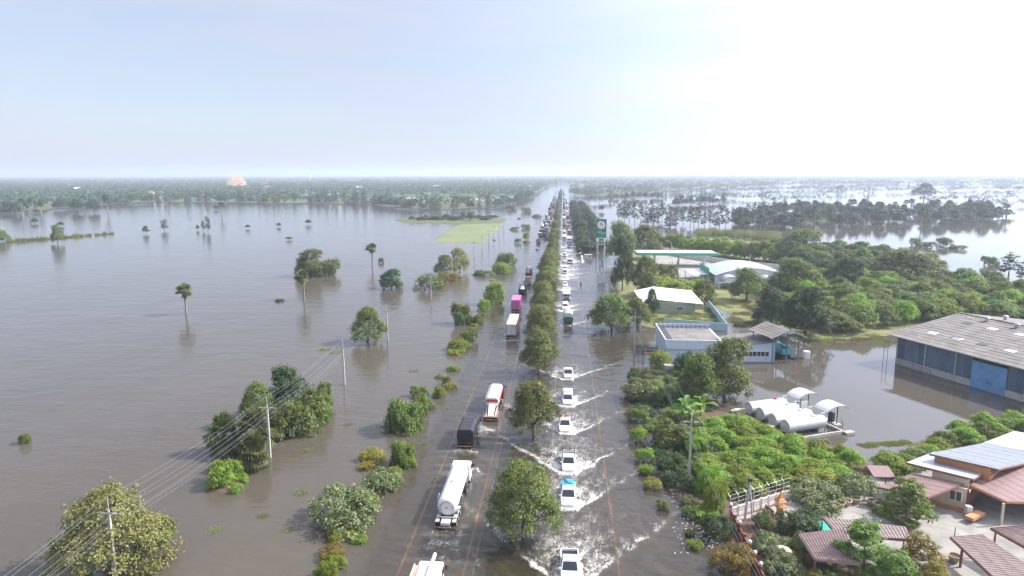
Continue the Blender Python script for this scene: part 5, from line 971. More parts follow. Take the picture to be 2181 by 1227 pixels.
RIGHTFAR = [(1197, 585, 'pickup', 'veh_grey', 'grey pickup hugging the median ahead of a gap in the right traffic'), (1201, 577, 'pickup', 'veh_white', 'white pickup right behind the grey pickup by the median'), (1214, 563, 'dump', 'veh_white', 'truck with orange cargo in the outer right lane'), (1198, 557, 'car', 'veh_silver', 'silver car level with the orange cargo truck'), (1197, 547, 'car', 'veh_grey', 'dark car next to the median behind the silver car'), (1199, 540, 'car', 'veh_silver', 'second silver car by the median, farther up'), (1212, 528, 'pickup', 'veh_blue', 'dark blue pickup in the outer right lane'), (1198, 524, 'car', 'veh_grey', 'grey car leading a white truck by the median'), (1212, 516, 'box', 'veh_white', 'white box truck in the outer lane behind the dark blue pickup'), (1198, 512, 'box', 'veh_silver', 'silver box truck by the median behind the grey car'), (1198, 492, 'car', 'veh_white', 'little white car alone by the median'), (1209, 487, 'box', 'veh_grey', 'grey truck throwing spray in the outer lane'), (1205, 469, 'box', 'veh_white', 'white truck in the spray far up the right road'), (1203, 459, 'flat', 'veh_white', 'white flatbed behind the far white truck'), (1198, 457, 'car', 'veh_red', 'small red car far up the right road'), (1201, 436, 'tarp', 'veh_black', 'dark truck alone far up the right road'), (1197, 429, 'car', 'veh_grey', 'dark car in the far right queue, first of the line'), (1198, 422, 'box', 'veh_grey', 'dark grey truck in the far right queue'), (1199, 415, 'tarp', 'veh_black', 'black truck in the far right queue'), (1200, 410, 'box', 'veh_brown', 'brown truck near the head of the far right queue')]
for px, py, bd, cc, lab in RIGHTFAR:
    FAR_LOD = py < 535
    x, y = ground_xy(px, py); x = .9 if x < 2.7 else min(x, 4.4); g_ = 'vehicles far up the right carriageway'
    if bd == 'car': car(lab, x, y, False, cc, g_)
    elif bd == 'pickup': pickup(lab, x, y, False, cc, None, 1, g_)
    else: truck(lab, x, y, 8, False, cc if bd != 'dump' else 'veh_white', bd, cc, 1, g_, 'cargo_orange' if bd == 'dump' else None)
names_ = {'veh_white': 'white', 'veh_grey': 'grey', 'veh_black': 'black', 'veh_brown': 'brown', 'veh_blue': 'blue', 'veh_silver': 'silver', 'veh_red': 'red'}
for s, lanes in ((1, (-14.3, -11.1)), (0, (.9, 4.2))):
    for ln in lanes:
        y = 395 if s else 345
        while y < 1080:
            y += random.uniform(17, 34) if s else random.uniform(15, 42); bd = random.choices(('car', 'box', 'tarp', 'dump', 'pickup'), (.2, .3, .2, .15, .15) if s else (.35, .2, .1, .05, .3))[0]; cc = random.choice(list(names_))
            if any(abs(o.location.x - ln) < 2.2 and abs(o.location.y - y - 4) < 12 for o in col.objects if o.type == 'EMPTY' and o.get('category') in ('car', 'truck', 'pickup truck')): continue
            what = {'car': 'car', 'box': 'box truck', 'tarp': 'covered truck', 'dump': 'open truck', 'pickup': 'pickup'}[bd]; side = 'left' if s else 'right'; g_ = f'packed far traffic on the {side} road, {names_[cc]} {what}'; lab = f'{names_[cc]} {what} in the packed far traffic on the {side} road'
            if bd == 'car': car(lab, ln, y, bool(s), cc, g_)
            elif bd == 'pickup': pickup(lab, ln, y, bool(s), cc, None, 1, g_)
            else: truck(lab, ln, y, 8.5, bool(s), 'veh_grey' if s else cc, bd, cc, 1, g_)
for i in range(16):
    s = i % 2; y = 1050 + i * 62 + random.uniform(-15, 15)
    car('tiny vehicle almost lost in haze ' + ('on the left road' if s else 'on the right road'), (XL1 if s else XR1) + random.choice((0, 2.8)), y, bool(s), random.choice(('veh_grey', 'veh_white', 'veh_black')), 'tiny vehicles in the haze, ' + ('left road' if s else 'right road'))

FAR_LOD = False
# ------------------------------------------------------------------ buildings and street furniture
mat('roof_fibre', (.2, .18, .165), .9, var=.35, scale=.4, c2=(.12, .11, .1)); mat('roof_metal_white', (.42, .45, .49), .4, .1, var=.06, scale=.6); mat('roof_white', (.62, .63, .65), .5, var=.05); mat('roof_red', (.3, .13, .12), .55, var=.2); mat('roof_maroon', (.23, .14, .13), .5, var=.15); mat('roof_brown', (.27, .205, .185), .6, var=.18); mat('roof_dark_brown', (.16, .1, .09), .6, var=.2)
mat('fascia_brown', (.26, .12, .08), .6); mat('wall_blue_grey', (.12, .17, .24), .7, var=.3, scale=.5); mat('wall_blue_dark', (.09, .13, .2), .75, var=.35, scale=.4); mat('door_blue', (.16, .36, .62), .6, var=.3, scale=.6); mat('plinth', (.5, .5, .47), .85, var=.25); mat('wall_white_blue', (.55, .62, .7), .7, var=.1); mat('wall_pale_green', (.3, .36, .27), .8, var=.15); mat('wall_cyan', (.42, .6, .62), .75, var=.15); mat('wall_white', (.74, .74, .72), .75, var=.15, scale=.4); mat('wall_orange', (.52, .25, .12), .75, var=.15); mat('wall_cream', (.6, .5, .36), .8, var=.12); mat('wood_red', (.2, .07, .05), .6, var=.25)
mat('fence_brown', (.22, .08, .05), .7, var=.3); mat('fence_white', (.72, .66, .62), .7, var=.15); mat('sign_green', (.015, .2, .12), .45, var=.08); mat('sign_white', (.78, .79, .78), .5, var=.05); mat('sign_red', (.5, .03, .05), .5); mat('sign_dark', (.05, .02, .05), .5); mat('canopy_green', (.06, .36, .25), .5, var=.1); mat('tank_silver', (.52, .53, .54), .4, .25, var=.1, scale=1.2); mat('dark_steel', (.05, .055, .06), .6); mat('net_green', (.02, .4, .3), .7, var=.3, scale=3); mat('pot_clay', (.45, .36, .26), .85, var=.2); mat('soil', (.08, .06, .04), .95); mat('spirit_orange', (.62, .2, .05), .5, var=.2); mat('globe', (.82, .82, .78), .3); mat('temple_roof', (.6, .34, .22), .55, var=.2, scale=.1); mat('temple_trim', (.8, .72, .5), .5); mat('rubbish', (.6, .6, .58), .8)
def poly_wall(t, name, m, p, th=.12):
    """upright polygon p extruded th along its normal, to the outside"""
    a, b, c = [Vector(q) for q in p[:3]]; n = (b - a).cross(c - a).normalized() * th; k = len(p); v = [Vector(q) for q in p] + [Vector(q) - n for q in p]
    return MB().add(v, [tuple(range(k)), tuple(range(k, 2 * k))[::-1]] + [(i, k + i, k + (i + 1) % k, (i + 1) % k) for i in range(k)]).build(name, m, t)
def roof_strips(t, name, m, A, B, C, D, n, th=.06, lap=.03, ribs=0, rib_m=None):
    """roof plane A(eave start) B(eave end) C(ridge end) D(ridge start) laid as n overlapping courses; ribs run up the slope"""
    A, B, C, D = [Vector(q) for q in (A, B, C, D)]
    for i in range(n):
        u, v = i / n, (i + 1) / n + (.12 / n if i < n - 1 else 0); l = Vector((0, 0, lap)); p = [A.lerp(D, u) + l * .0 + l, B.lerp(C, u) + l, B.lerp(C, v), A.lerp(D, v)]
        o = MB().slab(p, th).build(name, m, t)
    if ribs:
        b = MB()
        for i in range(ribs):
            q = (i + .5) / ribs; b.beam(A.lerp(B, q) + Vector((0, 0, lap + .02)), D.lerp(C, q) + Vector((0, 0, lap + .02)), .05, .05)
        b.build('rib', rib_m or m, t)
# --- warehouse
E0 = (67.3, 143.7); wh = thing('warehouse', 'big grey roofed warehouse with blue walls standing in the calm pond', 'warehouse', (*E0, 0), math.atan2(-.915, .404))
LW, DW, ZE, ZR = 58., 20.3, 6.0, 9.0
roof_strips(wh, 'roof_sheet', 'roof_fibre', (0, 0, ZE), (LW, 0, ZE), (LW, DW, ZR), (0, DW, ZR), 14, .08, .05)
roof_strips(wh, 'roof_sheet', 'roof_fibre', (LW, 2 * DW, ZE), (0, 2 * DW, ZE), (0, DW + .05, ZR), (LW, DW + .05, ZR), 6, .08, .05)
MB().beam((0, DW, ZR + .08), (LW, DW, ZR + .08), .7, .1).build('ridge_cap', 'roof_fibre', wh); MB().beam((0, -.05, ZE - .06), (LW, -.05, ZE - .06), .12, .2).build('gutter', 'concrete', wh)
def on_roof(px, py):
    z = 7.5
    for _ in range(12):
        g = G(px, py, z); dx, dy = g[0] - E0[0], g[1] - E0[1]; lx, ly = dx * .404 - dy * .915, dx * .915 + dy * .404; z = ZE + (ZR - ZE) * ly / DW
    return lx, ly, z
sl = Vector((0, DW, ZR - ZE)).normalized()
for px, py, m, nm in ((2059, 689, 'black_paint', 'roof_hole'), (2092, 734, 'black_paint', 'roof_hole'), (2036, 720.5, 'black_paint', 'roof_hole'), (1987, 710, 'sign_white', 'skylight'), (2040, 722, 'sign_white', 'skylight'), (2114, 701, 'sign_white', 'skylight'), (2173, 713, 'sign_white', 'skylight'), (2153, 748, 'sign_white', 'skylight'), (2066, 678, 'roof_fibre', 'skylight')):
    x, y, z = on_roof(px, py); q = [(x - .85, y - .6), (x + .85, y - .6), (x + .85, y + .6), (x - .85, y + .6)]; MB().slab([(a, b, ZE + (ZR - ZE) * b / DW + .085) for a, b in q], .03).build(nm, m, wh)
for px, py in ((2102, 684), (2141, 681), (2166, 698)):
    x, y, z = on_roof(px, py); MB().bar((x, y, z), (x, y, z + .7), .35, n=10).bar((x, y, z + .7), (x, y, z + .95), .6, .4, n=10).build('ridge_ventilator', 'steel', wh)
W0, W1, WY = 2., 55., .95
pw_ = [W0 + 6.4 * i for i in range(9)]; dx0, dx1 = W0 + 16., W0 + 22.4
MB().box(((W0 + dx0) / 2, WY + .12, .35), (dx0 - W0, .3, 1.7)).box(((dx1 + W1) / 2, WY + .12, .35), (W1 - dx1, .3, 1.7)).build('plinth_wall', 'plinth', wh)
for i in range(int((W1 - W0) / 1.6)):
    xa = W0 + .02 + i * 1.6
    if dx0 - 1.5 < xa < dx1: continue
    MB().box((xa + .79, WY + .16, 3.55), (1.57, .07, 4.66)).build('wall_sheet', 'wall_blue_grey' if (i * 7) % 3 else 'wall_blue_dark', wh)
for x in pw_:
    if not dx0 < x < dx1: MB().box((x, WY - .02, 3.0), (.22, .18, 5.9)).build('pillar', 'plinth', wh)
for k in (0, 1): d_ = MB().box((dx0 + 1.6 + 3.2 * k, WY - .02, 2.35), (3.18, .1, 5.2)).build('door', 'door_blue', wh); MB().box((dx0 + (3.2 if k == 0 else 3.8), WY - .1, 1.6), (.08, .08, .5)).build('handle', 'dark_steel', d_)
poly_wall(wh, 'gable_wall', 'wall_blue_dark', [(W0, WY + .2, -.5), (W0, 2 * DW - 1, -.5), (W0, 2 * DW - 1, 5.9), (W0, DW, 8.8), (W0, WY + .2, 5.95)][::-1], .2); MB().box((W1, DW, 3), (.2, 2 * DW - 2, 5.8)).build('gable_wall', 'wall_blue_dark', wh)
b = MB()
for y in (-.6, .5): b.bar((.2, y, -.5), (.2, y, 4.6), .05)
for z in (1.2, 2.4, 3.6): b.bar((.2, -.6, z), (.2, .5, z), .03)
b.bar((.2, .5, 4.6), (2, .5, 5), .05).build('ladder', 'steel', wh); b = MB()
for x in (7, 9, 11): b.bar((x, -.5, -.3), (x, -.5, 1.3), .05)
b.bar((3, -.5, 1.3), (11, -.5, 1.3), .05).bar((3, -.5, .7), (11, -.5, .7), .04).build('railing', 'dark_steel', wh)
# --- fuel tanks
tf = thing('fuel_tank_plinth', 'low concrete kerb frame holding the four fuel tanks in the pond', 'tank plinth', (33.2, 98., 0), math.atan2(.39, .92))
MB().box((5.1, 6.6, -.3), (9.6, 12.6, .5)).build('floor_slab', 'soil_dark', tf)
for p0, p1 in (((0, 0), (10.3, 0)), ((0, 13.3), (10.3, 13.3)), ((0, 0), (0, 13.3)), ((10.3, 0), (10.3, 13.3))):
    MB().beam((p0[0], p0[1], .05), (p1[0], p1[1], .05), .32, .75).build('kerb', 'concrete', tf)
MB().box((11.0, -.4, .1), (1.6, .9, .5)).build('kerb', 'concrete', tf)
ca, sa = .9207, .3903
def tl(x, y, z=0.): return (33.2 + x * ca - y * sa, 98 + x * sa + y * ca, z)
for i, (yy, lab) in enumerate(((2.4, 'nearest silver fuel tank of the four in the kerb frame'), (5.25, 'second silver fuel tank from the camera in the kerb frame'), (8.1, 'third silver fuel tank from the camera in the kerb frame'), (10.95, 'farthest fuel tank of the four, with a red rust patch'))):
    t = thing('fuel_tank', lab, 'fuel tank', tl(1.5, yy, 0), math.atan2(.39, .92), 'silver fuel tanks'); n = 22; L = 7.2; R = 1.02; zc = 1.35
    MB().loft([[(x, r * math.cos(6.2832 * k / n), zc + r * math.sin(6.2832 * k / n)) for k in range(n)] for x, r in ((0, R - .05), (.05, R), (L - .3, R), (L - .05, R - .2), (L, R - .5))]).build('tank_shell', 'tank_silver', t, smooth=False)
    b = MB(); [b.bar((x, 0, zc), (x + .06, 0, zc), R + .018, n=22) for x in (1.6, 3.6, 5.6)]; b.build('weld_band', 'tank_silver', t)
    for x in (1.2, 5.8): MB().box((x, 0, .2), (.35, 1.7, .9)).build('saddle', 'concrete', t)
    MB().bar((5.2, 0, zc + R - .03), (5.2, 0, zc + R + .18), .3, n=12).build('manhole', 'white_paint' if i < 3 else 'sign_red', t); MB().tube([(6.6, 0, zc + .9), (6.6, 0, zc + 1.3), (7.5, 0, zc + 1.3), (7.7, 0, .2)], .05).build('pipe', 'white_dirty', t)
for x, y, lab in ((.3, 4.2, 'small white shelf table before the third tank'), (.3, 12.2, 'small white shelf table at the far kerb corner')):
    t = thing('valve_table', lab, 'table', tl(x, y, .1), math.atan2(.39, .92)); MB().box((0, 0, .75), (1.1, .7, .06)).build('top', 'white_paint', t); MB().bar((0, 0, -.1), (0, 0, .73), .06).build('leg', 'steel', t)
for i, (x, y, lab) in enumerate(((12.1, 10.6, 'arched white pump shelter behind the tanks, farther one'), (11.9, 4.1, 'arched white pump shelter right of the nearest tank'))):
    t = thing('pump_shelter', lab, 'shelter', tl(x, y, 0), math.atan2(.39, .92), 'arched pump shelters'); rings = []
    for yy in (-1.45, 1.45):
        up = [(2.35 * math.sin(a), yy, 2.2 + 3.6 * (math.cos(a) - math.cos(.7)) ) for a in np.linspace(-.7, .7, 11)]; up = [(q[0] * 1.5, q[1], q[2] + .3) for q in up]; rings.append(up + [(q[0], q[1], q[2] - .07) for q in up[::-1]])
    MB().loft(rings).build('arched_roof', 'roof_white', t)
    for yy in (-1.15, 1.15): MB().bar((0, yy, -.6), (0, yy, 3.0), .08).build('post', 'dark_steel', t)
    MB().box((0, 0, .12), (1.2, 3.2, .3)).build('island', 'concrete', t); d = MB().rbox((0, 0, 1.0), (.6, .9, 1.5), .08).build('pump', 'white_dirty' if i == 0 else 'dark_steel', t); MB().box((.31, 0, 1.35), (.03, .6, .4)).build('display', 'glass_dark', d)
for x, y, lab in ((12.9, 3.0, 'thin striped bollard at the corner of the near pump shelter'), (12.4, 2.2, 'thin striped bollard closest to the pump shelter'), (11.9, 8.3, 'thin striped bollard between the pump shelters')): t = thing('bollard', lab, 'bollard', tl(x, y, 0)); MB().bar((0, 0, -.5), (0, 0, 1.0), .06).build('post', 'dark_steel', t); MB().bar((0, 0, .6), (0, 0, .85), .065).build('band', 'white_paint', t)
t = thing('notice_board', 'white notice board on two legs behind the tanks', 'notice board', tl(9.3, 7.2, 0), math.atan2(.39, .92)); MB().box((0, 0, 2.3), (1.3, .06, 1.2)).build('board', 'white_dirty', t); [MB().bar((s, 0, -.2), (s, 0, 2.9), .04).build('leg', 'steel', t) for s in (-.65, .65)]
# --- blue workshop
ws = thing('workshop', 'flat roofed pale blue workshop with high parapets', 'building', (21.6, 140., 0))
MB().box((6.2, 8, 1.8), (12.2, 15.6, 4.2)).build('wall', 'wall_white_blue', ws)
MB().slab([(.4, .3, 4.0), (12, .3, 3.9), (12, 15.6, 3.9), (.4, 15.6, 4.0)], .1).build('flat_roof', 'roof_fibre', ws); MB().box((1.15, 8, 4.15), (1.5, 14.5, .06)).build('roof_gutter', 'dark_steel', ws)
for i in range(12): MB().box((.55 + i * 1.0, -.02, 3.9), (.97, .12, 1.9)).build('parapet_panel', 'wall_white_blue', ws)
for i in range(13): MB().box((-.05, .6 + i * 1.22, 3.9), (.12, 1.19, 1.9)).build('parapet_panel', 'wall_blue_grey' if 0 else 'wall_white_blue', ws)
MB().box((6.2, -.03, 4.9), (12.4, .2, .1)).box((-.05, 8, 4.9), (.2, 16, .1)).build('coping', 'white_paint', ws)
MB().box((6.2, 15.9, 4.0), (12.3, .1, 1.9)).build('back_parapet', 'wall_white_blue', ws); b = MB()
for i in range(12): b.beam((.6 + i * 1.05, 15.75, 3.0), (.6 + i * 1.05, 15.75, 4.9), .07, .07); b.beam((.6 + i * 1.05, 15.75, 4.6), (.6 + i * 1.05, 14.7, 4.0), .05, .05)
b.beam((.3, 15.75, 4.3), (12.3, 15.75, 4.3), .06, .06).build('parapet_brace', 'dark_steel', ws)
sb = thing('workshop_annex', 'white walled annex with sloping grey roof and window bands', 'building', (34.2, 141.9, 0))
poly_wall(sb, 'front_wall', 'wall_white_blue', [(0, 0, -.6), (10.2, 0, -.6), (10.2, 0, 4.3), (0, 0, 3.0)], .15); poly_wall(sb, 'side_wall', 'wall_white_blue', [(10.2, .16, -.6), (10.2, 9, -.6), (10.2, 9, 4.2), (10.2, .16, 4.28)], .15)
roof_strips(sb, 'roof_sheet', 'roof_fibre', (-.2, 9.4, 3.1), (-.2, -.3, 3.1), (10.5, -.3, 4.42), (10.5, 9.4, 4.42), 5, .06, .04)
for x0, n in ((2.2, 4), (5.6, 4)):
    f = MB().box((x0 + n * .42, -.03, 1.75), (n * .84 + .1, .08, 1.15)).build('window', 'white_paint', sb)
    for k in range(n): MB().box((x0 + .42 + k * .84, -.08, 1.75), (.72, .03, .95)).build('pane', 'glass_dark', f)
MB().bar((10.1, -.1, -.4), (10.1, -.1, 4.2), .06).build('downpipe', 'door_blue', sb)
# --- open shed
os_ = thing('open_shed', 'open sided shed with a ragged grey gable roof beside the workshop', 'shed', (0, 0, 0)); A, B, C, D = G(1593, 702, 5.6), G(1641, 720, 5.6), G(1682, 702, 7.0), G(1631, 684, 7.0); Ev = G(1719, 717, 5.5); Fv = (Ev[0] + D[0] - C[0], Ev[1] + D[1] - C[1], 5.5)
roof_strips(os_, 'roof_sheet', 'roof_fibre', A, B, C, D, 5, .06, .05); roof_strips(os_, 'roof_sheet', 'roof_fibre', Ev, Fv, D, C, 5, .06, .05)
dv = Vector(D) - Vector(C); dv.normalize()
for e0, nn in ((Vector(B), 3), (Vector(Ev), 3)):
    inw = (Vector(C) - e0); inw.z = 0; inw.normalize()
    for k in range(nn): p = e0 + dv * (.6 + 3.6 * k) + inw * 1.2; MB().bar((p.x, p.y, -.6), (p.x, p.y, 5.75), .13, n=8).build('post', 'wall_blue_grey', os_)
p = (Vector(B) + Vector(Ev)) / 2 + dv * .5; MB().bar((p.x, p.y, -.6), (p.x, p.y, 6.6), .13, n=8).build('post', 'wall_blue_grey', os_)
b = MB().beam(Vector(B) + Vector((0, 0, -.15)), Vector(C) + Vector((0, 0, -.15)), .12, .25); b.beam(Vector(C) + Vector((0, 0, -.15)), Vector(Ev) + Vector((0, 0, -.15)), .12, .25); b.build('barge_board', 'concrete', os_)
poly_wall(os_, 'gable_infill', 'wall_blue_dark', [Vector(B).lerp(Vector(C), .45), Vector(C).lerp(Vector(Ev), .55), Vector(C) - Vector((0, 0, .1))], .05)
g_ = G(1669, 767); t = truck('teal lorry parked under the open shed in the pond', g_[0], g_[1], 6.5, True, 'veh_teal', 'dump', 'veh_teal', 1, 'parked lorry'); t.rotation_euler = (0, 0, .25); t.location.z = -.1
g_ = G(1717, 763); t = thing('water_tote', 'white square water tote standing in the pond right of the shed', 'water tank', (g_[0], g_[1], 0)); MB().rbox((0, 0, .75), (1.2, 1.2, 1.7), .12).build('tank_body', 'white_paint', t); MB().bar((0, 0, 1.6), (0, 0, 1.72), .2).build('lid', 'white_dirty', t)
g_ = G(1690, 764); t = thing('scrap_pile', 'low dark pile of scrap between the lorry and the white tote', 'scrap pile', (g_[0], g_[1], 0)); b = MB(); [b.box((random.uniform(-1.2, 1.2), random.uniform(-.6, .6), random.uniform(0, .35)), (random.uniform(.3, .9), random.uniform(.3, .7), random.uniform(.2, .5)), random.uniform(0, 3)) for _ in range(14)]; b.build('scrap', 'chassis', t)
# --- concrete ring tank, small billboard
g_ = G(1424, 795); t = thing('ring_tank', 'round concrete ring tank with plants on top beside the bank', 'water tank', (g_[0], g_[1], 0)); [MB().bar((0, 0, -.5 + 1.15 * k), (0, 0, .62 + 1.15 * k), .98, n=18).build('concrete_ring', 'concrete', t) for k in range(2)]
g_ = G(1397, 775); t = thing('billboard', 'small red and dark billboard on posts before the workshop', 'billboard', (g_[0] - 1.2, g_[1] - .2, 0), R_(-6)); MB().box((0, 0, 2.75), (3.0, .1, 1.6)).build('panel', 'sign_dark', t); MB().box((0, -.065, 2.35), (2.9, .03, .72)).build('red_band', 'sign_red', t); [MB().bar((s, .05, -.5), (s, .05, 3.6), .07).build('post', 'dark_steel', t) for s in (-1.5, 1.5)]
text('lettering', 'มีดตลาดไท', .62, 'sign_white', t, (0, -.07, 3.12), (R_(90), 0, 0)); text('lettering', '089 214 7667', .46, 'sign_white', t, (0, -.1, 2.35), (R_(90), 0, 0))
# --- green walled building with white roof, blue plot wall
gb = thing('storehouse', 'low green walled building with a bright white roof', 'building', (0, 0, 0)); P1, P2, P3, P4 = G(1393, 638, 3.5), G(1499, 648, 3.2), G(1473, 619, 4.6), G(1388, 610, 4.9)
roof_strips(gb, 'roof_sheet', 'roof_white', P1, P2, P3, P4, 3, .1, .03); Q1, Q2, Q3, Q4 = G(1369, 648, 3.2), G(1391, 640, 3.6), G(1388, 611, 4.6), G(1350, 619, 3.8); MB().slab([Q1, Q2, Q3, Q4], .1).build('side_roof', 'roof_white', gb)
wa, wb = G(1395, 668), G(1480, 669); poly_wall(gb, 'front_wall', 'wall_pale_green', [(wa[0], wa[1], -.3), (wb[0], wb[1], -.3), (wb[0], wb[1], 3.1), (wa[0], wa[1], 3.25)], .2); poly_wall(gb, 'side_wall', 'wall_pale_green', [(wb[0], wb[1] + .2, -.3), (P3[0] - 1, P3[1] - 1.5, -.3), (P3[0] - 1, P3[1] - 1.5, 4.4), (wb[0], wb[1] + .2, 3.1)], .2)
poly_wall(gb, 'side_wall', 'wall_pale_green', [(wa[0], wa[1] + .2, -.3), (P4[0], P4[1] - 2, -.3), (P4[0], P4[1] - 2, 4.5), (wa[0], wa[1] + .2, 3.2)][::-1], .2)
wx = G(1447, 668)[0]; f = MB().box((wx, wa[1] - .05, 1.5), (1.95, .1, 1.1)).build('window', 'white_paint', gb); [MB().box((wx - .68 + .45 * k, wa[1] - .11, 1.5), (.36, .03, .9)).build('pane', 'glass_dark', f) for k in range(4)]
pwl = thing('plot_wall', 'pale cyan concrete wall round the green building plot', 'wall', (0, 0, 0)); pa, pb, pc = G(1415, 694), G(1548, 706), G(1509, 654)
for (p0, p1, n) in ((pa, pb, 7), (pb, pc, 12)):
    p0, p1 = Vector(p0), Vector(p1)
    for k in range(n): a, c = p0.lerp(p1, k / n), p0.lerp(p1, (k + .985) / n); MB().beam((a.x, a.y, .75), (c.x, c.y, .75), .14, 2.5).build('wall_panel', 'wall_cyan', pwl); MB().box((a.x, a.y, .8), (.24, .24, 2.6)).build('pier', 'wall_cyan', pwl)
# --- petrol station
ps = thing('station_canopy', 'long flat petrol station canopy with green fascia', 'canopy', (47.6, 293, 0)); MB().box((0, 0, 5.75), (33, 11, .9)).build('roof_box', 'wall_white', ps)
for s in (-1, 1): MB().box((0, s * 5.53, 5.65), (33.1, .06, 1.05)).build('fascia', 'canopy_green', ps); MB().box((s * 16.53, 0, 5.65), (.06, 11.1, 1.05)).build('fascia', 'canopy_green', ps)
MB().box((0, 0, 6.23), (32.6, 10.7, .06)).build('roof_deck', 'concrete', ps)
for x in (-8.5, 1.6, 12.3): MB().box((x, 0, 2.7), (.7, .7, 5.2)).build('column', 'wall_white', ps); MB().box((x, 0, .35), (1.4, 4.5, .3)).build('pump_island', 'concrete', ps); MB().rbox((x, 1.2, 1.2), (.9, .7, 1.6), .1).build('pump', 'canopy_green', ps)
bw = thing('station_wall', 'long white boundary wall behind the petrol station', 'wall', (0, 0, 0)); L_ = [G(1345, 526), G(1400, 534), G(1440, 547), G(1565, 567), G(1680, 578)]
for p0, p1 in zip(L_, L_[1:]):
    p0, p1 = Vector(p0), Vector(p1); n = max(2, int((p1 - p0).length / 4))
    for k in range(n): a, c = p0.lerp(p1, k / n), p0.lerp(p1, (k + .99) / n); MB().beam((a.x, a.y, 1.3), (c.x, c.y, 1.3), .15, 2.5).build('wall_panel', 'wall_white', bw)
for px, py, lab in ((1430, 541, 'tall white street lamp behind the station canopy'), (1597, 566, 'short white lamp stump by the boundary wall')):
    g_ = G(px, py); t = thing('lamp_post', lab, 'lamp post', g_); hh = top(px, py, 517 if px < 1500 else 541); MB().bar((0, 0, 0), (0, 0, hh), .14).build('pole', 'galvanised', t)
    if px < 1500: MB().tube([(0, 0, hh - .2), (-1.2, 0, hh + .7), (-2.4, 0, hh + .9)], .07).build('arm', 'galvanised', t); MB().box((-2.7, 0, hh + .9), (.9, .3, .14)).build('lantern', 'white_paint', t)
mk = thing('market_hall', 'arched white roofed station shop hall behind the trees', 'building', (0, 0, 0)); x0, x1, y0, y1 = 53., 78., 240., 262.
rings = []
for yy in (y0 - .6, y1):
    up = [(x0 + (x1 - x0) * k / 14, yy, 4.0 + 2.6 * math.sin(math.pi * k / 14)) for k in range(15)]; rings.append(up + [(q[0], q[1], q[2] - .12) for q in up[::-1]])
MB().loft(rings).build('arched_roof', 'roof_metal_white', mk); poly_wall(mk, 'gable_wall', 'wall_white', [(x0, y0, -.2), (x1, y0, -.2)] + [(x1 - (x1 - x0) * k / 14, y0, 3.9 + 2.55 * math.sin(math.pi * k / 14)) for k in range(15)], .2)
MB().box(((x0 + x1) / 2, y1, 2), (x1 - x0, .2, 4)).build('back_wall', 'wall_white', mk); poly_wall(mk, 'green_parapet', 'canopy_green', [(52.3, 246, 2.6), (52.3, 262, 2.6), (52.3, 262, 5.6), (52.3, 246, 5.6)], .2); poly_wall(mk, 'parapet_base', 'wall_white', [(52.32, 246, 0), (52.32, 262, 0), (52.32, 262, 2.6), (52.32, 246, 2.6)], .18)
for xc in (57.2, 63.5, 69.7, 75.8):
    rings = []
    for yy in (y0 - 7, y0 - .7):
        up = [(xc + 2.6 * math.cos(a), yy, 2.6 + 1.9 * math.sin(a)) for a in np.linspace(math.pi, 0, 11)]; rings.append(up + [(xc + 2.45 * math.cos(a), yy, 2.6 + 1.75 * math.sin(a)) for a in np.linspace(0, math.pi, 11)])
    MB().loft(rings).build('barrel_vault', 'roof_metal_white', mk); poly_wall(mk, 'vault_front', 'wall_white', [(xc + 2.4 * math.cos(a), y0 - 6.9, 2.6 + 1.7 * math.sin(a)) for a in np.linspace(0, math.pi, 11)], .1)
MB().box(((x0 + x1) / 2, y0 - 7, 2.45), (x1 - x0 + 1, .25, .3)).build('verandah_beam', 'white_paint', mk); [MB().box((x, y0 - 7, 1.2), (.25, .25, 2.4)).build('column', 'wall_white', mk) for x in np.arange(x0, x1 + .1, 5)]
MB().slab([(46, 246, 3.2), (52.2, 246, 3.4), (52.2, 260, 3.4), (46, 260, 3.2)], .12).build('side_roof', 'galvanised', mk); [MB().box((x, y, 1.5), (.2, .2, 3.2)).build('column', 'steel', mk) for x in (46.3, 51.8) for y in (246.4, 259.6)]
g_ = G(1914, 586); t = thing('water_cistern', 'round concrete cistern showing above the thicket', 'water tank', (g_[0], g_[1], 0)); [MB().bar((0, 0, 1.4 * k), (0, 0, 1.4 * k + 1.37), 3.2, n=20).build('concrete_ring', 'concrete', t) for k in range(4)]; MB().bar((-1, 0, 5.5), (-1, 0, 8.5), .07).build('vent_pipe', 'steel', t)
g_ = G(1746, 610); t = thing('shed_roof_house', 'small shed with pale grey roof half hidden in the grove', 'shed', (g_[0], g_[1], 0)); MB().box((0, 0, 1.5), (6, 5, 3)).build('wall', 'wall_white', t); MB().slab([(-3.5, -3, 2.9), (3.5, -3, 2.9), (3.5, 3, 4), (-3.5, 3, 4)], .1).build('roof', 'galvanised', t)
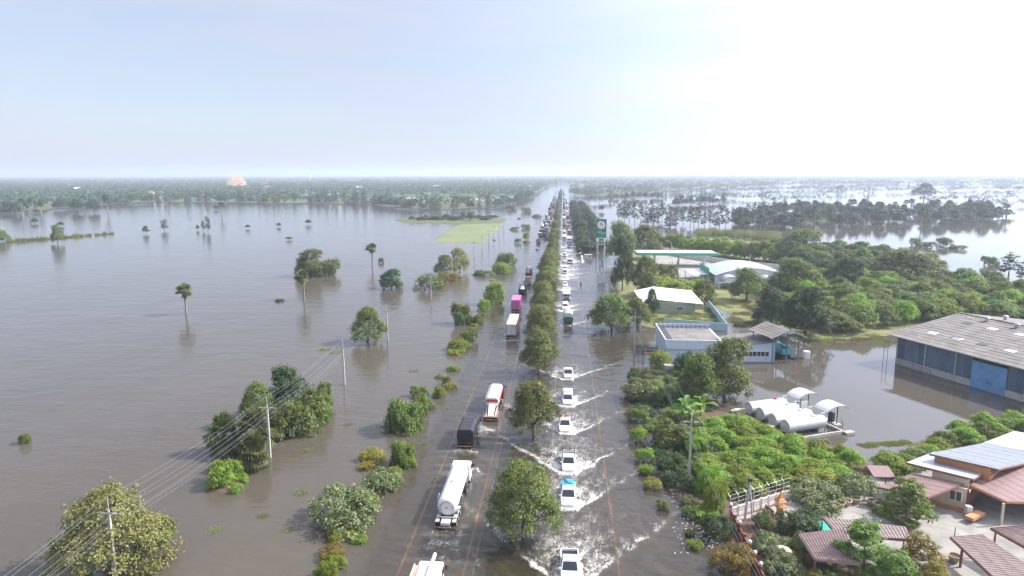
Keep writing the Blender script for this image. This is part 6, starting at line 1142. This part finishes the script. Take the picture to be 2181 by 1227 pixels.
# --- station sign and panels
sg = thing('station_sign', 'tall green petrol station sign on two posts', 'sign', (15.6, 279.4, 0)); W2 = 2.0
MB().box((0, 0, 17.0), (2 * W2, .5, 7.6)).build('panel', 'sign_green', sg); MB().box((0, 0, 12.45), (2 * W2, .52, 1.45)).build('price_panel', 'sign_white', sg); MB().box((0, -.28, 12.45), (1.9, .05, .9)).build('price_box', 'sign_green', sg)
for s in (-1, 1): MB().bar((s * 1.35, .1, -.6), (s * 1.35, .1, 11.8), .17).build('post', 'galvanised', sg)
MB().bar((-1.35, .1, 10.6), (1.35, .1, 10.6), .1).build('brace', 'galvanised', sg); b = MB().bar((0, -.25, 18.5), (0, -.32, 18.5), 1.5, n=28); b.build('logo_disc', 'sign_white', sg); MB().add([(1.75 * math.cos(a) * k, -.3, 18.5 + 1.75 * math.sin(a) * k) for k in (1., .9) for a in np.linspace(R_(100), R_(330), 24)], [(i, i + 1, 25 + i, 24 + i) for i in range(23)]).build('logo_ring', 'sign_white', sg)
text('logo_letter', 'P', 2.0, 'sign_red', sg, (-.28, -.34, 18.65), (R_(90), 0, 0), .02); text('logo_letter', 'T', 1.8, 'sign_red', sg, (.42, -.35, 18.15), (R_(90), 0, 0), .02)
text('lettering', 'อยู่ดี', 1.0, 'sign_white', sg, (-.85, -.27, 15.6), (R_(90), R_(-8), 0), .02); text('lettering', 'มีสุข', 1.1, 'sign_white', sg, (.65, -.27, 15.1), (R_(90), R_(-8), 0), .02); MB().box((0, -.27, 13.9), (2.6, .04, .4)).build('caption_strip', 'canopy_green', sg)
for px, py, w_, h_, m, lab in ((1253, 552, 3.4, 2.1, 'white_dirty', 'white square cabin box standing in the water before the sign'), (1281, 601, 2.6, 2.6, 'wall_white_blue', 'pale blue panel board standing in the water below the sign')):
    g_ = G(px, py); t = thing('cabin_box' if py < 560 else 'panel_board', lab, 'box' if py < 560 else 'board', g_)
    if py < 560: MB().box((0, 0, h_ / 2 - .2), (w_, 2, h_ + .4)).build('wall', m, t); MB().box((0, 0, h_ + .05), (w_ + .2, 2.2, .1)).build('roof', 'galvanised', t); MB().box((.6, -1.01, 1.4), (.7, .04, .5)).build('window', 'glass_dark', t)
    else: MB().box((0, 0, h_ / 2 + .2), (w_, .12, h_ - .3)).build('panel', m, t); [MB().bar((s * w_ / 2, .1, -.5), (s * w_ / 2, .1, h_ + .9 + s * .6), .09).build('post', 'dark_steel', t) for s in (-1, 1)]
for k, (px, py, lab) in enumerate(((1276, 560, 'upper green banner flag on a pole below the station sign'), (1279, 575, 'lower green banner flag leaning below the station sign'))):
    t = thing('banner_flag', lab, 'flag', G(px, py)); MB().bar((0, 0, -.5), (.2, 0, 4.4), .06).build('pole', 'galvanised', t); MB().slab([(.1, 0, 4.2), (1.1, .2, 4.0), (1.0, .3, 1.2), (0, .1, 1.4)], .04).build('cloth', 'canopy_green', t)
# --- utility poles and wires
def pole(x, y, h_, label, z0=-1., arm=1.2, low=True, lean=0., group='concrete utility poles'):
    t = thing('utility_pole', label, 'utility pole', (x, y, 0), 0, group); t.rotation_euler = (0, lean, 0); hs = h_ - 1.35; b = MB(); b.loft([[(-s, -s, z), (s, -s, z), (s, s, z), (-s, s, z)] for s, z in ((.16, z0), (.14, hs * .5), (.1, hs))]); b.build('shaft', 'concrete_pole', t)
    MB().bar((0, 0, hs), (0, 0, h_), .045).build('mast', 'galvanised', t); MB().box((0, -.12, hs - .25), (2 * arm, .1, .12)).build('crossarm', 'concrete_pole', t)
    for s in (-arm + .1, .25, arm - .1): MB().bar((s, -.12, hs - .19), (s, -.12, hs + .08), .06, .04, 8).build('insulator', 'chassis', t)
    if low: MB().box((-.25, -.12, hs - 1.75), (.7, .06, .07)).box((-.1, -.12, hs - 2.0), (.3, .06, .07)).build('cable_bracket', 'galvanised', t)
    return t
PL = [(-43.0, 24), (-42.9, 57.5), (-40.5, 87.4), (-40.6, 120.7), (-41.1, 154.6), (-41.4, 210.), (-41.8, 254.5), (-41.9, 319.8), (-41.7, 350.), (-41.6, 381.), (-41.7, 412.), (-41.3, 441.), (-40.6, 470.)]
pl_lab = ['behind the camera side', 'nearest utility pole, before the olive green tree', 'second left utility pole, rising beside the fan palms', 'third left utility pole, standing clear in open water', 'fourth left utility pole, behind the leafy water tree', 'fifth left utility pole, in open water before the scrub', 'sixth left utility pole, among the cluster of trees', 'seventh left utility pole, below the pasture island', 'eighth left utility pole, at the pasture corner', 'ninth left utility pole, beside the pasture', 'tenth left utility pole, beside the pasture', 'eleventh left utility pole, by the small earth heap', 'twelfth left utility pole, far end of the row']
for (x, y), lab in zip(PL[1:], pl_lab[1:]): pole(x, y, 8.9, lab, lean=random.uniform(-.012, .012))
PR = [(16.9, 38), (16.3, 83.1), (15.8, 146.3), (14.7, 210.8), (15.5, 262), (16, 328)]
for (x, y), lab in zip(PR[1:], ('utility pole on the right bank beside the bright thicket', 'utility pole in water before the blue workshop', 'utility pole at the shoulder below the station sign', 'utility pole behind the panel boards', 'utility pole where the right hedge begins')): pole(x, y, 9.9, lab)
def wire(P, dx, dz, label, r=.0105, sag=.8):
    b = []
    for (xa, ya), (xb, yb) in zip(P, P[1:]):
        for k in range(8): t = k / 8; b.append((xa + dx + (xb - xa) * t, ya + (yb - ya) * t, dz - sag * 4 * t * (1 - t) * min(1, (yb - ya) / 45)))
    b.append((P[-1][0] + dx, P[-1][1], dz)); o = MB().tube(b, r, 4).build('power_line', 'wire'); tag(o, label, 'power line', 'overhead lines')
for dx, dz, lab in ((0, 8.9, 'top earth wire of the left pole row'), (-1.1, 7.65, 'left outer wire on the left pole crossarms'), (.25, 7.65, 'middle wire on the left pole crossarms'), (1.1, 7.65, 'right outer wire on the left pole crossarms'), (-.5, 5.85, 'left lower cable under the left pole crossarms'), (-.25, 5.8, 'inner lower cable under the left pole crossarms'), (.05, 5.55, 'lowest cable of the left pole row')): wire(PL, dx, dz, lab)
for dx, dz, lab in ((0, 9.9, 'top earth wire of the right pole row'), (-1.1, 8.65, 'left outer wire on the right pole crossarms'), (.25, 8.65, 'middle wire on the right pole crossarms'), (1.1, 8.65, 'right outer wire on the right pole crossarms'), (-.4, 6.8, 'upper slack cable of the right pole row'), (-.2, 6.4, 'lower slack cable of the right pole row')): wire(PR, dx, dz, lab)
g_ = G(1586, 1108, .2); t = thing('leaning_pole', 'leaning concrete pole propped by a strut inside the white fence', 'utility pole', g_); MB().tube([(0, 0, 0), (.55, .6, 4.6)], [.15, .11], 6).build('shaft', 'concrete_pole', t); MB().tube([(.9, .1, 0), (.5, .5, 4.0)], [.1, .08], 6).build('strut', 'concrete_pole', t); MB().rbox((.55, .6, 4.6), (.5, .3, .4), .06).build('switch_box', 'chassis', t)
for px, py, tp, lab in ((1340, 612, 566, 'grey service pole with a meter box before the forecourt trees'), (1363, 705, 650, 'thin pole on the plot before the green building'), (1548, 693, 662, 'thin pole at the corner of the cyan wall')):
    g_ = G(px, py); t = thing('service_pole', lab, 'pole', g_); hh = top(px, py, tp); MB().bar((0, 0, -.4), (0, 0, hh), .12, .09).build('shaft', 'concrete_pole', t); MB().box((.2, 0, hh * .55), (.3, .3, .5)).build('meter_box', 'galvanised', t)
# --- house
hs = thing('house', 'house with stepped white metal roofs and maroon lower roofs', 'house', (0, 0, 0))
def quad_roof(t, name, m, p, fas, th=.1, n=6, ribs=0, rm=None):
    roof_strips(t, name, m, p[0], p[1], p[2], p[3], n, th, .025, ribs, rm); q = [Vector(a) - Vector((0, 0, .13)) for a in p]
    for a, c in zip(q, q[1:] + q[:1]): MB().beam(a, c, .12, .22).build('fascia', fas, t)
UA, UC, UB = G(1980, 966, 5.2), G(2126, 999, 5.0), G(2102, 943, 3.9); UD = (UC[0] + UB[0] - UA[0], UC[1] + UB[1] - UA[1], 3.7)
quad_roof(hs, 'upper_roof_sheet', 'roof_metal_white', [UA, UC, UD, UB], 'fascia_brown', n=14); b = MB(); [b.beam(Vector(UA).lerp(Vector(UB), q) + Vector((0, 0, .06)), Vector(UC).lerp(Vector(UD), q) + Vector((0, 0, .06)), .06, .06) for q in np.linspace(.03, .97, 22)]; b.build('roof_rib', 'galvanised', hs)
LA, LC = G(1931, 985, 4.3), G(2072, 1020, 4.1); LB = G(1990, 962, 3.7); LD = (LC[0] + LB[0] - LA[0] + .6, LC[1] + LB[1] - LA[1] + .4, 3.6)
quad_roof(hs, 'lower_roof_sheet', 'roof_metal_white', [LA, LC, LD, LB], 'fascia_brown', n=8)
MA, MC_ = G(1950, 1052, 2.7), G(2052, 1031, 2.9); A1 = [G(1870, 1037, 2.5), G(1976, 1059, 2.6), G(2052, 1030, 3.3), G(1945, 1008, 3.3)]; quad_roof(hs, 'awning_sheet', 'roof_maroon', A1, 'roof_red', n=5)
B1 = [G(2056, 1028, 3.3), G(2144, 1068, 2.7), G(2400, 1074, 2.7), G(2200, 986, 4.0)]; quad_roof(hs, 'porch_roof_sheet', 'roof_maroon', [B1[0], B1[1], (B1[1][0] + 14, B1[1][1] + .5, 2.7), (B1[0][0] + 14, B1[0][1] + 7, 4.2)], 'wall_orange', n=12)
def wall_between(t, name, m, p, q, z0, z1, z2=None, th=.18): return poly_wall(t, name, m, [(p[0], p[1], z0), (q[0], q[1], z0), (q[0], q[1], z1 if z2 is None else z2), (p[0], p[1], z1)], th)
w1, w2 = G(1975, 1070, .2), G(2054, 1092, .2); w3 = (w2[0] + 5.5, w2[1] + 6, .2); w4 = (w1[0] + 5.5, w1[1] + 6, .2)
wall_between(hs, 'front_wall', 'wall_cream', w1, w2, .2, 3.1); wall_between(hs, 'front_wall', 'wall_cream', (w1[0] + .6, w1[1] + .7), (w2[0] + .6, w2[1] + .7), 3.0, 3.95); wall_between(hs, 'porch_wall', 'wood_red', w2, w3, .2, 3.0); wall_between(hs, 'clerestory', 'wall_orange', (UC[0] - .6, UC[1] + .3), (UC[0] + 6, UC[1] + 6.5), 3.0, 3.9); wall_between(hs, 'clerestory', 'wall_orange', (UA[0] + .8, UA[1] + .3), (UC[0] - .6, UC[1] + .3), 3.4, 4.9)
MB().beam((w1[0] - .1, w1[1] - .15, .45), (w2[0] - .1, w2[1] - .15, .45), .12, .5).build('plinth_band', 'wall_orange', hs)
d_ = Vector((w2[0] - w1[0], w2[1] - w1[1], 0)).normalized(); nrm = Vector((d_.y, -d_.x, 0)); c = Vector((w2[0], w2[1], 2.0)) - d_ * 1.0 + nrm * .05; f = MB().box(c, (1.3, .1, 1.3), math.atan2(d_.y, d_.x)).build('window', 'white_paint', hs)
for k in (-.3, .3): MB().box(c + d_ * k + nrm * .06, (.5, .04, 1.1), math.atan2(d_.y, d_.x)).build('pane', 'glass_dark', f)
for k in range(5): MB().box(Vector((w2[0], w2[1], 2.75)) + Vector((.4 + k * .8, .4 + k * .85, 0)) + Vector((.12, -.1, 0)), (.5, .06, .3), .82).build('fretwork', 'wall_cream', hs)
p = G(2132, 1118, .2); MB().box((p[0], p[1], 1.45), (.22, .22, 2.6)).build('porch_post', 'wall_cream', hs); MB().box((p[0] - 2.3, p[1] + .9, .75), (2.6, .9, .35), .6).build('porch_step', 'wall_orange', hs); MB().box((p[0] - 2.6, p[1] + 1.7, 1.0), (.6, .6, 1.0)).build('porch_pier', 'white_dirty', hs)
FB = [G(2090, 945, 3.5), G(2190, 960, 3.4), G(2260, 935, 3.4), G(2160, 918, 3.5)]; quad_roof(hs, 'back_roof_sheet', 'roof_metal_white', FB, 'fascia_brown', n=4)
cp = thing('carport', 'brown roofed carport on posts at the lower right corner', 'carport', (0, 0, 0)); c1 = [G(2120, 1232, 3.0), G(2024, 1143, 3.0), G(2092, 1138, 3.3), G(2215, 1222, 3.3)]; quad_roof(cp, 'roof_sheet', 'roof_brown', c1, 'fascia_brown', n=3, ribs=26, rm='roof_brown')
pq = G(2045, 1208, .2); MB().bar((pq[0], pq[1], .2), (pq[0], pq[1], 3.0), .13).build('post', 'fascia_brown', cp); MB().bar((pq[0] + 4, pq[1] - 5, .2), (pq[0] + 4, pq[1] - 5, 3.0), .13).build('post', 'fascia_brown', cp); MB().bar((c1[1][0] + .4, c1[1][1], 3.0), (c1[1][0] + .4, c1[1][1], 4.0), .04).build('aerial', 'dark_steel', cp)
c2 = [G(2230, 1190, 3.3), G(2110, 1124, 3.3), G(2181, 1118, 4.0), G(2330, 1150, 4.2)]; sh = thing('side_roof', 'dark brown ribbed roof at the right edge beside the carport', 'roof', (0, 0, 0)); quad_roof(sh, 'roof_sheet', 'roof_dark_brown', c2, 'fascia_brown', n=3, ribs=18, rm='roof_brown'); [MB().bar((q[0], q[1], .2), (q[0], q[1], 3.2), .1).build('post', 'fascia_brown', sh) for q in ((c2[1][0] + .6, c2[1][1] + .1), (c2[0][0], c2[0][1] + .3))]
gz = thing('garden_shelter', 'low pinkish brown garden shelter roof beside the green net', 'shelter', (0, 0, 0)); c3 = [G(1786, 1140, 2.4), G(1940, 1148, 2.4), G(1928, 1122, 2.9), G(1752, 1101, 2.9)]; quad_roof(gz, 'roof_sheet', 'roof_brown', c3, 'roof_dark_brown', n=3, ribs=22, rm='roof_brown'); [MB().bar((q[0], q[1], .2), (q[0], q[1], 2.4), .08).build('post', 'fascia_brown', gz) for q in c3]
gz2 = thing('garden_pavilion', 'dark brown garden pavilion roof behind the large tiered tree', 'shelter', (0, 0, 0)); c4 = [G(1736, 1190, 2.6), G(1830, 1200, 2.6), G(1800, 1124, 2.7), G(1702, 1138, 2.7)]; quad_roof(gz2, 'roof_sheet', 'roof_dark_brown', c4, 'roof_brown', n=4, ribs=16, rm='roof_brown'); [MB().bar((q[0], q[1], .2), (q[0], q[1], 2.6), .08).build('post', 'fascia_brown', gz2) for q in c4]
q_ = [G(1722, 1112, .9), G(1760, 1110, .9), G(1775, 1128, .9), G(1745, 1130, .9)]; t = thing('shade_net', 'bright green shade net stretched beside the garden shelter', 'shade net', (0, 0, 0)); MB().slab(q_, .04).build('net', 'net_green', t); [MB().bar((p[0], p[1], .2), (p[0], p[1], .88), .04).build('leg', 'steel', t) for p in q_]
for px, py, lab in ((1872, 1044, 'small maroon awning shed left of the tiered courtyard tree'),): t = thing('awning_shed', lab, 'shed', G(px, py, .2)); MB().slab([(-1.2, -1, 2.2), (1.4, -1, 2.2), (1.4, 1.2, 2.7), (-1.2, 1.2, 2.7)], .08).build('roof', 'roof_maroon', t); [MB().bar((x, y, 0), (x, y, 2.2), .06).build('post', 'fascia_brown', t) for x in (-1, 1.2) for y in (-.8, 1)]
# courtyard pots
pot_me = None
for i, (px, py) in enumerate(((1750, 1092), (1765, 1089), (1777, 1085), (1788, 1081), (1802, 1077), (1822, 1072), (1855, 1076), (1870, 1083), (1885, 1090), (1899, 1098), (1913, 1106), (1936, 1124), (1925, 1115), (2032, 1196))):
    lab = ('nearest pale clay pot of the slanting courtyard row', 'second clay pot from the net in the courtyard row', 'third clay pot from the net in the courtyard row', 'fourth clay pot from the net in the courtyard row', 'fifth clay pot from the net in the courtyard row', 'last clay pot of the courtyard row, set apart', 'first shaded pot of the row by the tiered tree', 'second shaded pot of the row by the tiered tree', 'third shaded pot of the row by the tiered tree', 'fourth shaded pot of the row by the tiered tree', 'fifth shaded pot of the row by the tiered tree', 'white pot with a spiky plant on the sunlit courtyard', 'pot at the foot of the tiered tree', 'pot with a small plant beside the carport post')[i]
    t = thing('clay_pot', lab, 'pot', G(px, py, .2), 0, 'courtyard pots')
    if pot_me is None:
        n = 14; r0 = MB().loft([[(r * math.cos(6.2832 * k / n), r * math.sin(6.2832 * k / n), z) for k in range(n)] for r, z in ((.34, 0), (.5, .3), (.56, .6), (.64, .62), (.64, .72), (.54, .72), (.5, .55))]).build('pot_wall', 'pot_clay', t); s0 = MB().bar((0, 0, .5), (0, 0, .58), .5, n=12).build('soil_fill', 'soil', t); pot_me = (r0.data, s0.data)
    else: link('pot_wall', pot_me[0], t); link('soil_fill', pot_me[1], t)
    if i == 11: link('spiky_plant', PROTO['areca'][0][0][1][1], t, (0, 0, .3), 0, (.35, .35, .35))
# fences
wf = thing('white_fence', 'white balustrade fence with bent wire posts before the bright thicket', 'fence', (0, 0, 0)); fa, fb = Vector(G(1554, 1103, .2)), Vector(G(1682, 1062, .2)); n = 8
for k in range(n):
    a, c = fa.lerp(fb, k / n), fa.lerp(fb, (k + 1) / n); MB().beam((a.x, a.y, .35), (c.x, c.y, .35), .12, .5).build('fence_base', 'fence_white', wf); MB().beam((a.x, a.y, 1.3), (c.x, c.y, 1.3), .14, .16).build('fence_rail', 'fence_white', wf); MB().beam((a.x, a.y, .95), (c.x, c.y, .95), .06, .07).build('fence_rail', 'fence_white', wf)
    for j in range(5): q = a.lerp(c, (j + .5) / 5); MB().box((q.x, q.y, .92), (.13, .1, .7), math.atan2(c.y - a.y, c.x - a.x)).build('baluster', 'fence_white', wf)
    MB().box((a.x, a.y, .8), (.22, .22, 1.3)).build('pier', 'fence_white', wf); MB().tube([(a.x, a.y, 1.3), (a.x, a.y, 2.7), (a.x - .3, a.y + .25, 3.1)], .03).build('wire_post', 'galvanised', wf)
for z in (1.9, 2.4, 2.9): MB().tube([(fa.x - .1, fa.y, z), (fb.x - .1, fb.y, z)], .008, 4).build('barbed_wire', 'steel', wf)
bf = thing('brown_fence', 'brown rail fence with white globe lamps along the flooded road', 'fence', (0, 0, 0)); n = 12
for k in range(n):
    y0_, y1_ = 74.2 - k * 2.0, 74.2 - (k + 1) * 2.0; MB().box((19.35, (y0_ + y1_) / 2, .35), (.14, 1.98, .7)).build('fence_base', 'fence_brown', bf); MB().box((19.35, (y0_ + y1_) / 2, 1.25), (.1, 1.98, .1)).build('fence_rail', 'fence_brown', bf)
    for j in range(7): MB().box((19.35, y0_ - .15 - j * .28, .95), (.05, .1, .62)).build('picket', 'fence_brown', bf)
    MB().box((19.35, y0_, .8), (.3, .3, 1.6)).build('pier', 'fence_brown', bf)
    if k % 2 == 0 or k == 5: b = MB(); b.loft([[(.2 * math.sin(a) * math.cos(q), .2 * math.sin(a) * math.sin(q), 1.85 - .2 * math.cos(a)) for q in np.arange(0, 6.28, .628)] for a in np.linspace(.2, 2.95, 7)]); o = b.build('globe_lamp', 'globe', bf, smooth=True); o.location = (19.35, y0_, 0)
# spirit house
t = thing('spirit_house', 'small orange spirit house on a pedestal behind the dark shrub', 'spirit house', G(1660, 1096, .2), .3); MB().box((0, 0, .5), (.5, .5, 1.0)).build('pedestal', 'spirit_orange', t); MB().box((0, 0, 1.05), (1.1, 1.1, .1)).build('platform', 'spirit_orange', t); MB().box((0, 0, 1.4), (.6, .6, .6)).build('shrine', 'temple_trim', t); MB().loft([[(-s, -s, z), (s, -s, z), (s, s, z), (-s, s, z)] for s, z in ((.55, 1.7), (.3, 2.0), (.22, 2.05), (.1, 2.5), (.03, 2.9))]).build('spire_roof', 'spirit_orange', t); MB().beam((-1.2, -.6, .45), (-1.2, 1.0, .45), .1, .9).build('screen_wall', 'fence_brown', t)
# rock and rubbish
g_ = G(1665, 1180, .2); t = thing('garden_rock', 'pale flat rock among the palms in the garden', 'rock', g_); r_ = random.Random(4); MB().loft([[(k * math.cos(a) * r_.uniform(.85, 1.15), .8 * k * math.sin(a) * r_.uniform(.85, 1.15), z) for a in np.arange(0, 6.28, .6)] for k, z in ((1.1, -.1), (1.15, .25), (.8, .6), (.3, .72))]).build('stone', 'wall_cream', t)
V, Fq = [], []; r2 = np.random.default_rng(9)
for i in range(260):
    k = r2.random(); px, py = (1420 + 105 * k + r2.normal() * 14, 1010 + 160 * k + r2.normal() * 12) if i % 9 else (r2.uniform(1430, 1500), r2.uniform(1100, 1180)); g_ = G(px, py); s = abs(r2.normal()) * .05 + .03; a = r2.random() * 3; o = len(V)
    V += [(g_[0] + s * math.cos(a + j * 1.57) * (1.5 if j % 2 else .6), g_[1] + s * math.sin(a + j * 1.57) * (1.5 if j % 2 else .6), z) for z in (.0, .06) for j in range(4)]; Fq += [(o, o + 1, o + 5, o + 4), (o + 1, o + 2, o + 6, o + 5), (o + 2, o + 3, o + 7, o + 6), (o + 3, o, o + 4, o + 7), (o + 4, o + 5, o + 6, o + 7)]
o = link('floating_rubbish', mesh_np('floating_rubbish', V, Fq, M['rubbish'])); o['kind'] = 'stuff'; o['label'] = 'scattered floating rubbish along the muddy right bank'
# --- far landmarks
g_ = G(505, 402); tp_ = thing('temple', 'large temple hall with stacked orange roofs above the left woods', 'temple', (g_[0], g_[1], 0), R_(28)); MB().box((0, 0, 6), (40, 22, 14)).build('wall', 'temple_trim', tp_)
for k, (lx, wy, z0, z1) in enumerate(((48, 15, 9, 21), (36, 12, 15, 28), (23, 9, 21, 35))):
    for s in (-1, 1): MB().slab([(-lx / 2, s * wy, z0), (lx / 2, s * wy, z0), (lx / 2, 0, z1), (-lx / 2, 0, z1)], .8).build('roof_tier', 'temple_roof', tp_)
    for s in (-1, 1): MB().beam((s * lx / 2, -wy, z0 + .6), (s * lx / 2, 0, z1 + .6), 1.0, 1.4).beam((s * lx / 2, wy, z0 + .6), (s * lx / 2, 0, z1 + .6), 1.0, 1.4).bar((s * lx / 2, 0, z1), (s * (lx / 2 + 1.5), 0, z1 + 4), .6, .1).build('barge_finial', 'temple_trim', tp_)
    poly_wall(tp_, 'gable', 'wall_white', [(-lx / 2 + .5, -wy + 1, z0), (-lx / 2 + .5, wy - 1, z0), (-lx / 2 + .5, 0, z1 - 1)][::-1], .3)
    for j in range(3):
        q = (j + 1) / 4; MB().beam((-lx / 2 + 2, -wy * (1 - q) - .3, z0 + (z1 - z0) * q + .3), (lx / 2 - 2, -wy * (1 - q) - .3, z0 + (z1 - z0) * q + .3), 1.1, 1.1).build('roof_band', 'temple_trim', tp_)
g2 = G(565, 399); t = thing('temple_hall', 'second smaller dark roofed hall right of the temple', 'temple', (g2[0], g2[1], 0), .2); MB().box((0, 0, 5), (24, 12, 10)).build('wall', 'temple_trim', t); [MB().slab([(-13, s * 9, 10), (13, s * 9, 10), (13, 0, 18), (-13, 0, 18)], .6).build('roof', 'roof_dark_brown', t) for s in (-1, 1)]
vil = [(552, 405), (568, 404), (545, 412), (530, 404), (640, 413), (650, 418), (712, 412), (720, 420), (765, 406), (870, 400), (880, 404), (760, 416), (700, 424), (165, 409), (150, 402), (1120, 403), (1130, 404), (1275, 409), (1282, 409), (1290, 410), (930, 404), (950, 392), (325, 421), (305, 421), (345, 421)]
for i, (px, py) in enumerate(vil):
    s = scale_at(px, py); g_ = G(px, py); rr = random.Random(i); t = thing('village_house', 'small distant house roof glinting among the far woods', 'house', (g_[0], g_[1], 0), rr.uniform(0, 3), 'distant village houses'); a, c, h_ = rr.uniform(8, 13), rr.uniform(6, 9), rr.uniform(5.5, 9)
    MB().box((0, 0, h_ / 2), (a, c, h_)).build('wall', 'wall_white', t); m = ('roof_white', 'roof_white', 'wall_orange', 'galvanised')[i % 4]; [MB().slab([(-a / 2 - .8, sg * (c / 2 + 1), h_ - .3), (a / 2 + .8, sg * (c / 2 + 1), h_ - .3), (a / 2 + .8, 0, h_ + 2.6), (-a / 2 - .8, 0, h_ + 2.6)], .25).build('roof', m, t) for sg in (-1, 1)]
g_ = G(661, 389); t = thing('water_tower', 'white mushroom water tower far beyond the left woods', 'water tower', (g_[0], g_[1], 0)); MB().bar((0, 0, 0), (0, 0, 24), 2.2).build('shaft', 'wall_white', t); MB().bar((0, 0, 24), (0, 0, 28), 3, 9, 16).bar((0, 0, 28), (0, 0, 33), 9, 6, 16).build('tank_bowl', 'white_paint', t)
g_ = G(961, 388); t = thing('radio_mast', 'thin radio mast on the horizon above the left road', 'mast', (g_[0], g_[1], 0)); MB().bar((0, 0, 0), (0, 0, 68), 1.0, .35).build('lattice_shaft', 'steel', t); MB().bar((0, 0, 50), (0, 0, 54), 1.4).build('antenna_ring', 'white_dirty', t)
# --- person wading
g_ = G(1237, 610); t = thing('person', 'person in dark clothes with a red wrap wading through the right carriageway', 'person', (g_[0], g_[1], ROADZ), 2.6)
def skin(name, V, E_, Rd, m, parent):
    me = bpy.data.meshes.new(name); me.from_pydata(V, E_, []); o = link(name, me, parent); o.modifiers.new('skin', 'SKIN'); s = o.modifiers.new('sub', 'SUBSURF'); s.levels = s.render_levels = 1
    for i, r in enumerate(Rd): me.skin_vertices[0].data[i].radius = (r, r)
    me.skin_vertices[0].data[0].use_root = True; me.materials.append(M[m]); return o
skin('body', [(0, 0, .92), (0, 0, 1.15), (0, .02, 1.38), (0, .03, 1.5), (0, .05, 1.62), (.1, 0, .88), (.12, .12, .48), (.12, 0, .06), (-.1, 0, .88), (-.12, -.1, .48), (-.12, -.22, .06), (.19, 0, 1.4), (.25, -.05, 1.13), (.24, .1, .9), (-.19, 0, 1.4), (-.25, .05, 1.13), (-.22, .16, .92)], [(0, 1), (1, 2), (2, 3), (3, 4), (0, 5), (5, 6), (6, 7), (0, 8), (8, 9), (9, 10), (2, 11), (11, 12), (12, 13), (2, 14), (14, 15), (15, 16)], [.15, .14, .15, .06, .1, .1, .07, .05, .1, .07, .05, .06, .045, .04, .06, .045, .04], 'cloth_dark', t)
MB().loft([[(r * math.cos(a), .05 + r * math.sin(a), z) for a in np.arange(0, 6.28, .628)] for r, z in ((.06, 1.53), (.1, 1.6), (.11, 1.68), (.09, 1.76), (.03, 1.8))]).build('hair', 'black_paint', t); MB().loft([[(r * math.cos(a), r * .8 * math.sin(a), z) for a in np.arange(0, 6.28, .628)] for r, z in ((.2, 1.0), (.24, .75), (.26, .5))]).build('wrap_skirt', 'cloth_red', t)
